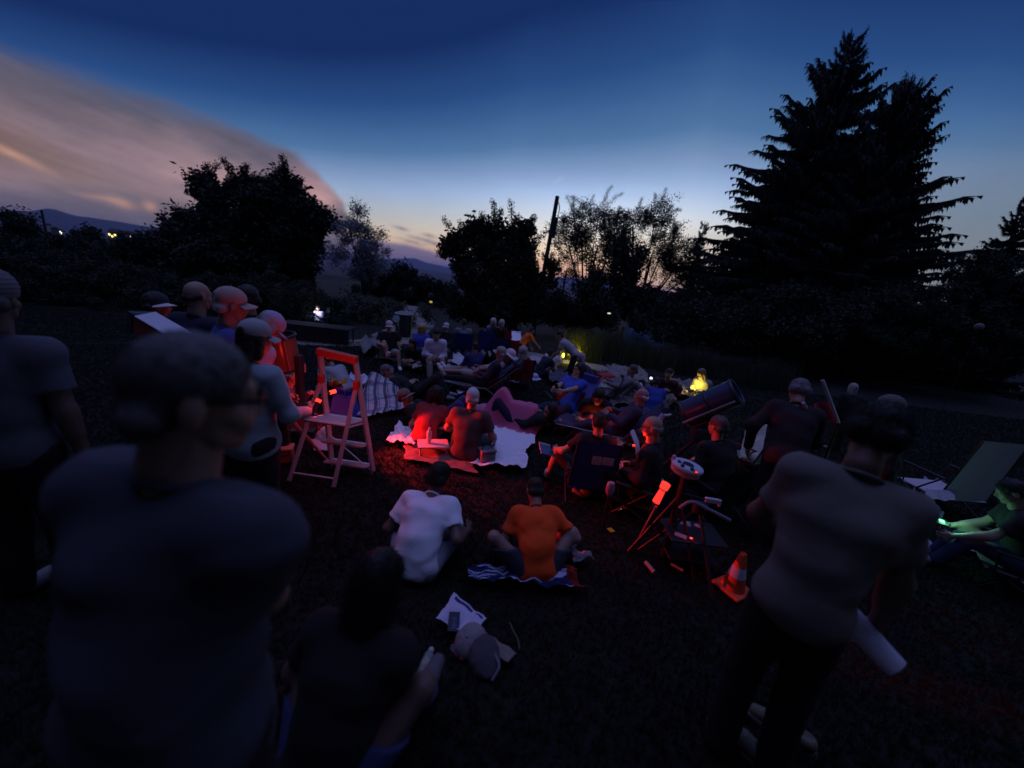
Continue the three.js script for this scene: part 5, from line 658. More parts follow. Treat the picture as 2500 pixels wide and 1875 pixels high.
// ---------------------------------------------------------------- sheets, blankets, mats
function canvasMap(w, h, draw) { const c = document.createElement('canvas'); c.width = w; c.height = h; draw(c.getContext('2d'), w, h); const t = new THREE.CanvasTexture(c); t.colorSpace = THREE.SRGBColorSpace; t.wrapS = t.wrapT = THREE.RepeatWrapping; return new THREE.MeshStandardMaterial({ map: t, roughness: 0.95, bumpMap: WEAVE2, bumpScale: 0.003 }); }
function sheet(name, label, category, corners, material, o = {}) { // corners on the ground in picture order: far left, far right, near right, near left
  const c = corners.map(([x, y]) => gp(x, y)), mid = c.reduce((a, b) => a.clone().add(b)).multiplyScalar(0.25); mid.y = landHeight(mid.x, mid.z);
  const t = o.child ? null : thing(name, label, category, mid, 0, o.group), sd = o.seed ?? 1, amp = o.amp ?? 0.03, n = o.n ?? 40;
  const g = slab(n, n, (u, v) => {
    const e = (o.ragged ?? 0.06), uu = u + e * fbm(v * 3, sd, 1) * 2, vv = v + e * fbm(u * 3, sd, 5) * 2, p = c[0].clone().lerp(c[1], uu).lerp(c[3].clone().lerp(c[2], uu), vv), s = o.freq ?? 5;
    const k = 0.5 + fbm(p.x * s, p.z * s, sd) + 0.5 * (0.5 - Math.abs(perlin.noise(p.x * s * 0.8 + sd, p.z * s * 1.3, sd))) * 1.2, hgt = 0.045 + amp * Math.max(0, k) * 1.4 + (o.lift ? o.lift(u, v, p) : 0);
    return [p.x - mid.x, landHeight(p.x, p.z) - mid.y + hgt, p.z - mid.z];
  }, o.thick ?? 0.006);
  part(o.part ?? 'cloth', g, material, t); return t;
}
const bluewhite = cloth(0.8, 0.78, 0.87), white2 = cloth(0.8, 0.78, 0.85);
sheet('white_sheet', 'large crumpled white sheet right of the half red man', 'sheet', [[1196, 1052], [1302, 1080], [1274, 1162], [1150, 1150]], bluewhite, { amp: 0.06, seed: 4, n: 60, freq: 4, ragged: 0.12 });
sheet('white_sheet', 'crumpled white sheet left of the low table', 'sheet', [[975, 1046], [1030, 1078], [1010, 1104], [942, 1090]], bluewhite, { amp: 0.07, seed: 6, freq: 6, ragged: 0.1 });
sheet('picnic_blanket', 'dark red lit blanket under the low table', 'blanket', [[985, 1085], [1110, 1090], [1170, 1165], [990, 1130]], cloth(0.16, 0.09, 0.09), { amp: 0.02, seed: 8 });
sheet('white_cloth', 'small white cloth between the dark red shirt and the white haired man', 'cloth', [[1078, 1022], [1104, 1026], [1108, 1066], [1082, 1062]], bluewhite, { amp: 0.06, seed: 9, n: 24 });
const plaid = canvasMap(256, 256, (x, w, h) => { x.fillStyle = '#b9b6bd'; x.fillRect(0, 0, w, h); for (let i = 0; i < 5; i++) { x.fillStyle = 'rgba(52,54,84,.72)'; x.fillRect(i * 52 + 6, 0, 16, h); x.fillStyle = 'rgba(52,54,84,.5)'; x.fillRect(i * 52 + 28, 0, 5, h); x.fillStyle = 'rgba(60,60,84,.42)'; x.fillRect(0, i * 52 + 14, w, 12); } });
sheet('plaid_blanket', 'grey and white plaid blanket over raised knees behind the ladder', 'blanket', [[905, 935], [985, 962], [1010, 1010], [872, 1030]], plaid, { amp: 0.07, seed: 12, n: 60, lift: (u, v) => 0.34 * Math.exp(-(((u - 0.2) / 0.26) ** 2) - ((v - 0.35) / 0.3) ** 2) + 0.22 * Math.exp(-(((u - 0.62) / 0.2) ** 2) - ((v - 0.45) / 0.28) ** 2) });
const rings = canvasMap(256, 256, (x, w, h) => { x.fillStyle = '#cfc3b4'; x.fillRect(0, 0, w, h); x.strokeStyle = '#5a1a26'; x.lineWidth = 9; for (let j = 0; j < 5; j++) for (let i = 0; i < 4; i++) { x.beginPath(); x.ellipse(i * 64 + 32 + (j % 2) * 18, j * 52 + 26, 25, 17, 0.3, 0, 7); x.stroke(); } });
sheet('patterned_mat', 'cream mat with dark red rings under the pink blanket', 'mat', [[1165, 994], [1330, 1018], [1296, 1058], [1158, 1014]], rings, { amp: 0.012, seed: 14, ragged: 0.02, thick: 0.012, part: 'mat_cloth' });
sheet('blue_pad', 'light blue pad edge right of the pink blanket', 'mat', [[1296, 1030], [1348, 1022], [1340, 1046], [1300, 1046]], cloth(0.12, 0.28, 0.6), { amp: 0.012, seed: 15, n: 16, thick: 0.03, part: 'pad' });
const covered = person({ eye: [1346, 999], turn: 72, near: 1, pose: { base: 'lie', lean: -1.3, hands: [[-0.1, 0.24, -0.02], [0.1, 0.24, 0.02]], feet: [[-0.1, 0.07, -0.5], [0.1, 0.07, -0.5]] }, shirt: [C.black, 'l'], pants: [C.navy, 'long'], hair: ['long', C.hairDark], size: 0.95, label: 'dark haired person lying under the pink blanket' });
{
  const b = covered, t = thing('pink_blanket', 'thick pink blanket draped over a lying person with raised knees', 'blanket', b.position.clone(), b.rotation.y);
  part('blanket_cloth', slab(70, 50, (u, v) => {
    const s = mix(-0.95, 0.42, u), w = mix(-0.62, 0.62, v), ridge = Math.max(0.56 * Math.exp(-(((s + 0.28) / 0.26) ** 2)), 0.36 * sstep(-0.6, -0.1, s) * sstep(0.42, 0.3, s) + 0.02, 0.2 * Math.exp(-(((s + 0.62) / 0.2) ** 2)));
    const cs = Math.abs(w) / (0.26 + 0.04 * Math.sin(s * 9)), h = ridge * (cs < 0.5 ? 1 - 0.05 * Math.cos(w * 20) : Math.max(0, 1 - sstep(0.5, 1.35, cs))), f = 0.02 * fbm(s * 5, w * 5, 3) + 0.014 * Math.sin(w * 22 + 4 * fbm(s * 3, w, 2)) * sstep(0.4, 1.2, cs);
    return [w * (0.5 + 0.2 * (1 - h)) , 0.055 + h + f + 0.012, s + 0.03 * fbm(w * 4, 2, s)];
  }, 0.014), cloth(0.62, 0.16, 0.32, { bumpScale: 0.004 }), t);
  const p = P(1303, 1005, -b.position.z - 0.05 + 0.35), tt = thing('red_torch', 'small torch glowing orange red on the side of the pink blanket', 'torch', p, 0.4); part('barrel', bar(V(0, -0.06, 0), V(0.02, 0.05, 0), 0.014), plastic(0.03, 0.03, 0.03), tt); part('lens', bar(V(0.02, 0.05, 0), V(0.026, 0.085, 0), 0.018, 0.018, 14), glow(1, 0.09, 0.01, 2.2), tt); tt.add(lamp(0.02, 0.1, 0.04, [1, 0.08, 0.01], 0.05));
}
const towelPat = canvasMap(256, 256, (x, w, h) => { const r = rng(9); x.fillStyle = '#141e58'; x.fillRect(0, 0, w, h); x.fillStyle = '#b4bce2'; for (let i = 0; i < 26; i++) { x.save(); x.translate(r() * w, r() * h); x.rotate(r() * 0.8 - 0.3); x.beginPath(); x.ellipse(0, 0, 18 + r() * 34, 5 + r() * 12, 0, 0, 7); x.fill(); x.restore(); } x.fillStyle = '#7c1a10'; x.fillRect(w - 26, 0, 26, h); x.fillStyle = '#8a3c1a'; x.fillRect(0, h - 40, 12, 40); });
sheet('patterned_towel', 'navy and white patterned towel with a red end, under the orange t-shirt', 'towel', [[1150, 1402], [1396, 1408], [1410, 1458], [1136, 1440]], towelPat, { amp: 0.07, seed: 20, n: 60, freq: 7, ragged: 0.1, thick: 0.01 });
sheet('paper_bag', 'crumpled white paper bag right of the orange t-shirt', 'bag', [[1352, 1338], [1396, 1340], [1402, 1378], [1340, 1392]], paper(0.55, 0.58, 0.72), { amp: 0.16, seed: 22, n: 26, freq: 9, part: 'bag_paper' });
sheet('paper_sheet', 'grey crumpled paper beside the white paper bag', 'paper', [[1392, 1362], [1432, 1372], [1446, 1388], [1394, 1396]], paper(0.2, 0.2, 0.24), { amp: 0.08, seed: 23, n: 18, freq: 9 });
sheet('sleeping_bag', 'bluish white sleeping mat at the right edge', 'mat', [[2370, 1330], [2520, 1386], [2520, 1450], [2352, 1352]], cloth(0.28, 0.31, 0.52), { amp: 0.03, seed: 24 });
sheet('pillow', 'pale rumpled bag on the ground left of the green light', 'bag', [[2210, 1240], [2262, 1262], [2290, 1310], [2204, 1300]], cloth(0.3, 0.31, 0.42), { amp: 0.18, seed: 25, n: 24 });
sheet('pale_cloth', 'long pale cloth on the ground right of the cream t-shirt', 'cloth', [[2204, 1318], [2250, 1326], [2310, 1366], [2204, 1342]], cloth(0.3, 0.3, 0.4), { amp: 0.04, seed: 26, n: 20 });
sheet('dark_blanket', 'dark blanket edge in front of the white sweatshirt, with a tan hem', 'blanket', [[960, 880], [1040, 896], [1060, 916], [950, 898]], cloth(0.02, 0.02, 0.024), { amp: 0.02, seed: 27 });
sheet('dark_blanket', 'dark ground sheet with pale things between the loungers and the path', 'blanket', [[1290, 896], [1380, 906], [1370, 930], [1290, 912]], cloth(0.035, 0.03, 0.04), { amp: 0.05, seed: 28 });
sheet('grey_blanket', 'rumpled greyish tan blanket right of the child in blue', 'blanket', [[1610, 940], [1700, 945], [1690, 980], [1600, 990]], cloth(0.2, 0.17, 0.15), { amp: 0.16, seed: 29 });
sheet('grey_blanket', 'rumpled pale blanket along the path behind the blue lounger', 'blanket', [[1480, 905], [1570, 915], [1580, 945], [1480, 935]], cloth(0.22, 0.2, 0.19), { amp: 0.14, seed: 30 });
sheet('white_sheet', 'strip of white sheet in the middle right of the crowd', 'sheet', [[1490, 938], [1560, 950], [1568, 962], [1490, 950]], bluewhite, { amp: 0.1, seed: 31, n: 30 });
sheet('tan_blanket', 'tan blanket in front of the white haired man lying back', 'blanket', [[1500, 975], [1560, 972], [1550, 998], [1480, 1000]], cloth(0.2, 0.17, 0.15), { amp: 0.1, seed: 32 });
sheet('lilac_cloth', 'small lilac cloth left of the bent phone user', 'cloth', [[1355, 1040], [1382, 1036], [1384, 1062], [1350, 1064]], cloth(0.2, 0.18, 0.3), { amp: 0.06, seed: 33, n: 20 });
sheet('white_tray_cloth', 'small white cloth in front of the bent phone user', 'cloth', [[1384, 1056], [1432, 1062], [1436, 1074], [1400, 1072]], bluewhite, { amp: 0.03, seed: 34, n: 20 });
sheet('purple_blanket', 'dark purple blanket round the white haired man lying back', 'blanket', [[1470, 1010], [1590, 1015], [1600, 1060], [1470, 1062]], cloth(0.07, 0.05, 0.1), { amp: 0.12, seed: 35 });
sheet('tan_trousers', 'tan trousers laid on the ground left of the red profile', 'clothes', [[1500, 1070], [1580, 1068], [1582, 1100], [1500, 1110]], cloth(0.26, 0.2, 0.17), { amp: 0.12, seed: 36 });
sheet('khaki_clothes', 'khaki clothes heap behind the man with the pale cap', 'clothes', [[880, 848], [926, 842], [930, 872], [884, 876]], cloth(0.2, 0.2, 0.19), { amp: 0.2, seed: 37, n: 30 });
sheet('white_stripes', 'striped pale and dark cloth right of the white sweatshirt', 'cloth', [[1092, 880], [1120, 884], [1130, 908], [1090, 906]], canvasMap(64, 64, (x, w, h) => { x.fillStyle = '#a09c98'; x.fillRect(0, 0, w, h); x.fillStyle = '#15151a'; x.fillRect(0, 14, w, 14); x.fillRect(0, 44, w, 12); }), { amp: 0.07, seed: 38, n: 24 });
sheet('grey_towel', 'pale brown towel draped by the khaki cap', 'towel', [[1172, 866], [1206, 870], [1196, 896], [1164, 884]], cloth(0.28, 0.24, 0.22), { amp: 0.22, seed: 39, n: 28 });
sheet('blue_frisbee', 'flat bright blue plate beyond the plaid blanket', 'plate', [[936, 894], [960, 898], [962, 906], [938, 902]], plastic(0.06, 0.14, 0.62), { amp: 0.0, seed: 40, n: 12, ragged: 0.02, thick: 0.02 });
sheet('teal_cloth', 'small teal cloth on the grass before the loungers', 'cloth', [[1342, 910], [1360, 908], [1356, 922], [1336, 922]], cloth(0.16, 0.3, 0.34), { amp: 0.05, seed: 41, n: 14 });
sheet('white_slipper', 'pale flat shoe on the grass in front of the loungers', 'shoe', [[1246, 932], [1272, 928], [1266, 942], [1244, 940]], cloth(0.4, 0.42, 0.52), { amp: 0.04, seed: 42, n: 12 });
sheet('white_paper', 'white paper left of the half red head', 'paper', [[1112, 958], [1134, 950], [1138, 962], [1120, 968]], paper(0.5, 0.54, 0.64), { amp: 0.02, seed: 43, n: 12 });
{ const p = gp(1304, 925), t = thing('sun_hat', 'white and lilac sun hat on the grass beside the lounger', 'hat', p.add(V(0, 0.03, 0)), 0.5); for (const [n, g] of hatGeo('sunhat', 0.011)) part(n, g.clone().translate(0, -0.02, 0), cloth(0.5, 0.46, 0.68), t); }
{ const p = gp(985, 972), t = thing('bucket_hat', 'grey brown hat lying beyond the plaid blanket', 'hat', p.add(V(0, 0.04, 0)), 0.9); for (const [n, g] of hatGeo('sunhat', 0.011)) part(n, g.clone().translate(0, -0.02, 0), cloth(0.24, 0.22, 0.2), t); }
LATER.forEach((f) => f());
// ---------------------------------------------------------------- bags behind the ladder
{
  const p = gp(842, 1012), t = thing('tote_bag', 'bright blue tote bag seen through the ladder', 'bag', p, -0.2);
  part('bag_body', slab(24, 24, (u, v) => { const a = u * 6.2832, k = 0.9 - 0.28 * v + 0.05 * fbm(u * 6, v * 3, 3), sq = 1 / Math.max(Math.abs(Math.cos(a)), Math.abs(Math.sin(a))) ** 0.6; return [Math.cos(a) * 0.25 * k * sq, 0.02 + 0.34 * v + 0.02 * fbm(u * 9, v * 4), -Math.sin(a) * 0.15 * k * sq]; }, 0.006), cloth(0.035, 0.1, 0.62), t);
  part('strap', tube([V(-0.1, 0.33, 0.1), V(-0.08, 0.44, 0.1), V(0.06, 0.43, 0.1), V(0.09, 0.33, 0.1)], 0.012), cloth(0.03, 0.06, 0.4), t);
}
sheet('yellow_bag', 'crumpled yellow bag above the blue tote', 'bag', [[812, 950], [844, 946], [846, 968], [808, 976]], cloth(0.42, 0.34, 0.02), { amp: 0.22, seed: 50, n: 28 });
sheet('print_scarf', 'white scarf with dark print above the yellow bag', 'scarf', [[806, 936], [838, 928], [846, 948], [816, 952]], canvasMap(64, 64, (x, w, h) => { x.fillStyle = '#c8c6d4'; x.fillRect(0, 0, w, h); x.fillStyle = '#22264a'; for (let i = 0; i < 6; i++) x.fillRect((i * 23) % 60, (i * 37) % 58, 13, 9); }), { amp: 0.16, seed: 51, n: 24 });
sheet('teal_jacket', 'pale teal jacket hanging behind the left rail of the ladder', 'jacket', [[778, 930], [800, 930], [806, 980], [776, 985]], cloth(0.22, 0.36, 0.38), { amp: 0.3, seed: 52, n: 26 });
{ const p = P(740, 898, 5.4), t = thing('pink_card', 'small pinkish card held up beyond the telescope', 'card', p, 0.3); part('card_sheet', block(0.075, 0.13, 0.008), plastic(0.5, 0.3, 0.36), t); part('stick', bar(V(0.0, -0.06, 0), V(0.02, -p.y, 0.02), 0.012), BLACKP, t); }
// ---------------------------------------------------------------- low table with bottle
{
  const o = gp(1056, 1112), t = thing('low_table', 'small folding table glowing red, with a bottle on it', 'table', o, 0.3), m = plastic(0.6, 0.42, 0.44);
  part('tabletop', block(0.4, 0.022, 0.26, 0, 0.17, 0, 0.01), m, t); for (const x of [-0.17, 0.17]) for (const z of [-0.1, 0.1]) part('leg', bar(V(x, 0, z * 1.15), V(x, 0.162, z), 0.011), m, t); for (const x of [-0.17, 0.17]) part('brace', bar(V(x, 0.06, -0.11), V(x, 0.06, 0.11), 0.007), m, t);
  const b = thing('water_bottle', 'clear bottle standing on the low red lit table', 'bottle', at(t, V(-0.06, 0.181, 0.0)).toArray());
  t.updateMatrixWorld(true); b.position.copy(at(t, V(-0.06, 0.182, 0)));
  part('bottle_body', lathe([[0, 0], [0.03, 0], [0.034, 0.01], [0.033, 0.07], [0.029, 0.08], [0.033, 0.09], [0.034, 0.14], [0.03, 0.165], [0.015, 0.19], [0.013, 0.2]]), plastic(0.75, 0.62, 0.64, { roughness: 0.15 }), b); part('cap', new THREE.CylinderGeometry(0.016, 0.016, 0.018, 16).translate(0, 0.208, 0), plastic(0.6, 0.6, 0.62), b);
  const c = thing('cooler_box', 'small grey box on the white sheet right of the half red man', 'box', gp(1185, 1138).add(V(0, 0.06, 0)), 0.5); part('box_body', block(0.2, 0.16, 0.16, 0, 0.08, 0, 0.02), plastic(0.13, 0.12, 0.15), c); part('lid', block(0.21, 0.03, 0.17, 0, 0.176, 0, 0.012), plastic(0.17, 0.16, 0.19), c); part('handle', tube([V(-0.07, 0.18, 0), V(-0.05, 0.23, 0), V(0.05, 0.23, 0), V(0.07, 0.18, 0)], 0.007), BLACKP, c);
}
// ---------------------------------------------------------------- telescopes and gear
const RED = [1, 0.02, 0.012];
{ // short fat telescope behind the grey cap
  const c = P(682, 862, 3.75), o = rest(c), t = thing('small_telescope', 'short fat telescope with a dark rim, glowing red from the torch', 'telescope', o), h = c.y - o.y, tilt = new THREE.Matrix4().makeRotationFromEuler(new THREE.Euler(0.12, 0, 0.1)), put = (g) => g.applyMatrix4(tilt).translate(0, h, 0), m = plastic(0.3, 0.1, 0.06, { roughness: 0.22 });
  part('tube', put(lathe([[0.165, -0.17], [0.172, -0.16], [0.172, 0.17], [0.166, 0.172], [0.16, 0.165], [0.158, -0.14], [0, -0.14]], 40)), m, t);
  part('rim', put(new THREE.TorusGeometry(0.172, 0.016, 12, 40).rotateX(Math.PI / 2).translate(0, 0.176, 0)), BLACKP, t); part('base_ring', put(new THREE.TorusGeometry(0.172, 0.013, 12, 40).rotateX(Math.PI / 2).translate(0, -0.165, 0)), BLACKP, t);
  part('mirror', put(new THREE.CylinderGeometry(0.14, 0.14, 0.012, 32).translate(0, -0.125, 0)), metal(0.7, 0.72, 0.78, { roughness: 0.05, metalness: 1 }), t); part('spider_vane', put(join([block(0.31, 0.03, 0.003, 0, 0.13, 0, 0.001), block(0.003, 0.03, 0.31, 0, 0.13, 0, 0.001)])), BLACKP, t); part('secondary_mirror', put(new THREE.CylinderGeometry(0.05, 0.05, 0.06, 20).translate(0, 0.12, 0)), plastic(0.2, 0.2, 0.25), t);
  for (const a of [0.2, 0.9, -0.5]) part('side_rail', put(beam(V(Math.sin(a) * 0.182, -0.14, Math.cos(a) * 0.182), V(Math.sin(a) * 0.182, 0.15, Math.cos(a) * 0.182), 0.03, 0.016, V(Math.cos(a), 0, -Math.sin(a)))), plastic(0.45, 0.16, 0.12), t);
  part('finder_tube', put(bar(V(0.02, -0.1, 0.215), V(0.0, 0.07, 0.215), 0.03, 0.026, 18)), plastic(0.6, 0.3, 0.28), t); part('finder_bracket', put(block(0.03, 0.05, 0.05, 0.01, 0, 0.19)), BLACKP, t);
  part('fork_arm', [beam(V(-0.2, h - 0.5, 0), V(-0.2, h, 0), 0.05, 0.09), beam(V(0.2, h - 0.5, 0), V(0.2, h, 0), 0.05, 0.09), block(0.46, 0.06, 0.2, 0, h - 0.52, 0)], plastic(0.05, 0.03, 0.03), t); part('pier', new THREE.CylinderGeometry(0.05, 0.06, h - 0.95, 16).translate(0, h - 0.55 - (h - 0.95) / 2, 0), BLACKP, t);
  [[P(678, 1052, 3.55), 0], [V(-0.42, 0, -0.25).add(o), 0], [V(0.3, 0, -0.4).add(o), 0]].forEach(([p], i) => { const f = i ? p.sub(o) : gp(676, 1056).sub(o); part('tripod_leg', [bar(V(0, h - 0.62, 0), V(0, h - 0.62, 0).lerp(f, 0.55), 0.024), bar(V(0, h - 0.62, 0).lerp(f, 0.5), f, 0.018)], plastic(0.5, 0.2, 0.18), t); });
}
{ // red torch of the crouching person: lights the whole middle of the crowd from the left
  scopeWatcher.updateMatrixWorld(true); const hnd = at(scopeWatcher, scopeWatcher.joints.hand[1]), t = thing('red_torch', 'red torch in the hand of the bald crouching person', 'torch', hnd);
  part('barrel', bar(V(-0.03, -0.02, 0.0), V(0.03, 0.02, -0.4), 0.016), BLACKP, t); part('lens', bar(V(0.03, 0.02, -0.4), V(0.08, 0.03, -0.46), 0.026, 0.026, 16), glow(1, 0.04, 0.02, 3), t);
  const l = beamLamp(hnd.x + 0.12, hnd.y + 0.06, hnd.z - 0.12, RED, 42, [hnd.x + 2.3, hnd.y - 0.56, hnd.z + 0.3], 0.46, 2); scene.add(l, l.target);
  scene.add(lamp(hnd.x + 0.05, hnd.y + 0.16, hnd.z + 0.06, RED, 0.2));
}
{ // small torch in front of the grey cap: lights the little telescope and that person's face
  greyMan.updateMatrixWorld(true); const h = at(greyMan, greyMan.joints.hand[1]), t = thing('red_torch', 'red torch held in front by the grey cap person', 'torch', h, greyMan.rotation.y);
  part('barrel', bar(V(0, -0.05, -0.03), V(0, 0.05, -0.1), 0.016), BLACKP, t); part('lens', bar(V(0, 0.05, -0.1), V(0, 0.07, -0.115), 0.022, 0.022, 16), glow(1, 0.04, 0.02, 2), t); t.add(lamp(0.02, 0.09, -0.16, RED, 0.4, 2));
}
{ // torch lying in the grass beyond the ladder
  const p = gp(741, 1040).add(V(0, 0.06, 0)), t = thing('red_torch', 'red torch lying on the grass left of the ladder', 'torch', p, 0.4); part('barrel', bar(V(-0.06, 0, -0.03), V(0.03, 0.01, 0), 0.018), BLACKP, t); part('lens', bar(V(0.03, 0.01, 0), V(0.055, 0.013, 0.01), 0.026, 0.026, 16), glow(1, 0.06, 0.02, 2), t); t.add(lamp(0.1, 0.1, 0.06, RED, 0.55));
}
{ // cluster of small things on the ground lit by it
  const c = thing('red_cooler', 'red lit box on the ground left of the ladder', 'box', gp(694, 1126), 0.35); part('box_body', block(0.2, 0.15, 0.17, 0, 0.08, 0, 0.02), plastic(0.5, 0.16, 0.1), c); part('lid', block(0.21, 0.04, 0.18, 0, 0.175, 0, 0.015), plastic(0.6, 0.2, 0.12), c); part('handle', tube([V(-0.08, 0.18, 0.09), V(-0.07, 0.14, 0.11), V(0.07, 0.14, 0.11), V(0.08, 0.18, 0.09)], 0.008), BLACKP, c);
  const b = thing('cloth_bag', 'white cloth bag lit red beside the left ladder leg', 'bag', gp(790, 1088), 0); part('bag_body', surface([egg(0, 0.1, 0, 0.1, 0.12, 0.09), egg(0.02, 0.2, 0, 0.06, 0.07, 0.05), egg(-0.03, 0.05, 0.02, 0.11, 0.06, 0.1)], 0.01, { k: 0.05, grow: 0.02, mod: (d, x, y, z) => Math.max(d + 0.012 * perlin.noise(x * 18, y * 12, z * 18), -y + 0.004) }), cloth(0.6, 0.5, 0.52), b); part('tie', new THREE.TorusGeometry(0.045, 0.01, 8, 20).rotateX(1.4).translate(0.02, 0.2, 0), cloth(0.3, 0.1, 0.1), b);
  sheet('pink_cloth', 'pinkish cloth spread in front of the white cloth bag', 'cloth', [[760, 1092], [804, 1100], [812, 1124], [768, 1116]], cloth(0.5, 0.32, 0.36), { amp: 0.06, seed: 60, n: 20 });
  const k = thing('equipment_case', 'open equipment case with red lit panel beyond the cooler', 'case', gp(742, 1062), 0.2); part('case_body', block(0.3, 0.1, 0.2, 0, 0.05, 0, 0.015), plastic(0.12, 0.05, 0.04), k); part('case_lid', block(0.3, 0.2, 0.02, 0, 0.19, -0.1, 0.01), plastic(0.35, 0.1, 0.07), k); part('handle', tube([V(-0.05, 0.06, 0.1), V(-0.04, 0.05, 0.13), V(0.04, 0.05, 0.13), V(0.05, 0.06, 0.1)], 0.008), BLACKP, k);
}
{ // tilted white topped box above the left group: end of another telescope
  const a = P(352, 790, 3.4), b = P(430, 836, 3.25), base = rest(a.clone().lerp(b, 0.5)), t = thing('boxed_telescope', 'tilted square telescope box with white top and red side, behind the large man', 'telescope', base), q = (p) => p.clone().sub(base), A = q(a), B = q(b);
  part('tube_box', beam(A, B.clone().add(B.clone().sub(A).multiplyScalar(0.9)), 0.17, 0.17, V(0, 0, 1), 0.01), plastic(0.3, 0.06, 0.06), t); const up = V(0.05, 0.092, 0.03); part('top_panel', beam(A.clone().add(up), B.clone().add(B.clone().sub(A).multiplyScalar(0.9)).add(up), 0.16, 0.014, V(0.2, 1, 0.3)), plastic(0.62, 0.62, 0.7), t); part('end_cap', beam(A.clone().lerp(B, -0.14), A.clone().lerp(B, 0.02), 0.19, 0.19, V(0, 0, 1)), plastic(0.05, 0.05, 0.06), t);
  part('stand_leg', bar(A.clone().lerp(B, 0.9), V(0.25, 0, 0.2), 0.02), BLACKP, t); part('stand_leg', bar(A.clone().lerp(B, 0.9), V(-0.3, 0, 0.15), 0.02), BLACKP, t); part('stand_leg', bar(A.clone().lerp(B, 0.9), V(0.1, 0, -0.35), 0.02), BLACKP, t);
}
{ // big blue-black tube at right
  const a = P(1672, 1010, 5.2), b = P(1802, 955, 4.9), base = rest(a.clone().lerp(b, 0.6)), t = thing('large_telescope', 'large dark blue telescope tube tilted up to the right', 'telescope', base), A = a.sub(base), B = b.sub(base), m = plastic(0.05, 0.065, 0.12, { roughness: 0.24 }), d = B.clone().sub(A).normalize(), qn = new THREE.Quaternion().setFromUnitVectors(V(0, 1, 0), d), L = A.distanceTo(B), mid = A.clone().lerp(B, 0.5), put = (g) => g.applyQuaternion(qn).translate(mid.x, mid.y, mid.z);
  part('tube', put(lathe([[0, -L / 2], [0.17, -L / 2], [0.178, -L / 2 + 0.01], [0.178, L / 2 - 0.01], [0.172, L / 2], [0.165, L / 2 - 0.01], [0.165, -L / 2 + 0.05], [0, -L / 2 + 0.05]], 48)), m, t);
  for (const s of [-0.46, 0.0, 0.46]) part('ring', put(new THREE.TorusGeometry(0.18, 0.014, 10, 48).rotateX(Math.PI / 2).translate(0, L * s, 0)), plastic(0.02, 0.022, 0.03), t);
  part('handle_rail', put(beam(V(-0.03, -L * 0.55, 0.2), V(-0.03, L * 0.42, 0.2), 0.03, 0.02)).translate(0, 0.0, 0), plastic(0.3, 0.3, 0.36), t); part('finder_tube', put(bar(V(0.14, -L * 0.4, 0.17), V(0.14, -L * 0.1, 0.17), 0.028, 0.028, 14)), BLACKP, t);
  part('mount_arm', beam(mid.clone().add(V(0, -0.12, 0)), V(mid.x, 0.62, mid.z), 0.14, 0.14), BLACKP, t); part('mount_head', block(0.26, 0.2, 0.26, mid.x, 0.62, mid.z, 0.05), plastic(0.03, 0.035, 0.05), t); for (const a2 of [0.4, 2.5, 4.6]) part('tripod_leg', bar(V(mid.x, 0.6, mid.z), V(mid.x + Math.sin(a2) * 0.45, 0, mid.z + Math.cos(a2) * 0.45), 0.026, 0.03), BLACKP, t);
}
{ // red cloth panel on a pale pole, and the red torch
  const top = P(2008, 928, 4.0), foot = P(2046, 1032, 3.9), base = rest(foot), t = thing('telescope_shroud', 'red cloth panel with a pale pole edge, lit by the red torch at right', 'telescope', base), A = top.sub(base), B = foot.sub(base), inner = P(1984, 988, 3.95).sub(base), low = P(1998, 1016, 3.95).sub(base);
  part('pole', bar(B, A, 0.02, 0.017), plastic(0.5, 0.42, 0.42), t); part('shroud', slab(10, 10, (u, v) => { const p = A.clone().lerp(B, 0.48 + 0.5 * v).lerp(inner.clone().lerp(low, v), u); return [p.x, p.y, p.z + 0.02 * Math.sin(u * 7)]; }, 0.008), cloth(0.5, 0.07, 0.08), t);
  part('rocker_box', block(0.42, 0.5, 0.4, -0.12, 0.25, -0.05, 0.02), BLACKP, t); part('strut', bar(V(-0.25, 0.45, 0), inner, 0.014), BLACKP, t); part('strut', bar(V(0.0, 0.45, 0), B, 0.016), BLACKP, t);
  torchMan.updateMatrixWorld(true); const pt = P(1978, 1024, 3.75), tt = thing('red_torch', 'red torch with pale barrel held by the man stooping at right', 'torch', pt); const d = P(1968, 1000, 3.75).sub(pt); part('barrel', bar(d.clone().multiplyScalar(1.7), V(0, 0.012, 0), 0.016, 0.02, 12), plastic(0.4, 0.4, 0.5), tt); part('lens', new THREE.SphereGeometry(0.028, 16, 12), glow(1, 0.05, 0.03, 2.2), tt); tt.add(lamp(0.02, 0.03, -0.06, RED, 0.07));
}
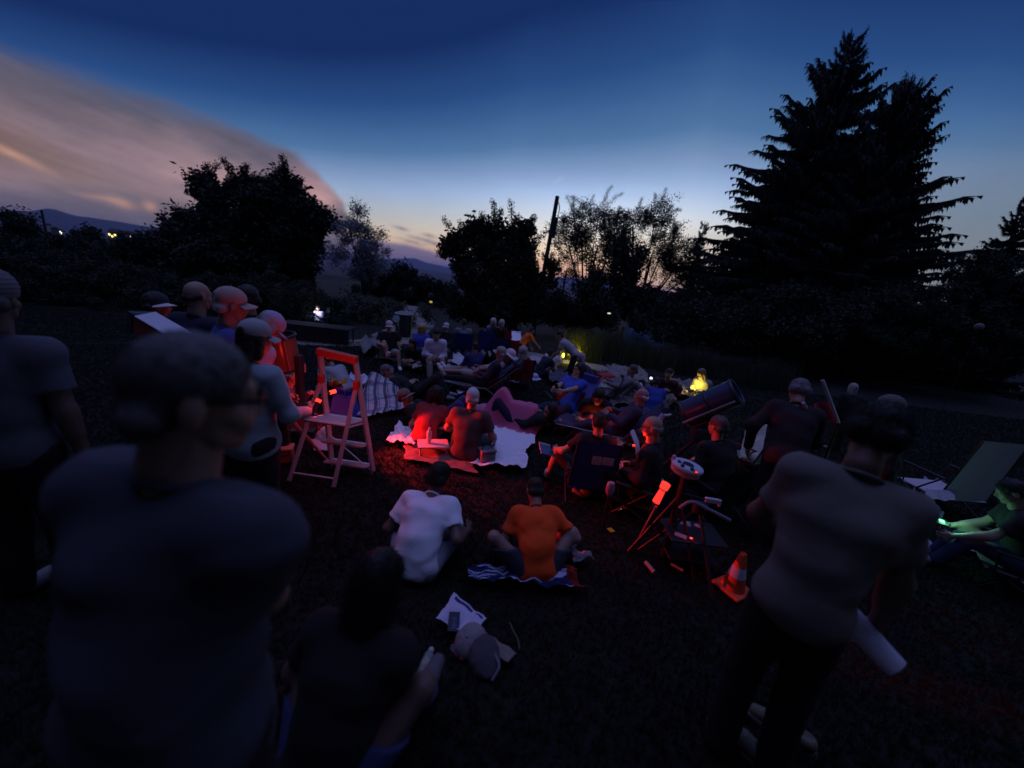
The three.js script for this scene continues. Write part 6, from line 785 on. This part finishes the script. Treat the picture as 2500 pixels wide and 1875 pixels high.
{ // white round mount tray
  const p = P(1678, 1140, 3.15), base = rest(p), h = p.y - base.y, t = thing('mount_head', 'white rounded mount head with dark holes and a red display', 'mount', base), W = plastic(0.55, 0.58, 0.72), tilt = new THREE.Matrix4().makeRotationFromEuler(new THREE.Euler(0.15, -0.25, -0.1)), put = (g) => g.applyMatrix4(tilt).translate(0, h, 0);
  part('top_shell', put(lathe([[0.05, 0.03], [0.1, 0.034], [0.135, 0.02], [0.14, 0], [0.13, -0.012], [0.05, -0.01]], 36).scale(1, 1, 0.72)), W, t); part('lower_shell', put(lathe([[0, -0.075], [0.1, -0.075], [0.125, -0.06], [0.132, -0.02], [0.1, -0.016]], 36).scale(1, 1, 0.72)), plastic(0.35, 0.34, 0.42), t); part('well', put(new THREE.CylinderGeometry(0.06, 0.05, 0.03, 24).scale(1, 1, 0.7).translate(0.0, 0.01, 0)), BLACKP, t);
  for (const [x, z] of [[-0.085, 0.02], [-0.06, 0.06], [0.02, 0.07]]) part('knob', put(new THREE.CylinderGeometry(0.016, 0.018, 0.022, 14).translate(x, 0.036, z)), plastic(0.06, 0.06, 0.1), t);
  part('latch', put(block(0.03, 0.06, 0.02, -0.13, 0.03, -0.02)), W, t); part('display', put(block(0.03, 0.022, 0.012, 0.055, 0.03, 0.085)), plastic(0.1, 0.03, 0.08), t); part('display_light', put(block(0.02, 0.013, 0.004, 0.055, 0.032, 0.093, 0.001)), glow(1, 0.05, 0.05, 1.6), t);
  part('pier', new THREE.CylinderGeometry(0.03, 0.04, h - 0.08, 14).translate(0, (h - 0.08) / 2, 0), BLACKP, t); for (const a of [0.5, 2.6, 4.7]) part('tripod_leg', bar(V(0, h * 0.7, 0), V(Math.sin(a) * 0.35, 0, Math.cos(a) * 0.35), 0.016), BLACKP, t);
}
{ // black tripod with trays of small gear
  const base = gp(1668, 1380), t = thing('equipment_stand', 'black three legged stand with trays of small gear at right of centre', 'stand', base); for (const a of [0.2, 2.3, 4.4]) part('leg', bar(V(0, 0.62, 0), V(Math.sin(a) * 0.42, 0, Math.cos(a) * 0.42), 0.014), BLACKP, t); part('tray', block(0.5, 0.02, 0.34, 0, 0.36, 0, 0.01), BLACKP, t); part('tray', block(0.44, 0.02, 0.3, 0, 0.16, 0, 0.01), BLACKP, t); part('hub', new THREE.CylinderGeometry(0.06, 0.06, 0.08, 18).translate(0, 0.62, 0), BLACKP, t);
  part('hoop', tube([V(-0.2, 0.62, 0.05), V(-0.12, 0.7, 0.06), V(0.05, 0.66, 0.1), V(0.22, 0.6, 0.12)], 0.016), plastic(0.2, 0.2, 0.26), t);
  t.updateMatrixWorld(true);
  const set = (name, label, cat, px, py, y, build, turn = 0) => { const d = sight(px, py), k = (base.y + y - EYE) / d.y, p = d.multiplyScalar(k).add(camera.position), o = thing(name, label, cat, p, turn); build(o); };
  set('note_card', 'pale grey card on the upper tray', 'card', 1668, 1276, 0.372, (o) => part('card_sheet', block(0.13, 0.006, 0.085), paper(0.3, 0.29, 0.36), o), -0.3);
  set('note_card', 'small pale card below the pale grey card', 'card', 1662, 1308, 0.372, (o) => part('card_sheet', block(0.1, 0.006, 0.06, 0, 0.002, 0), paper(0.36, 0.34, 0.38), o), -0.5);
  set('hand_controller', 'small handset with a tiny red display on the stand', 'controller', 1692, 1320, 0.374, (o) => { part('handset', block(0.05, 0.02, 0.11), plastic(0.02, 0.015, 0.02), o); part('display_light', block(0.022, 0.004, 0.02, 0, 0.012, -0.02, 0.001), glow(1, 0.06, 0.06, 1.8), o); o.add(lamp(0, 0.06, -0.02, RED, 0.004)); }, 0.6);
  set('oval_lid', 'small white oval lid on the upper tray', 'lid', 1707, 1285, 0.374, (o) => part('lid_disc', new THREE.CylinderGeometry(0.03, 0.03, 0.01, 20).scale(1.4, 1, 0.8), plastic(0.55, 0.57, 0.68), o), -0.5);
  set('white_bracket', 'white plastic bracket hooked at the top of the stand', 'bracket', 1738, 1222, 0.56, (o) => { part('plate', block(0.13, 0.05, 0.035, 0, 0, 0), plastic(0.5, 0.52, 0.6), o); part('hook', block(0.022, 0.07, 0.03, 0.075, -0.014, 0), plastic(0.5, 0.52, 0.6), o); part('arm', bar(V(-0.06, 0, 0), V(-0.26, 0.03, 0.02), 0.009), BLACKP, o); }, -0.1);
  const lay = (name, label, cat, a, b, r, mat, capMat) => { const A = gp(...a).add(V(0, r + 0.03, 0)), B = gp(...b).add(V(0, r + 0.03, 0)), o = thing(name, label, cat, A.clone()), d = B.sub(A); part('tube_body', bar(V(0, 0, 0), d, r, r, 18), mat, o); part('end_cap', bar(d.clone().multiplyScalar(0.93), d.clone().multiplyScalar(1.04), r * 1.06, r * 1.06, 18), capMat, o); };
  lay('white_tube', 'short white tube lying in front of the stand', 'tube', [1636, 1386], [1664, 1402], 0.012, plastic(0.5, 0.53, 0.68), plastic(0.45, 0.48, 0.6)); lay('grey_bottle', 'grey bottle lying left of the short white tube', 'bottle', [1574, 1384], [1594, 1408], 0.02, plastic(0.2, 0.18, 0.18), plastic(0.26, 0.24, 0.24));
  { const o = thing('bottle_lid', 'small white lid on the ground right of the stand', 'lid', gp(1730, 1366).add(V(0, 0.03, 0)), 0.5); part('lid_shell', new THREE.CylinderGeometry(0.03, 0.034, 0.03, 20).rotateX(0.7), plastic(0.5, 0.54, 0.68), o); part('lid_rim', new THREE.TorusGeometry(0.034, 0.005, 8, 20).rotateX(Math.PI / 2 + 0.7).translate(0, -0.012, -0.01), plastic(0.45, 0.48, 0.6), o); }
}
{ // glowing red lantern and the pole under it
  const b = P(1601, 1226, 3.05), a = P(1627, 1180, 3.05), t = thing('red_lantern', 'bright red glowing torch on top of a thin pole', 'torch', b), d = a.clone().sub(b); part('handle', bar(V(0, 0, 0), d.clone().multiplyScalar(0.68), 0.032, 0.026, 20), glow(1, 0.05, 0.035, 0.95), t); part('head', bar(d.clone().multiplyScalar(0.72), d.clone(), 0.036, 0.04, 20), glow(1, 0.05, 0.035, 1.05), t); part('collar', bar(d.clone().multiplyScalar(0.67), d.clone().multiplyScalar(0.73), 0.029, 0.031, 20), plastic(0.1, 0.01, 0.01), t); t.add(lamp(0.07, 0.02, 0.07, RED, 0.012));
  const f = gp(1553, 1326), top = P(1602, 1236, 3.06), p = thing('thin_pole', 'thin pale pole leaning below the red glowing torch', 'pole', f); part('shaft', [bar(V(0, 0, 0), top.clone().sub(f), 0.006, 0.011, 10)], plastic(0.42, 0.33, 0.31), p); part('tip', bar(V(0, 0, 0), top.clone().sub(f).multiplyScalar(0.05), 0.004, 0.007), BLACKP, p); part('grip', bar(top.clone().sub(f).multiplyScalar(0.93), top.clone().sub(f), 0.013, 0.014), plastic(0.3, 0.26, 0.25), p);
}
{ // traffic cone
  const t = thing('traffic_cone', 'orange traffic cone with a white band, beside the cream t-shirt', 'cone', gp(1786, 1444), 0.5), O = plastic(0.62, 0.075, 0.02, { roughness: 0.6 });
  part('base', block(0.25, 0.025, 0.25, 0, 0.045, 0, 0.02), O, t); part('cone_body', lathe([[0.1, 0.055], [0.092, 0.065], [0.024, 0.4], [0.019, 0.405], [0.016, 0.4], [0.016, 0.38], [0, 0.38]], 36), O, t); part('band', lathe([[0.0705, 0.18], [0.0515, 0.275]], 36), plastic(0.5, 0.52, 0.62, { side: THREE.DoubleSide }), t); t.scale.setScalar(0.98);
}
lone('yellow_card', block(0.055, 0.004, 0.065), plastic(0.36, 0.4, 0.01), 'small yellow-green card lying on the dark lawn', 'card', gp(1490, 1302).add(V(0, 0.04, 0)), 0.5);
{ const t = thing('small_gadget', 'small gadget with a pale green light on the lawn', 'gadget', gp(1518, 1252).add(V(0, 0.03, 0)), 0.3); part('case', block(0.12, 0.03, 0.06, 0, 0.01, 0), plastic(0.03, 0.03, 0.03), t); part('light', block(0.03, 0.006, 0.02, -0.035, 0.028, 0), glow(0.35, 0.75, 0.6, 0.7), t); part('dial', new THREE.CylinderGeometry(0.02, 0.02, 0.01, 16).translate(0.03, 0.03, 0), plastic(0.2, 0.17, 0.15), t); }
{ const p = P(1490, 1192, 3.5), t = thing('cup_holder', 'pale oval cup holder lit red on one side, right of the blue chair', 'cup holder', rest(p)), h = p.y - rest(p).y; part('cup', surface([egg(0, h, 0, 0.045, 0.095, 0.04)], 0.008, { mod: (d, x, y, z) => Math.max(d, y - h - 0.07) }), plastic(0.26, 0.23, 0.3), t); part('stem', bar(V(0, 0, 0), V(0, h - 0.08, 0), 0.012), BLACKP, t); }
// ---------------------------------------------------------------- things in the foreground
{
  const news = canvasMap(256, 256, (x, w, h) => { x.fillStyle = '#c5cbe6'; x.fillRect(0, 0, w, h); x.fillStyle = '#27346e'; x.fillRect(26, h - 38, 140, 24); x.fillRect(190, h - 40, 52, 20); x.fillStyle = 'rgba(70,85,140,.35)'; for (let i = 0; i < 9; i++) x.fillRect(30, 20 + i * 18, 150 - (i * 29) % 60, 5); });
  sheet('paper_map', 'white folded paper with dark blue bars on the lawn in front', 'paper', [[1107, 1466], [1186, 1530], [1142, 1570], [1062, 1532]], news, { amp: 0.03, seed: 70, n: 30, ragged: 0.03, thick: 0.003, part: 'paper_leaf' });
  const p = gp(1106, 1542).add(V(0, 0.085, 0)), t = thing('phone', 'dark phone lying on the white folded paper', 'phone', p, 0.1); part('body', block(0.074, 0.009, 0.15, 0, 0, 0, 0.008), plastic(0.03, 0.035, 0.06), t); part('screen', block(0.066, 0.002, 0.136, 0, 0.0055, 0, 0.001), plastic(0.02, 0.025, 0.05, { roughness: 0.12 }), t); part('case_print', join([0, 1, 2, 3, 4].map((i) => block(0.03 - 0.004 * (i % 3), 0.001, 0.006, 0.004 * (i % 2), 0.0072, -0.02 + i * 0.018, 0.0004))), plastic(0.16, 0.17, 0.26), t);
  const cp = gp(1146, 1592).add(V(0, 0.02, 0)), c = thing('baseball_cap', 'grey cap with a dull red star lying on the lawn', 'cap', cp, 2.6); for (const [n, g] of hatGeo('cap', 0.006)) part(n, g.clone().translate(0, -0.02, 0).rotateX(-0.5).translate(0, 0.03, 0), cloth(0.24, 0.23, 0.25), c);
  const star = new THREE.Shape(); for (let i = 0; i < 10; i++) { const a = i * Math.PI / 5, r = i % 2 ? 0.014 : 0.034; star[i ? 'lineTo' : 'moveTo'](Math.sin(a) * r, Math.cos(a) * r); } part('star_patch', new THREE.ExtrudeGeometry(star, { depth: 0.006, bevelEnabled: false }).rotateX(0.38).translate(0, 0.086, -0.094).translate(0, -0.02, 0).rotateX(-0.5).translate(0, 0.03, 0), cloth(0.25, 0.03, 0.05), c);
  sheet('khaki_strap', 'wide khaki strap lying right of the grey cap', 'strap', [[1168, 1556], [1258, 1622], [1236, 1640], [1150, 1572]], cloth(0.2, 0.19, 0.165), { amp: 0.04, seed: 72, n: 24, thick: 0.008, ragged: 0.02, part: 'webbing' });
  const bg = thing('mesh_bag', 'dark rounded bag beside the grey cap', 'bag', gp(1178, 1624).add(V(0, 0.02, 0)), 0); part('bag_body', surface([egg(0, 0.06, 0, 0.09, 0.07, 0.12), egg(0.03, 0.05, 0.06, 0.07, 0.05, 0.07)], 0.009, { k: 0.04, grow: 0.02, mod: (d, x, y, z) => d + 0.01 * perlin.noise(x * 22, y * 22, z * 22) }), cloth(0.06, 0.055, 0.07), bg); part('strap', tube([V(0.05, 0.1, 0), V(0.09, 0.11, 0.1), V(0.06, 0.07, 0.15)], 0.008), cloth(0.18, 0.18, 0.24), bg);
  const pts = [[1243, 1534], [1252, 1556], [1262, 1574], [1266, 1600]].map(([x, y]) => gp(x, y).add(V(0, 0.05, 0))); lone('cord', tube(pts, 0.004), cloth(0.16, 0.15, 0.12), 'thin pale cord curling on the lawn right of the khaki strap', 'cord');
  const A = gp(1024, 1676).add(V(0, 0.065, 0)), B = gp(1052, 1606).add(V(0, 0.065, 0)), bt = thing('drink_bottle', 'slim pale green bottle lying on the lawn in front', 'bottle', A), d = B.clone().sub(A); part('bottle_body', [bar(V(0, 0, 0), d.clone().multiplyScalar(0.74), 0.026, 0.028, 20), bar(d.clone().multiplyScalar(0.74), d.clone().multiplyScalar(0.86), 0.028, 0.014, 20)], plastic(0.2, 0.27, 0.23, { roughness: 0.2 }), bt); part('cap', bar(d.clone().multiplyScalar(0.86), d, 0.017, 0.016, 18), plastic(0.5, 0.55, 0.52), bt); part('label', bar(d.clone().multiplyScalar(0.25), d.clone().multiplyScalar(0.5), 0.0278, 0.0283, 20), plastic(0.26, 0.33, 0.28), bt);
}
for (const [px, py, tr, say] of [[1812, 1836, 0.7, 'nearest'], [1908, 1800, 0.9, 'right of the nearest']]) { const t = thing('sneaker', 'dim khaki shoe on the dark lawn at the bottom, ' + say, 'shoe', gp(px, py).add(V(0, 0.02, 0)), tr, 'khaki shoes at the bottom'); part('upper', surface([cap(V(0, 0.05, 0.09), V(0, 0.045, -0.02), 0.042, 0.042), cap(V(0, 0.045, -0.02), V(0, 0.03, -0.13), 0.042, 0.032), egg(0, 0.1, 0.07, 0.03, 0.03, 0.05, { sub: 1 })], 0.008, { k: 0.02 }), cloth(0.16, 0.155, 0.11), t); part('sole', slab(12, 20, (u, v) => { const w = 0.046 * Math.pow(Math.sin(Math.PI * (0.06 + 0.88 * v)), 0.35); return [(u - 0.5) * 2 * w, 0.02, mix(0.14, -0.17, v)]; }, 0.02), plastic(0.22, 0.21, 0.18), t); part('laces', [0, 1, 2].map((i) => bar(V(-0.022, 0.088 - i * 0.008, -0.01 - i * 0.022), V(0.022, 0.088 - i * 0.008, -0.01 - i * 0.022), 0.004)), cloth(0.25, 0.24, 0.2), t); }
{ // paper in the hand of the cream t-shirt; bag in the hand of the large man
  creamMan.updateMatrixWorld(true); const h = at(creamMan, creamMan.joints.hand[1]), A = P(2072, 1508, -h.z + 0.02), B = P(2205, 1650, -h.z - 0.12), t = thing('rolled_paper', 'rolled white paper in the hand of the cream t-shirt man', 'paper', A), d = B.clone().sub(A), len = d.length(), y = d.clone().normalize(), x = V(1, 0.3, 0.2).addScaledVector(y, -V(1, 0.3, 0.2).dot(y)).normalize(), z = new THREE.Vector3().crossVectors(x, y);
  part('paper_leaf', slab(30, 12, (u, v) => { const a = u * 6.6, r = 0.042 + 0.004 * u - 0.008 * v, p = x.clone().multiplyScalar(Math.cos(a) * r * 1.2).addScaledVector(z, Math.sin(a) * r * 0.7).addScaledVector(y, (v - 0.12) * len); return [p.x, p.y, p.z]; }, 0.0012), paper(0.55, 0.58, 0.74), t);
  const b = P(352, 1690, 0.95), tb = thing('carrier_bag', 'pale bag hanging from the hand of the large man', 'bag', b); part('bag_body', surface([cap(V(0, 0.02, 0), V(0, -0.1, 0), 0.03, 0.055)], 0.008, { grow: 0.02, mod: (d2, x2, y2, z2) => d2 + 0.01 * perlin.noise(x2 * 30, y2 * 20, z2 * 30) }), plastic(0.3, 0.33, 0.42, { roughness: 0.7 }), tb); part('bag_neck', bar(V(0, 0.03, 0), at(bigMan, bigMan.joints.hand[0]).sub(b).clampLength(0, 0.25), 0.012, 0.02), plastic(0.3, 0.33, 0.42, { roughness: 0.7 }), tb);
}
// ---------------------------------------------------------------- lit things in hands
function inHand(p, name, label, cat, off, build) { p.updateMatrixWorld(true); const a = at(p, p.joints.hand[0].clone().lerp(p.joints.hand[1], 0.5).add(V(...off))), t = thing(name, label, cat, a, p.rotation.y); build(t); return t; }
inHand(phoneWoman, 'phone', 'phone with a dim red screen in the hands of the bent black t-shirt', 'phone', [0, 0.02, -0.09], (t) => { part('body', block(0.075, 0.15, 0.01, 0, 0, 0, 0.006).rotateX(-0.9), BLACKP, t); part('screen', block(0.066, 0.135, 0.003, 0, 0, 0.0065, 0.001).rotateX(-0.9), glow(1, 0.16, 0.08, 1.4), t); t.add(lamp(0, 0.06, 0.05, [1, 0.09, 0.035], 0.16)); });
inHand(who('woman in glasses'), 'phone', 'phone with a white light in the hands of the woman in glasses', 'phone', [0, 0.05, -0.06], (t) => { part('body', block(0.075, 0.15, 0.01, 0, 0, 0, 0.006).rotateX(-0.3), BLACKP, t); part('screen', block(0.05, 0.08, 0.003, 0, 0, 0.0065, 0.001).rotateX(-0.3), glow(0.8, 0.78, 0.85, 0.7), t); t.add(lamp(0, 0.02, 0.06, [0.9, 0.85, 1], 0.02)); });
inHand(farReader, 'tablet', 'bright white screen of the far reader', 'tablet', [0, 0.04, -0.08], (t) => { part('frame', block(0.24, 0.17, 0.012, 0, 0, 0, 0.006).rotateX(-0.9), plastic(0.3, 0.3, 0.34), t); part('screen', block(0.22, 0.15, 0.003, 0, 0, 0.0075, 0.001).rotateX(-0.9), glow(0.85, 0.85, 1, 1.6), t); t.add(lamp(0, 0.16, 0.06, [0.85, 0.85, 1], 0.42)); });
inHand(torchHolder, 'white_torch', 'tiny white light held by the dim person in dark red', 'torch', [0, 0, 0], (t) => { const q = torchHolder.joints.hand[1].clone().sub(torchHolder.joints.hand[0].clone().lerp(torchHolder.joints.hand[1], 0.5)); part('barrel', bar(q.clone().add(V(0, -0.06, 0)), q.clone().add(V(0, 0.05, -0.03)), 0.014), BLACKP, t); part('lens', new THREE.SphereGeometry(0.028, 14, 10).translate(q.x, q.y + 0.08, q.z - 0.04), glow(0.9, 0.92, 1, 2.5), t); });
inHand(yellowPerson, 'yellow_lamp', 'yellow lamp in the hand of the person lit yellow', 'lamp', [0.02, 0.04, -0.1], (t) => { part('handle', bar(V(0, -0.06, 0.02), V(0, 0, 0), 0.014), BLACKP, t); part('bulb', new THREE.SphereGeometry(0.045, 16, 12).translate(0, 0.03, 0), glow(1, 0.86, 0.1, 2), t); t.add(lamp(0, 0.08, 0.06, [1, 0.8, 0.1], 0.5)); });
inHand(greenPerson, 'green_display', 'small bright green display lit between the hands at right', 'display', [0.0, 0.05, -0.1], (t) => { part('body', block(0.16, 0.02, 0.1, 0, 0, 0, 0.008), BLACKP, t); part('screen', block(0.06, 0.004, 0.04, 0, 0.012, 0, 0.001), glow(0.2, 1, 0.25, 2), t); t.add(lamp(0, 0.08, 0.02, [0.2, 1, 0.55], 0.16)); });
{ tabletMan.updateMatrixWorld(true); const p = P(1332, 1098, 0.05 - at(tabletMan, tabletMan.joints.hand[0]).z), t = thing('tablet', 'blue tablet held out by the man in the blue chair', 'tablet', p, 0.6); part('body', block(0.2, 0.14, 0.012, 0, 0, 0, 0.008).rotateX(-0.9).rotateZ(-0.35), plastic(0.1, 0.16, 0.34), t); part('cover_edge', block(0.2, 0.03, 0.006, 0, 0.075, 0.008, 0.002).rotateX(-0.9).rotateZ(-0.35), plastic(0.36, 0.34, 0.26), t); }
{ const p = P(1560, 1086, 3.6), t = thing('paper_sheet', 'white paper lit pink in front of the man with the red profile', 'paper', p, 0.9); part('leaf', slab(8, 10, (u, v) => [mix(-0.05, 0.05, u) + 0.05 * v, 0.2 * v - 0.1 + 0.012 * Math.sin(u * 3), 0.02 * Math.sin(v * 4) - 0.1 * v], 0.003), paper(0.7, 0.62, 0.7), t); }
{ // torch added in the lap of the man in profile, to redden his face
  const p = P(1548, 1092, 3.95), t = thing('red_torch', 'small added red torch in the lap, lighting the man with the red profile', 'torch', p, 0.5); part('barrel', bar(V(0, -0.07, 0.02), V(0, 0.01, 0), 0.014), BLACKP, t); part('lens', bar(V(0, 0.01, 0), V(0, 0.03, -0.006), 0.018, 0.018, 14), glow(1, 0.05, 0.03, 1), t); t.add(lamp(0, 0.08, -0.02, RED, 0.22));
}
{ // letters on the white sweatshirt
  const j = letterGirl.joints, c = j.sh[0].clone().lerp(j.sh[1], 0.5).addScaledVector(j.up2, -0.13).addScaledVector(j.front, -0.14), u = j.up2, f = j.front.clone().negate(), r = new THREE.Vector3().crossVectors(u, f), q = (x, y) => c.clone().addScaledVector(r, x).addScaledVector(u, y), m = cloth(0.03, 0.035, 0.1), s = (a, b) => beam(q(...a), q(...b), 0.022, 0.012, f);
  part('letter', [s([-0.075, 0.05], [-0.075, -0.05]), s([-0.075, -0.045], [-0.015, -0.045])], m, letterGirl); part('letter', [s([0.0, -0.05], [0.035, 0.05]), s([0.07, -0.05], [0.035, 0.05]), s([0.015, -0.015], [0.055, -0.015])], m, letterGirl);
}
// ---------------------------------------------------------------- background things
{ const p = gp(985, 822), t = thing('litter_bin', 'black litter bin with a pale rim behind the blonde woman', 'bin', p); part('bin_body', lathe([[0, 0], [0.22, 0], [0.25, 0.02], [0.28, 0.78], [0, 0.78]], 28), BLACKP, t); part('rim', new THREE.TorusGeometry(0.285, 0.03, 10, 32).rotateX(Math.PI / 2).translate(0, 0.79, 0), plastic(0.34, 0.36, 0.36), t); part('lid', lathe([[0.27, 0.8], [0.2, 0.86], [0, 0.88]], 28), plastic(0.16, 0.17, 0.17), t); const s = thing('round_sign', 'small pale round disc left of the litter bin', 'sign', gp(966, 828)); part('post', bar(V(0, 0, 0), V(0, 0.62, 0), 0.02), BLACKP, s); part('disc', new THREE.CylinderGeometry(0.12, 0.12, 0.02, 24).rotateX(Math.PI / 2 - 0.3).rotateZ(0.5).translate(0, 0.68, 0.02), plastic(0.3, 0.34, 0.38), s); }
{ const p = gp(776, 832), t = thing('dark_table', 'dark covered table in front of the far reader', 'table', p, 0.06); part('tabletop', block(2.0, 0.04, 0.7, 0, 0.44, 0, 0.01), cloth(0.01, 0.01, 0.011), t); part('table_cover', slab(40, 14, (u, v) => [mix(-1.02, 1.02, u), 0.44 - 0.4 * v, 0.37 + 0.03 * Math.sin(u * 40) * v], 0.006), cloth(0.012, 0.012, 0.014), t); for (const [x, z] of [[-0.9, -0.3], [0.9, -0.3], [-0.9, 0.3], [0.9, 0.3]]) part('leg', bar(V(x, 0, z), V(x, 0.43, z), 0.02), BLACKP, t); }
{ // tarp over something beyond the grass
  const p = gp(1560, 862), t = thing('blue_tarp', 'dull blue tarp over a low frame beyond the tall grass', 'tarp', p); part('tarp_sheet', slab(24, 16, (u, v) => [mix(-0.9, 0.9, u), (u > 0.25 ? 1 : u * 4) * mix(0.95, 0.35, v) + 0.03 * fbm(u * 6, v * 4), mix(-0.6, 0.45, v)], 0.01), cloth(0.07, 0.14, 0.2), t); for (const x of [-0.7, 0.7]) { part('frame_post', bar(V(x, 0, -0.5), V(x, 0.9, -0.5), 0.025), BLACKP, t); part('frame_post', bar(V(x, 0, 0.4), V(x, 0.35, 0.4), 0.025), BLACKP, t); } }
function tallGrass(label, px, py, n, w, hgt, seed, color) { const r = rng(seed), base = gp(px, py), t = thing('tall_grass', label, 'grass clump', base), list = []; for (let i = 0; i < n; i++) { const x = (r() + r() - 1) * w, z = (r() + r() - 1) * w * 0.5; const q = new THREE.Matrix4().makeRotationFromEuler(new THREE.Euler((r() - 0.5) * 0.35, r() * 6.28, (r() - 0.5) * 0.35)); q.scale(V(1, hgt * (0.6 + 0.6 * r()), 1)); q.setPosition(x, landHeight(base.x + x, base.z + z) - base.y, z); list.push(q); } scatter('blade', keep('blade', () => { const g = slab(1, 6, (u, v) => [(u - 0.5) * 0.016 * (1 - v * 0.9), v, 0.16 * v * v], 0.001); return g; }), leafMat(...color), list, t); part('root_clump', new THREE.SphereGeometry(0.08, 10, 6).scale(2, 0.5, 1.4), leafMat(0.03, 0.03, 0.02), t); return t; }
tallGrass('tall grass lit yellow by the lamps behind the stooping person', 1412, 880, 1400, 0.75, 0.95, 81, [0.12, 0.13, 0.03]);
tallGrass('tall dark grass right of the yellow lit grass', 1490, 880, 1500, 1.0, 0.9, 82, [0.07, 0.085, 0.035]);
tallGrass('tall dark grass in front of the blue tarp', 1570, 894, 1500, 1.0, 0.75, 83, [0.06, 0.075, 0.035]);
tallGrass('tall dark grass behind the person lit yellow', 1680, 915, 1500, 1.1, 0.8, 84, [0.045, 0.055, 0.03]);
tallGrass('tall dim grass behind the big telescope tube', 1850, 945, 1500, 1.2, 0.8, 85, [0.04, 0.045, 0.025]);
[[1372, 872, 'left'], [1388, 866, 'middle'], [1404, 868, 'right']].forEach(([px, py, w], i) => { const p = gp(px, py + 14), t = thing('garden_lamp', 'small yellow garden lamp in the grass, the ' + w + ' one of three', 'lamp', p, 0, 'garden lamps in the grass'); part('stake', bar(V(0, 0, 0), V(0, 0.16, 0), 0.014), BLACKP, t); part('globe', new THREE.SphereGeometry(0.06, 14, 10).scale(0.8, 1.4, 0.8).translate(0, 0.24, 0), glow(1, 0.88, 0.12, 1.6), t); part('hood', new THREE.ConeGeometry(0.08, 0.05, 14).translate(0, 0.35, 0), BLACKP, t); t.add(lamp(0.12 - i * 0.05, 0.28, 0.12, [1, 0.82, 0.1], 0.3)); });
{ const p = P(2390, 798, 9), t = thing('seed_head', 'pale round seed head on a stem at the dark right edge', 'plant', rest(p)); const h = p.y - rest(p).y; part('stem', bar(V(0, 0, 0), V(0, h, 0), 0.008, 0.006), leafMat(0.02, 0.022, 0.012), t); part('flower_head', new THREE.IcosahedronGeometry(0.085, 3).translate(0, h, 0), stuffOf('rough', 0.13, 0.125, 0.13), t); }
{ const p = P(1487, 765, 14), t = thing('path_light', 'tiny white light in the dark thicket', 'lamp', rest(p)), h = p.y - rest(p).y; part('post', bar(V(0, 0, 0), V(0, h, 0), 0.02), BLACKP, t); part('globe', new THREE.SphereGeometry(0.04, 10, 8).scale(1.6, 0.7, 1).translate(0, h, 0), glow(0.7, 0.65, 0.45, 1), t); }
{ const p = P(1052, 737, 20), t = thing('path_light', 'tiny amber light at the far end of the path', 'lamp', rest(p)), h = p.y - rest(p).y; part('post', bar(V(0, 0, 0), V(0, h, 0), 0.02), BLACKP, t); part('globe', new THREE.SphereGeometry(0.06, 10, 8).scale(1.4, 0.9, 1).translate(0, h, 0), glow(0.45, 0.33, 0.06, 1), t); }
sheet('white_towel', 'white towel hung over the bright red chair', 'towel', [[1240, 880], [1262, 880], [1264, 892], [1242, 892]], white2, { amp: 0.03, seed: 90, n: 16, lift: (u, v) => 0.86 - 0.35 * Math.abs(v - 0.4) });
sheet('beige_garment', 'beige garment hanging over the low chair at right', 'garment', [[1795, 1130], [1845, 1125], [1842, 1165], [1790, 1165]], cloth(0.5, 0.46, 0.4), { amp: 0.05, seed: 91, n: 24, lift: (u, v) => 0.62 - 0.42 * v });
sheet('pale_pile', 'pale folded cloth on the seat of the large grey canvas chair', 'cloth', [[2228, 1268], [2290, 1276], [2296, 1300], [2224, 1292]], cloth(0.32, 0.3, 0.36), { amp: 0.06, seed: 92, n: 18, lift: () => 0.34 });
{ const p = gp(1500, 915).add(V(0, 0.03, 0)); const t = thing('red_cushion', 'flat red cushion right of the woman in glasses', 'cushion', gp(1474, 948), 0.3); part('cover', block(0.42, 0.1, 0.3, 0, 0.32, 0, 0.045), cloth(0.4, 0.03, 0.035), t); part('stool_leg', [-0.15, 0.15].map((x) => bar(V(x, 0, 0), V(x * 0.8, 0.28, 0), 0.014)), BLACKP, t); }
{ const t = thing('blue_bottle', 'blue and white water bottle behind the red lit profile', 'bottle', gp(1620, 1040).add(V(0, 0.22, 0)), 0); t.position.copy(P(1616, 1020, 4.9)); part('bottle_body', bar(V(-0.03, -0.06, 0), V(0.01, 0.05, 0), 0.04, 0.034, 16), plastic(0.25, 0.36, 0.6), t); part('nozzle', tube([V(0.015, 0.045, 0), V(0.06, 0.04, 0), V(0.11, 0.06, 0)], 0.016), plastic(0.5, 0.52, 0.6), t); part('stand_rod', bar(V(-0.03, -0.06, 0), V(-0.04, -t.position.y, 0), 0.014), BLACKP, t); }
renderer.render(scene, camera);
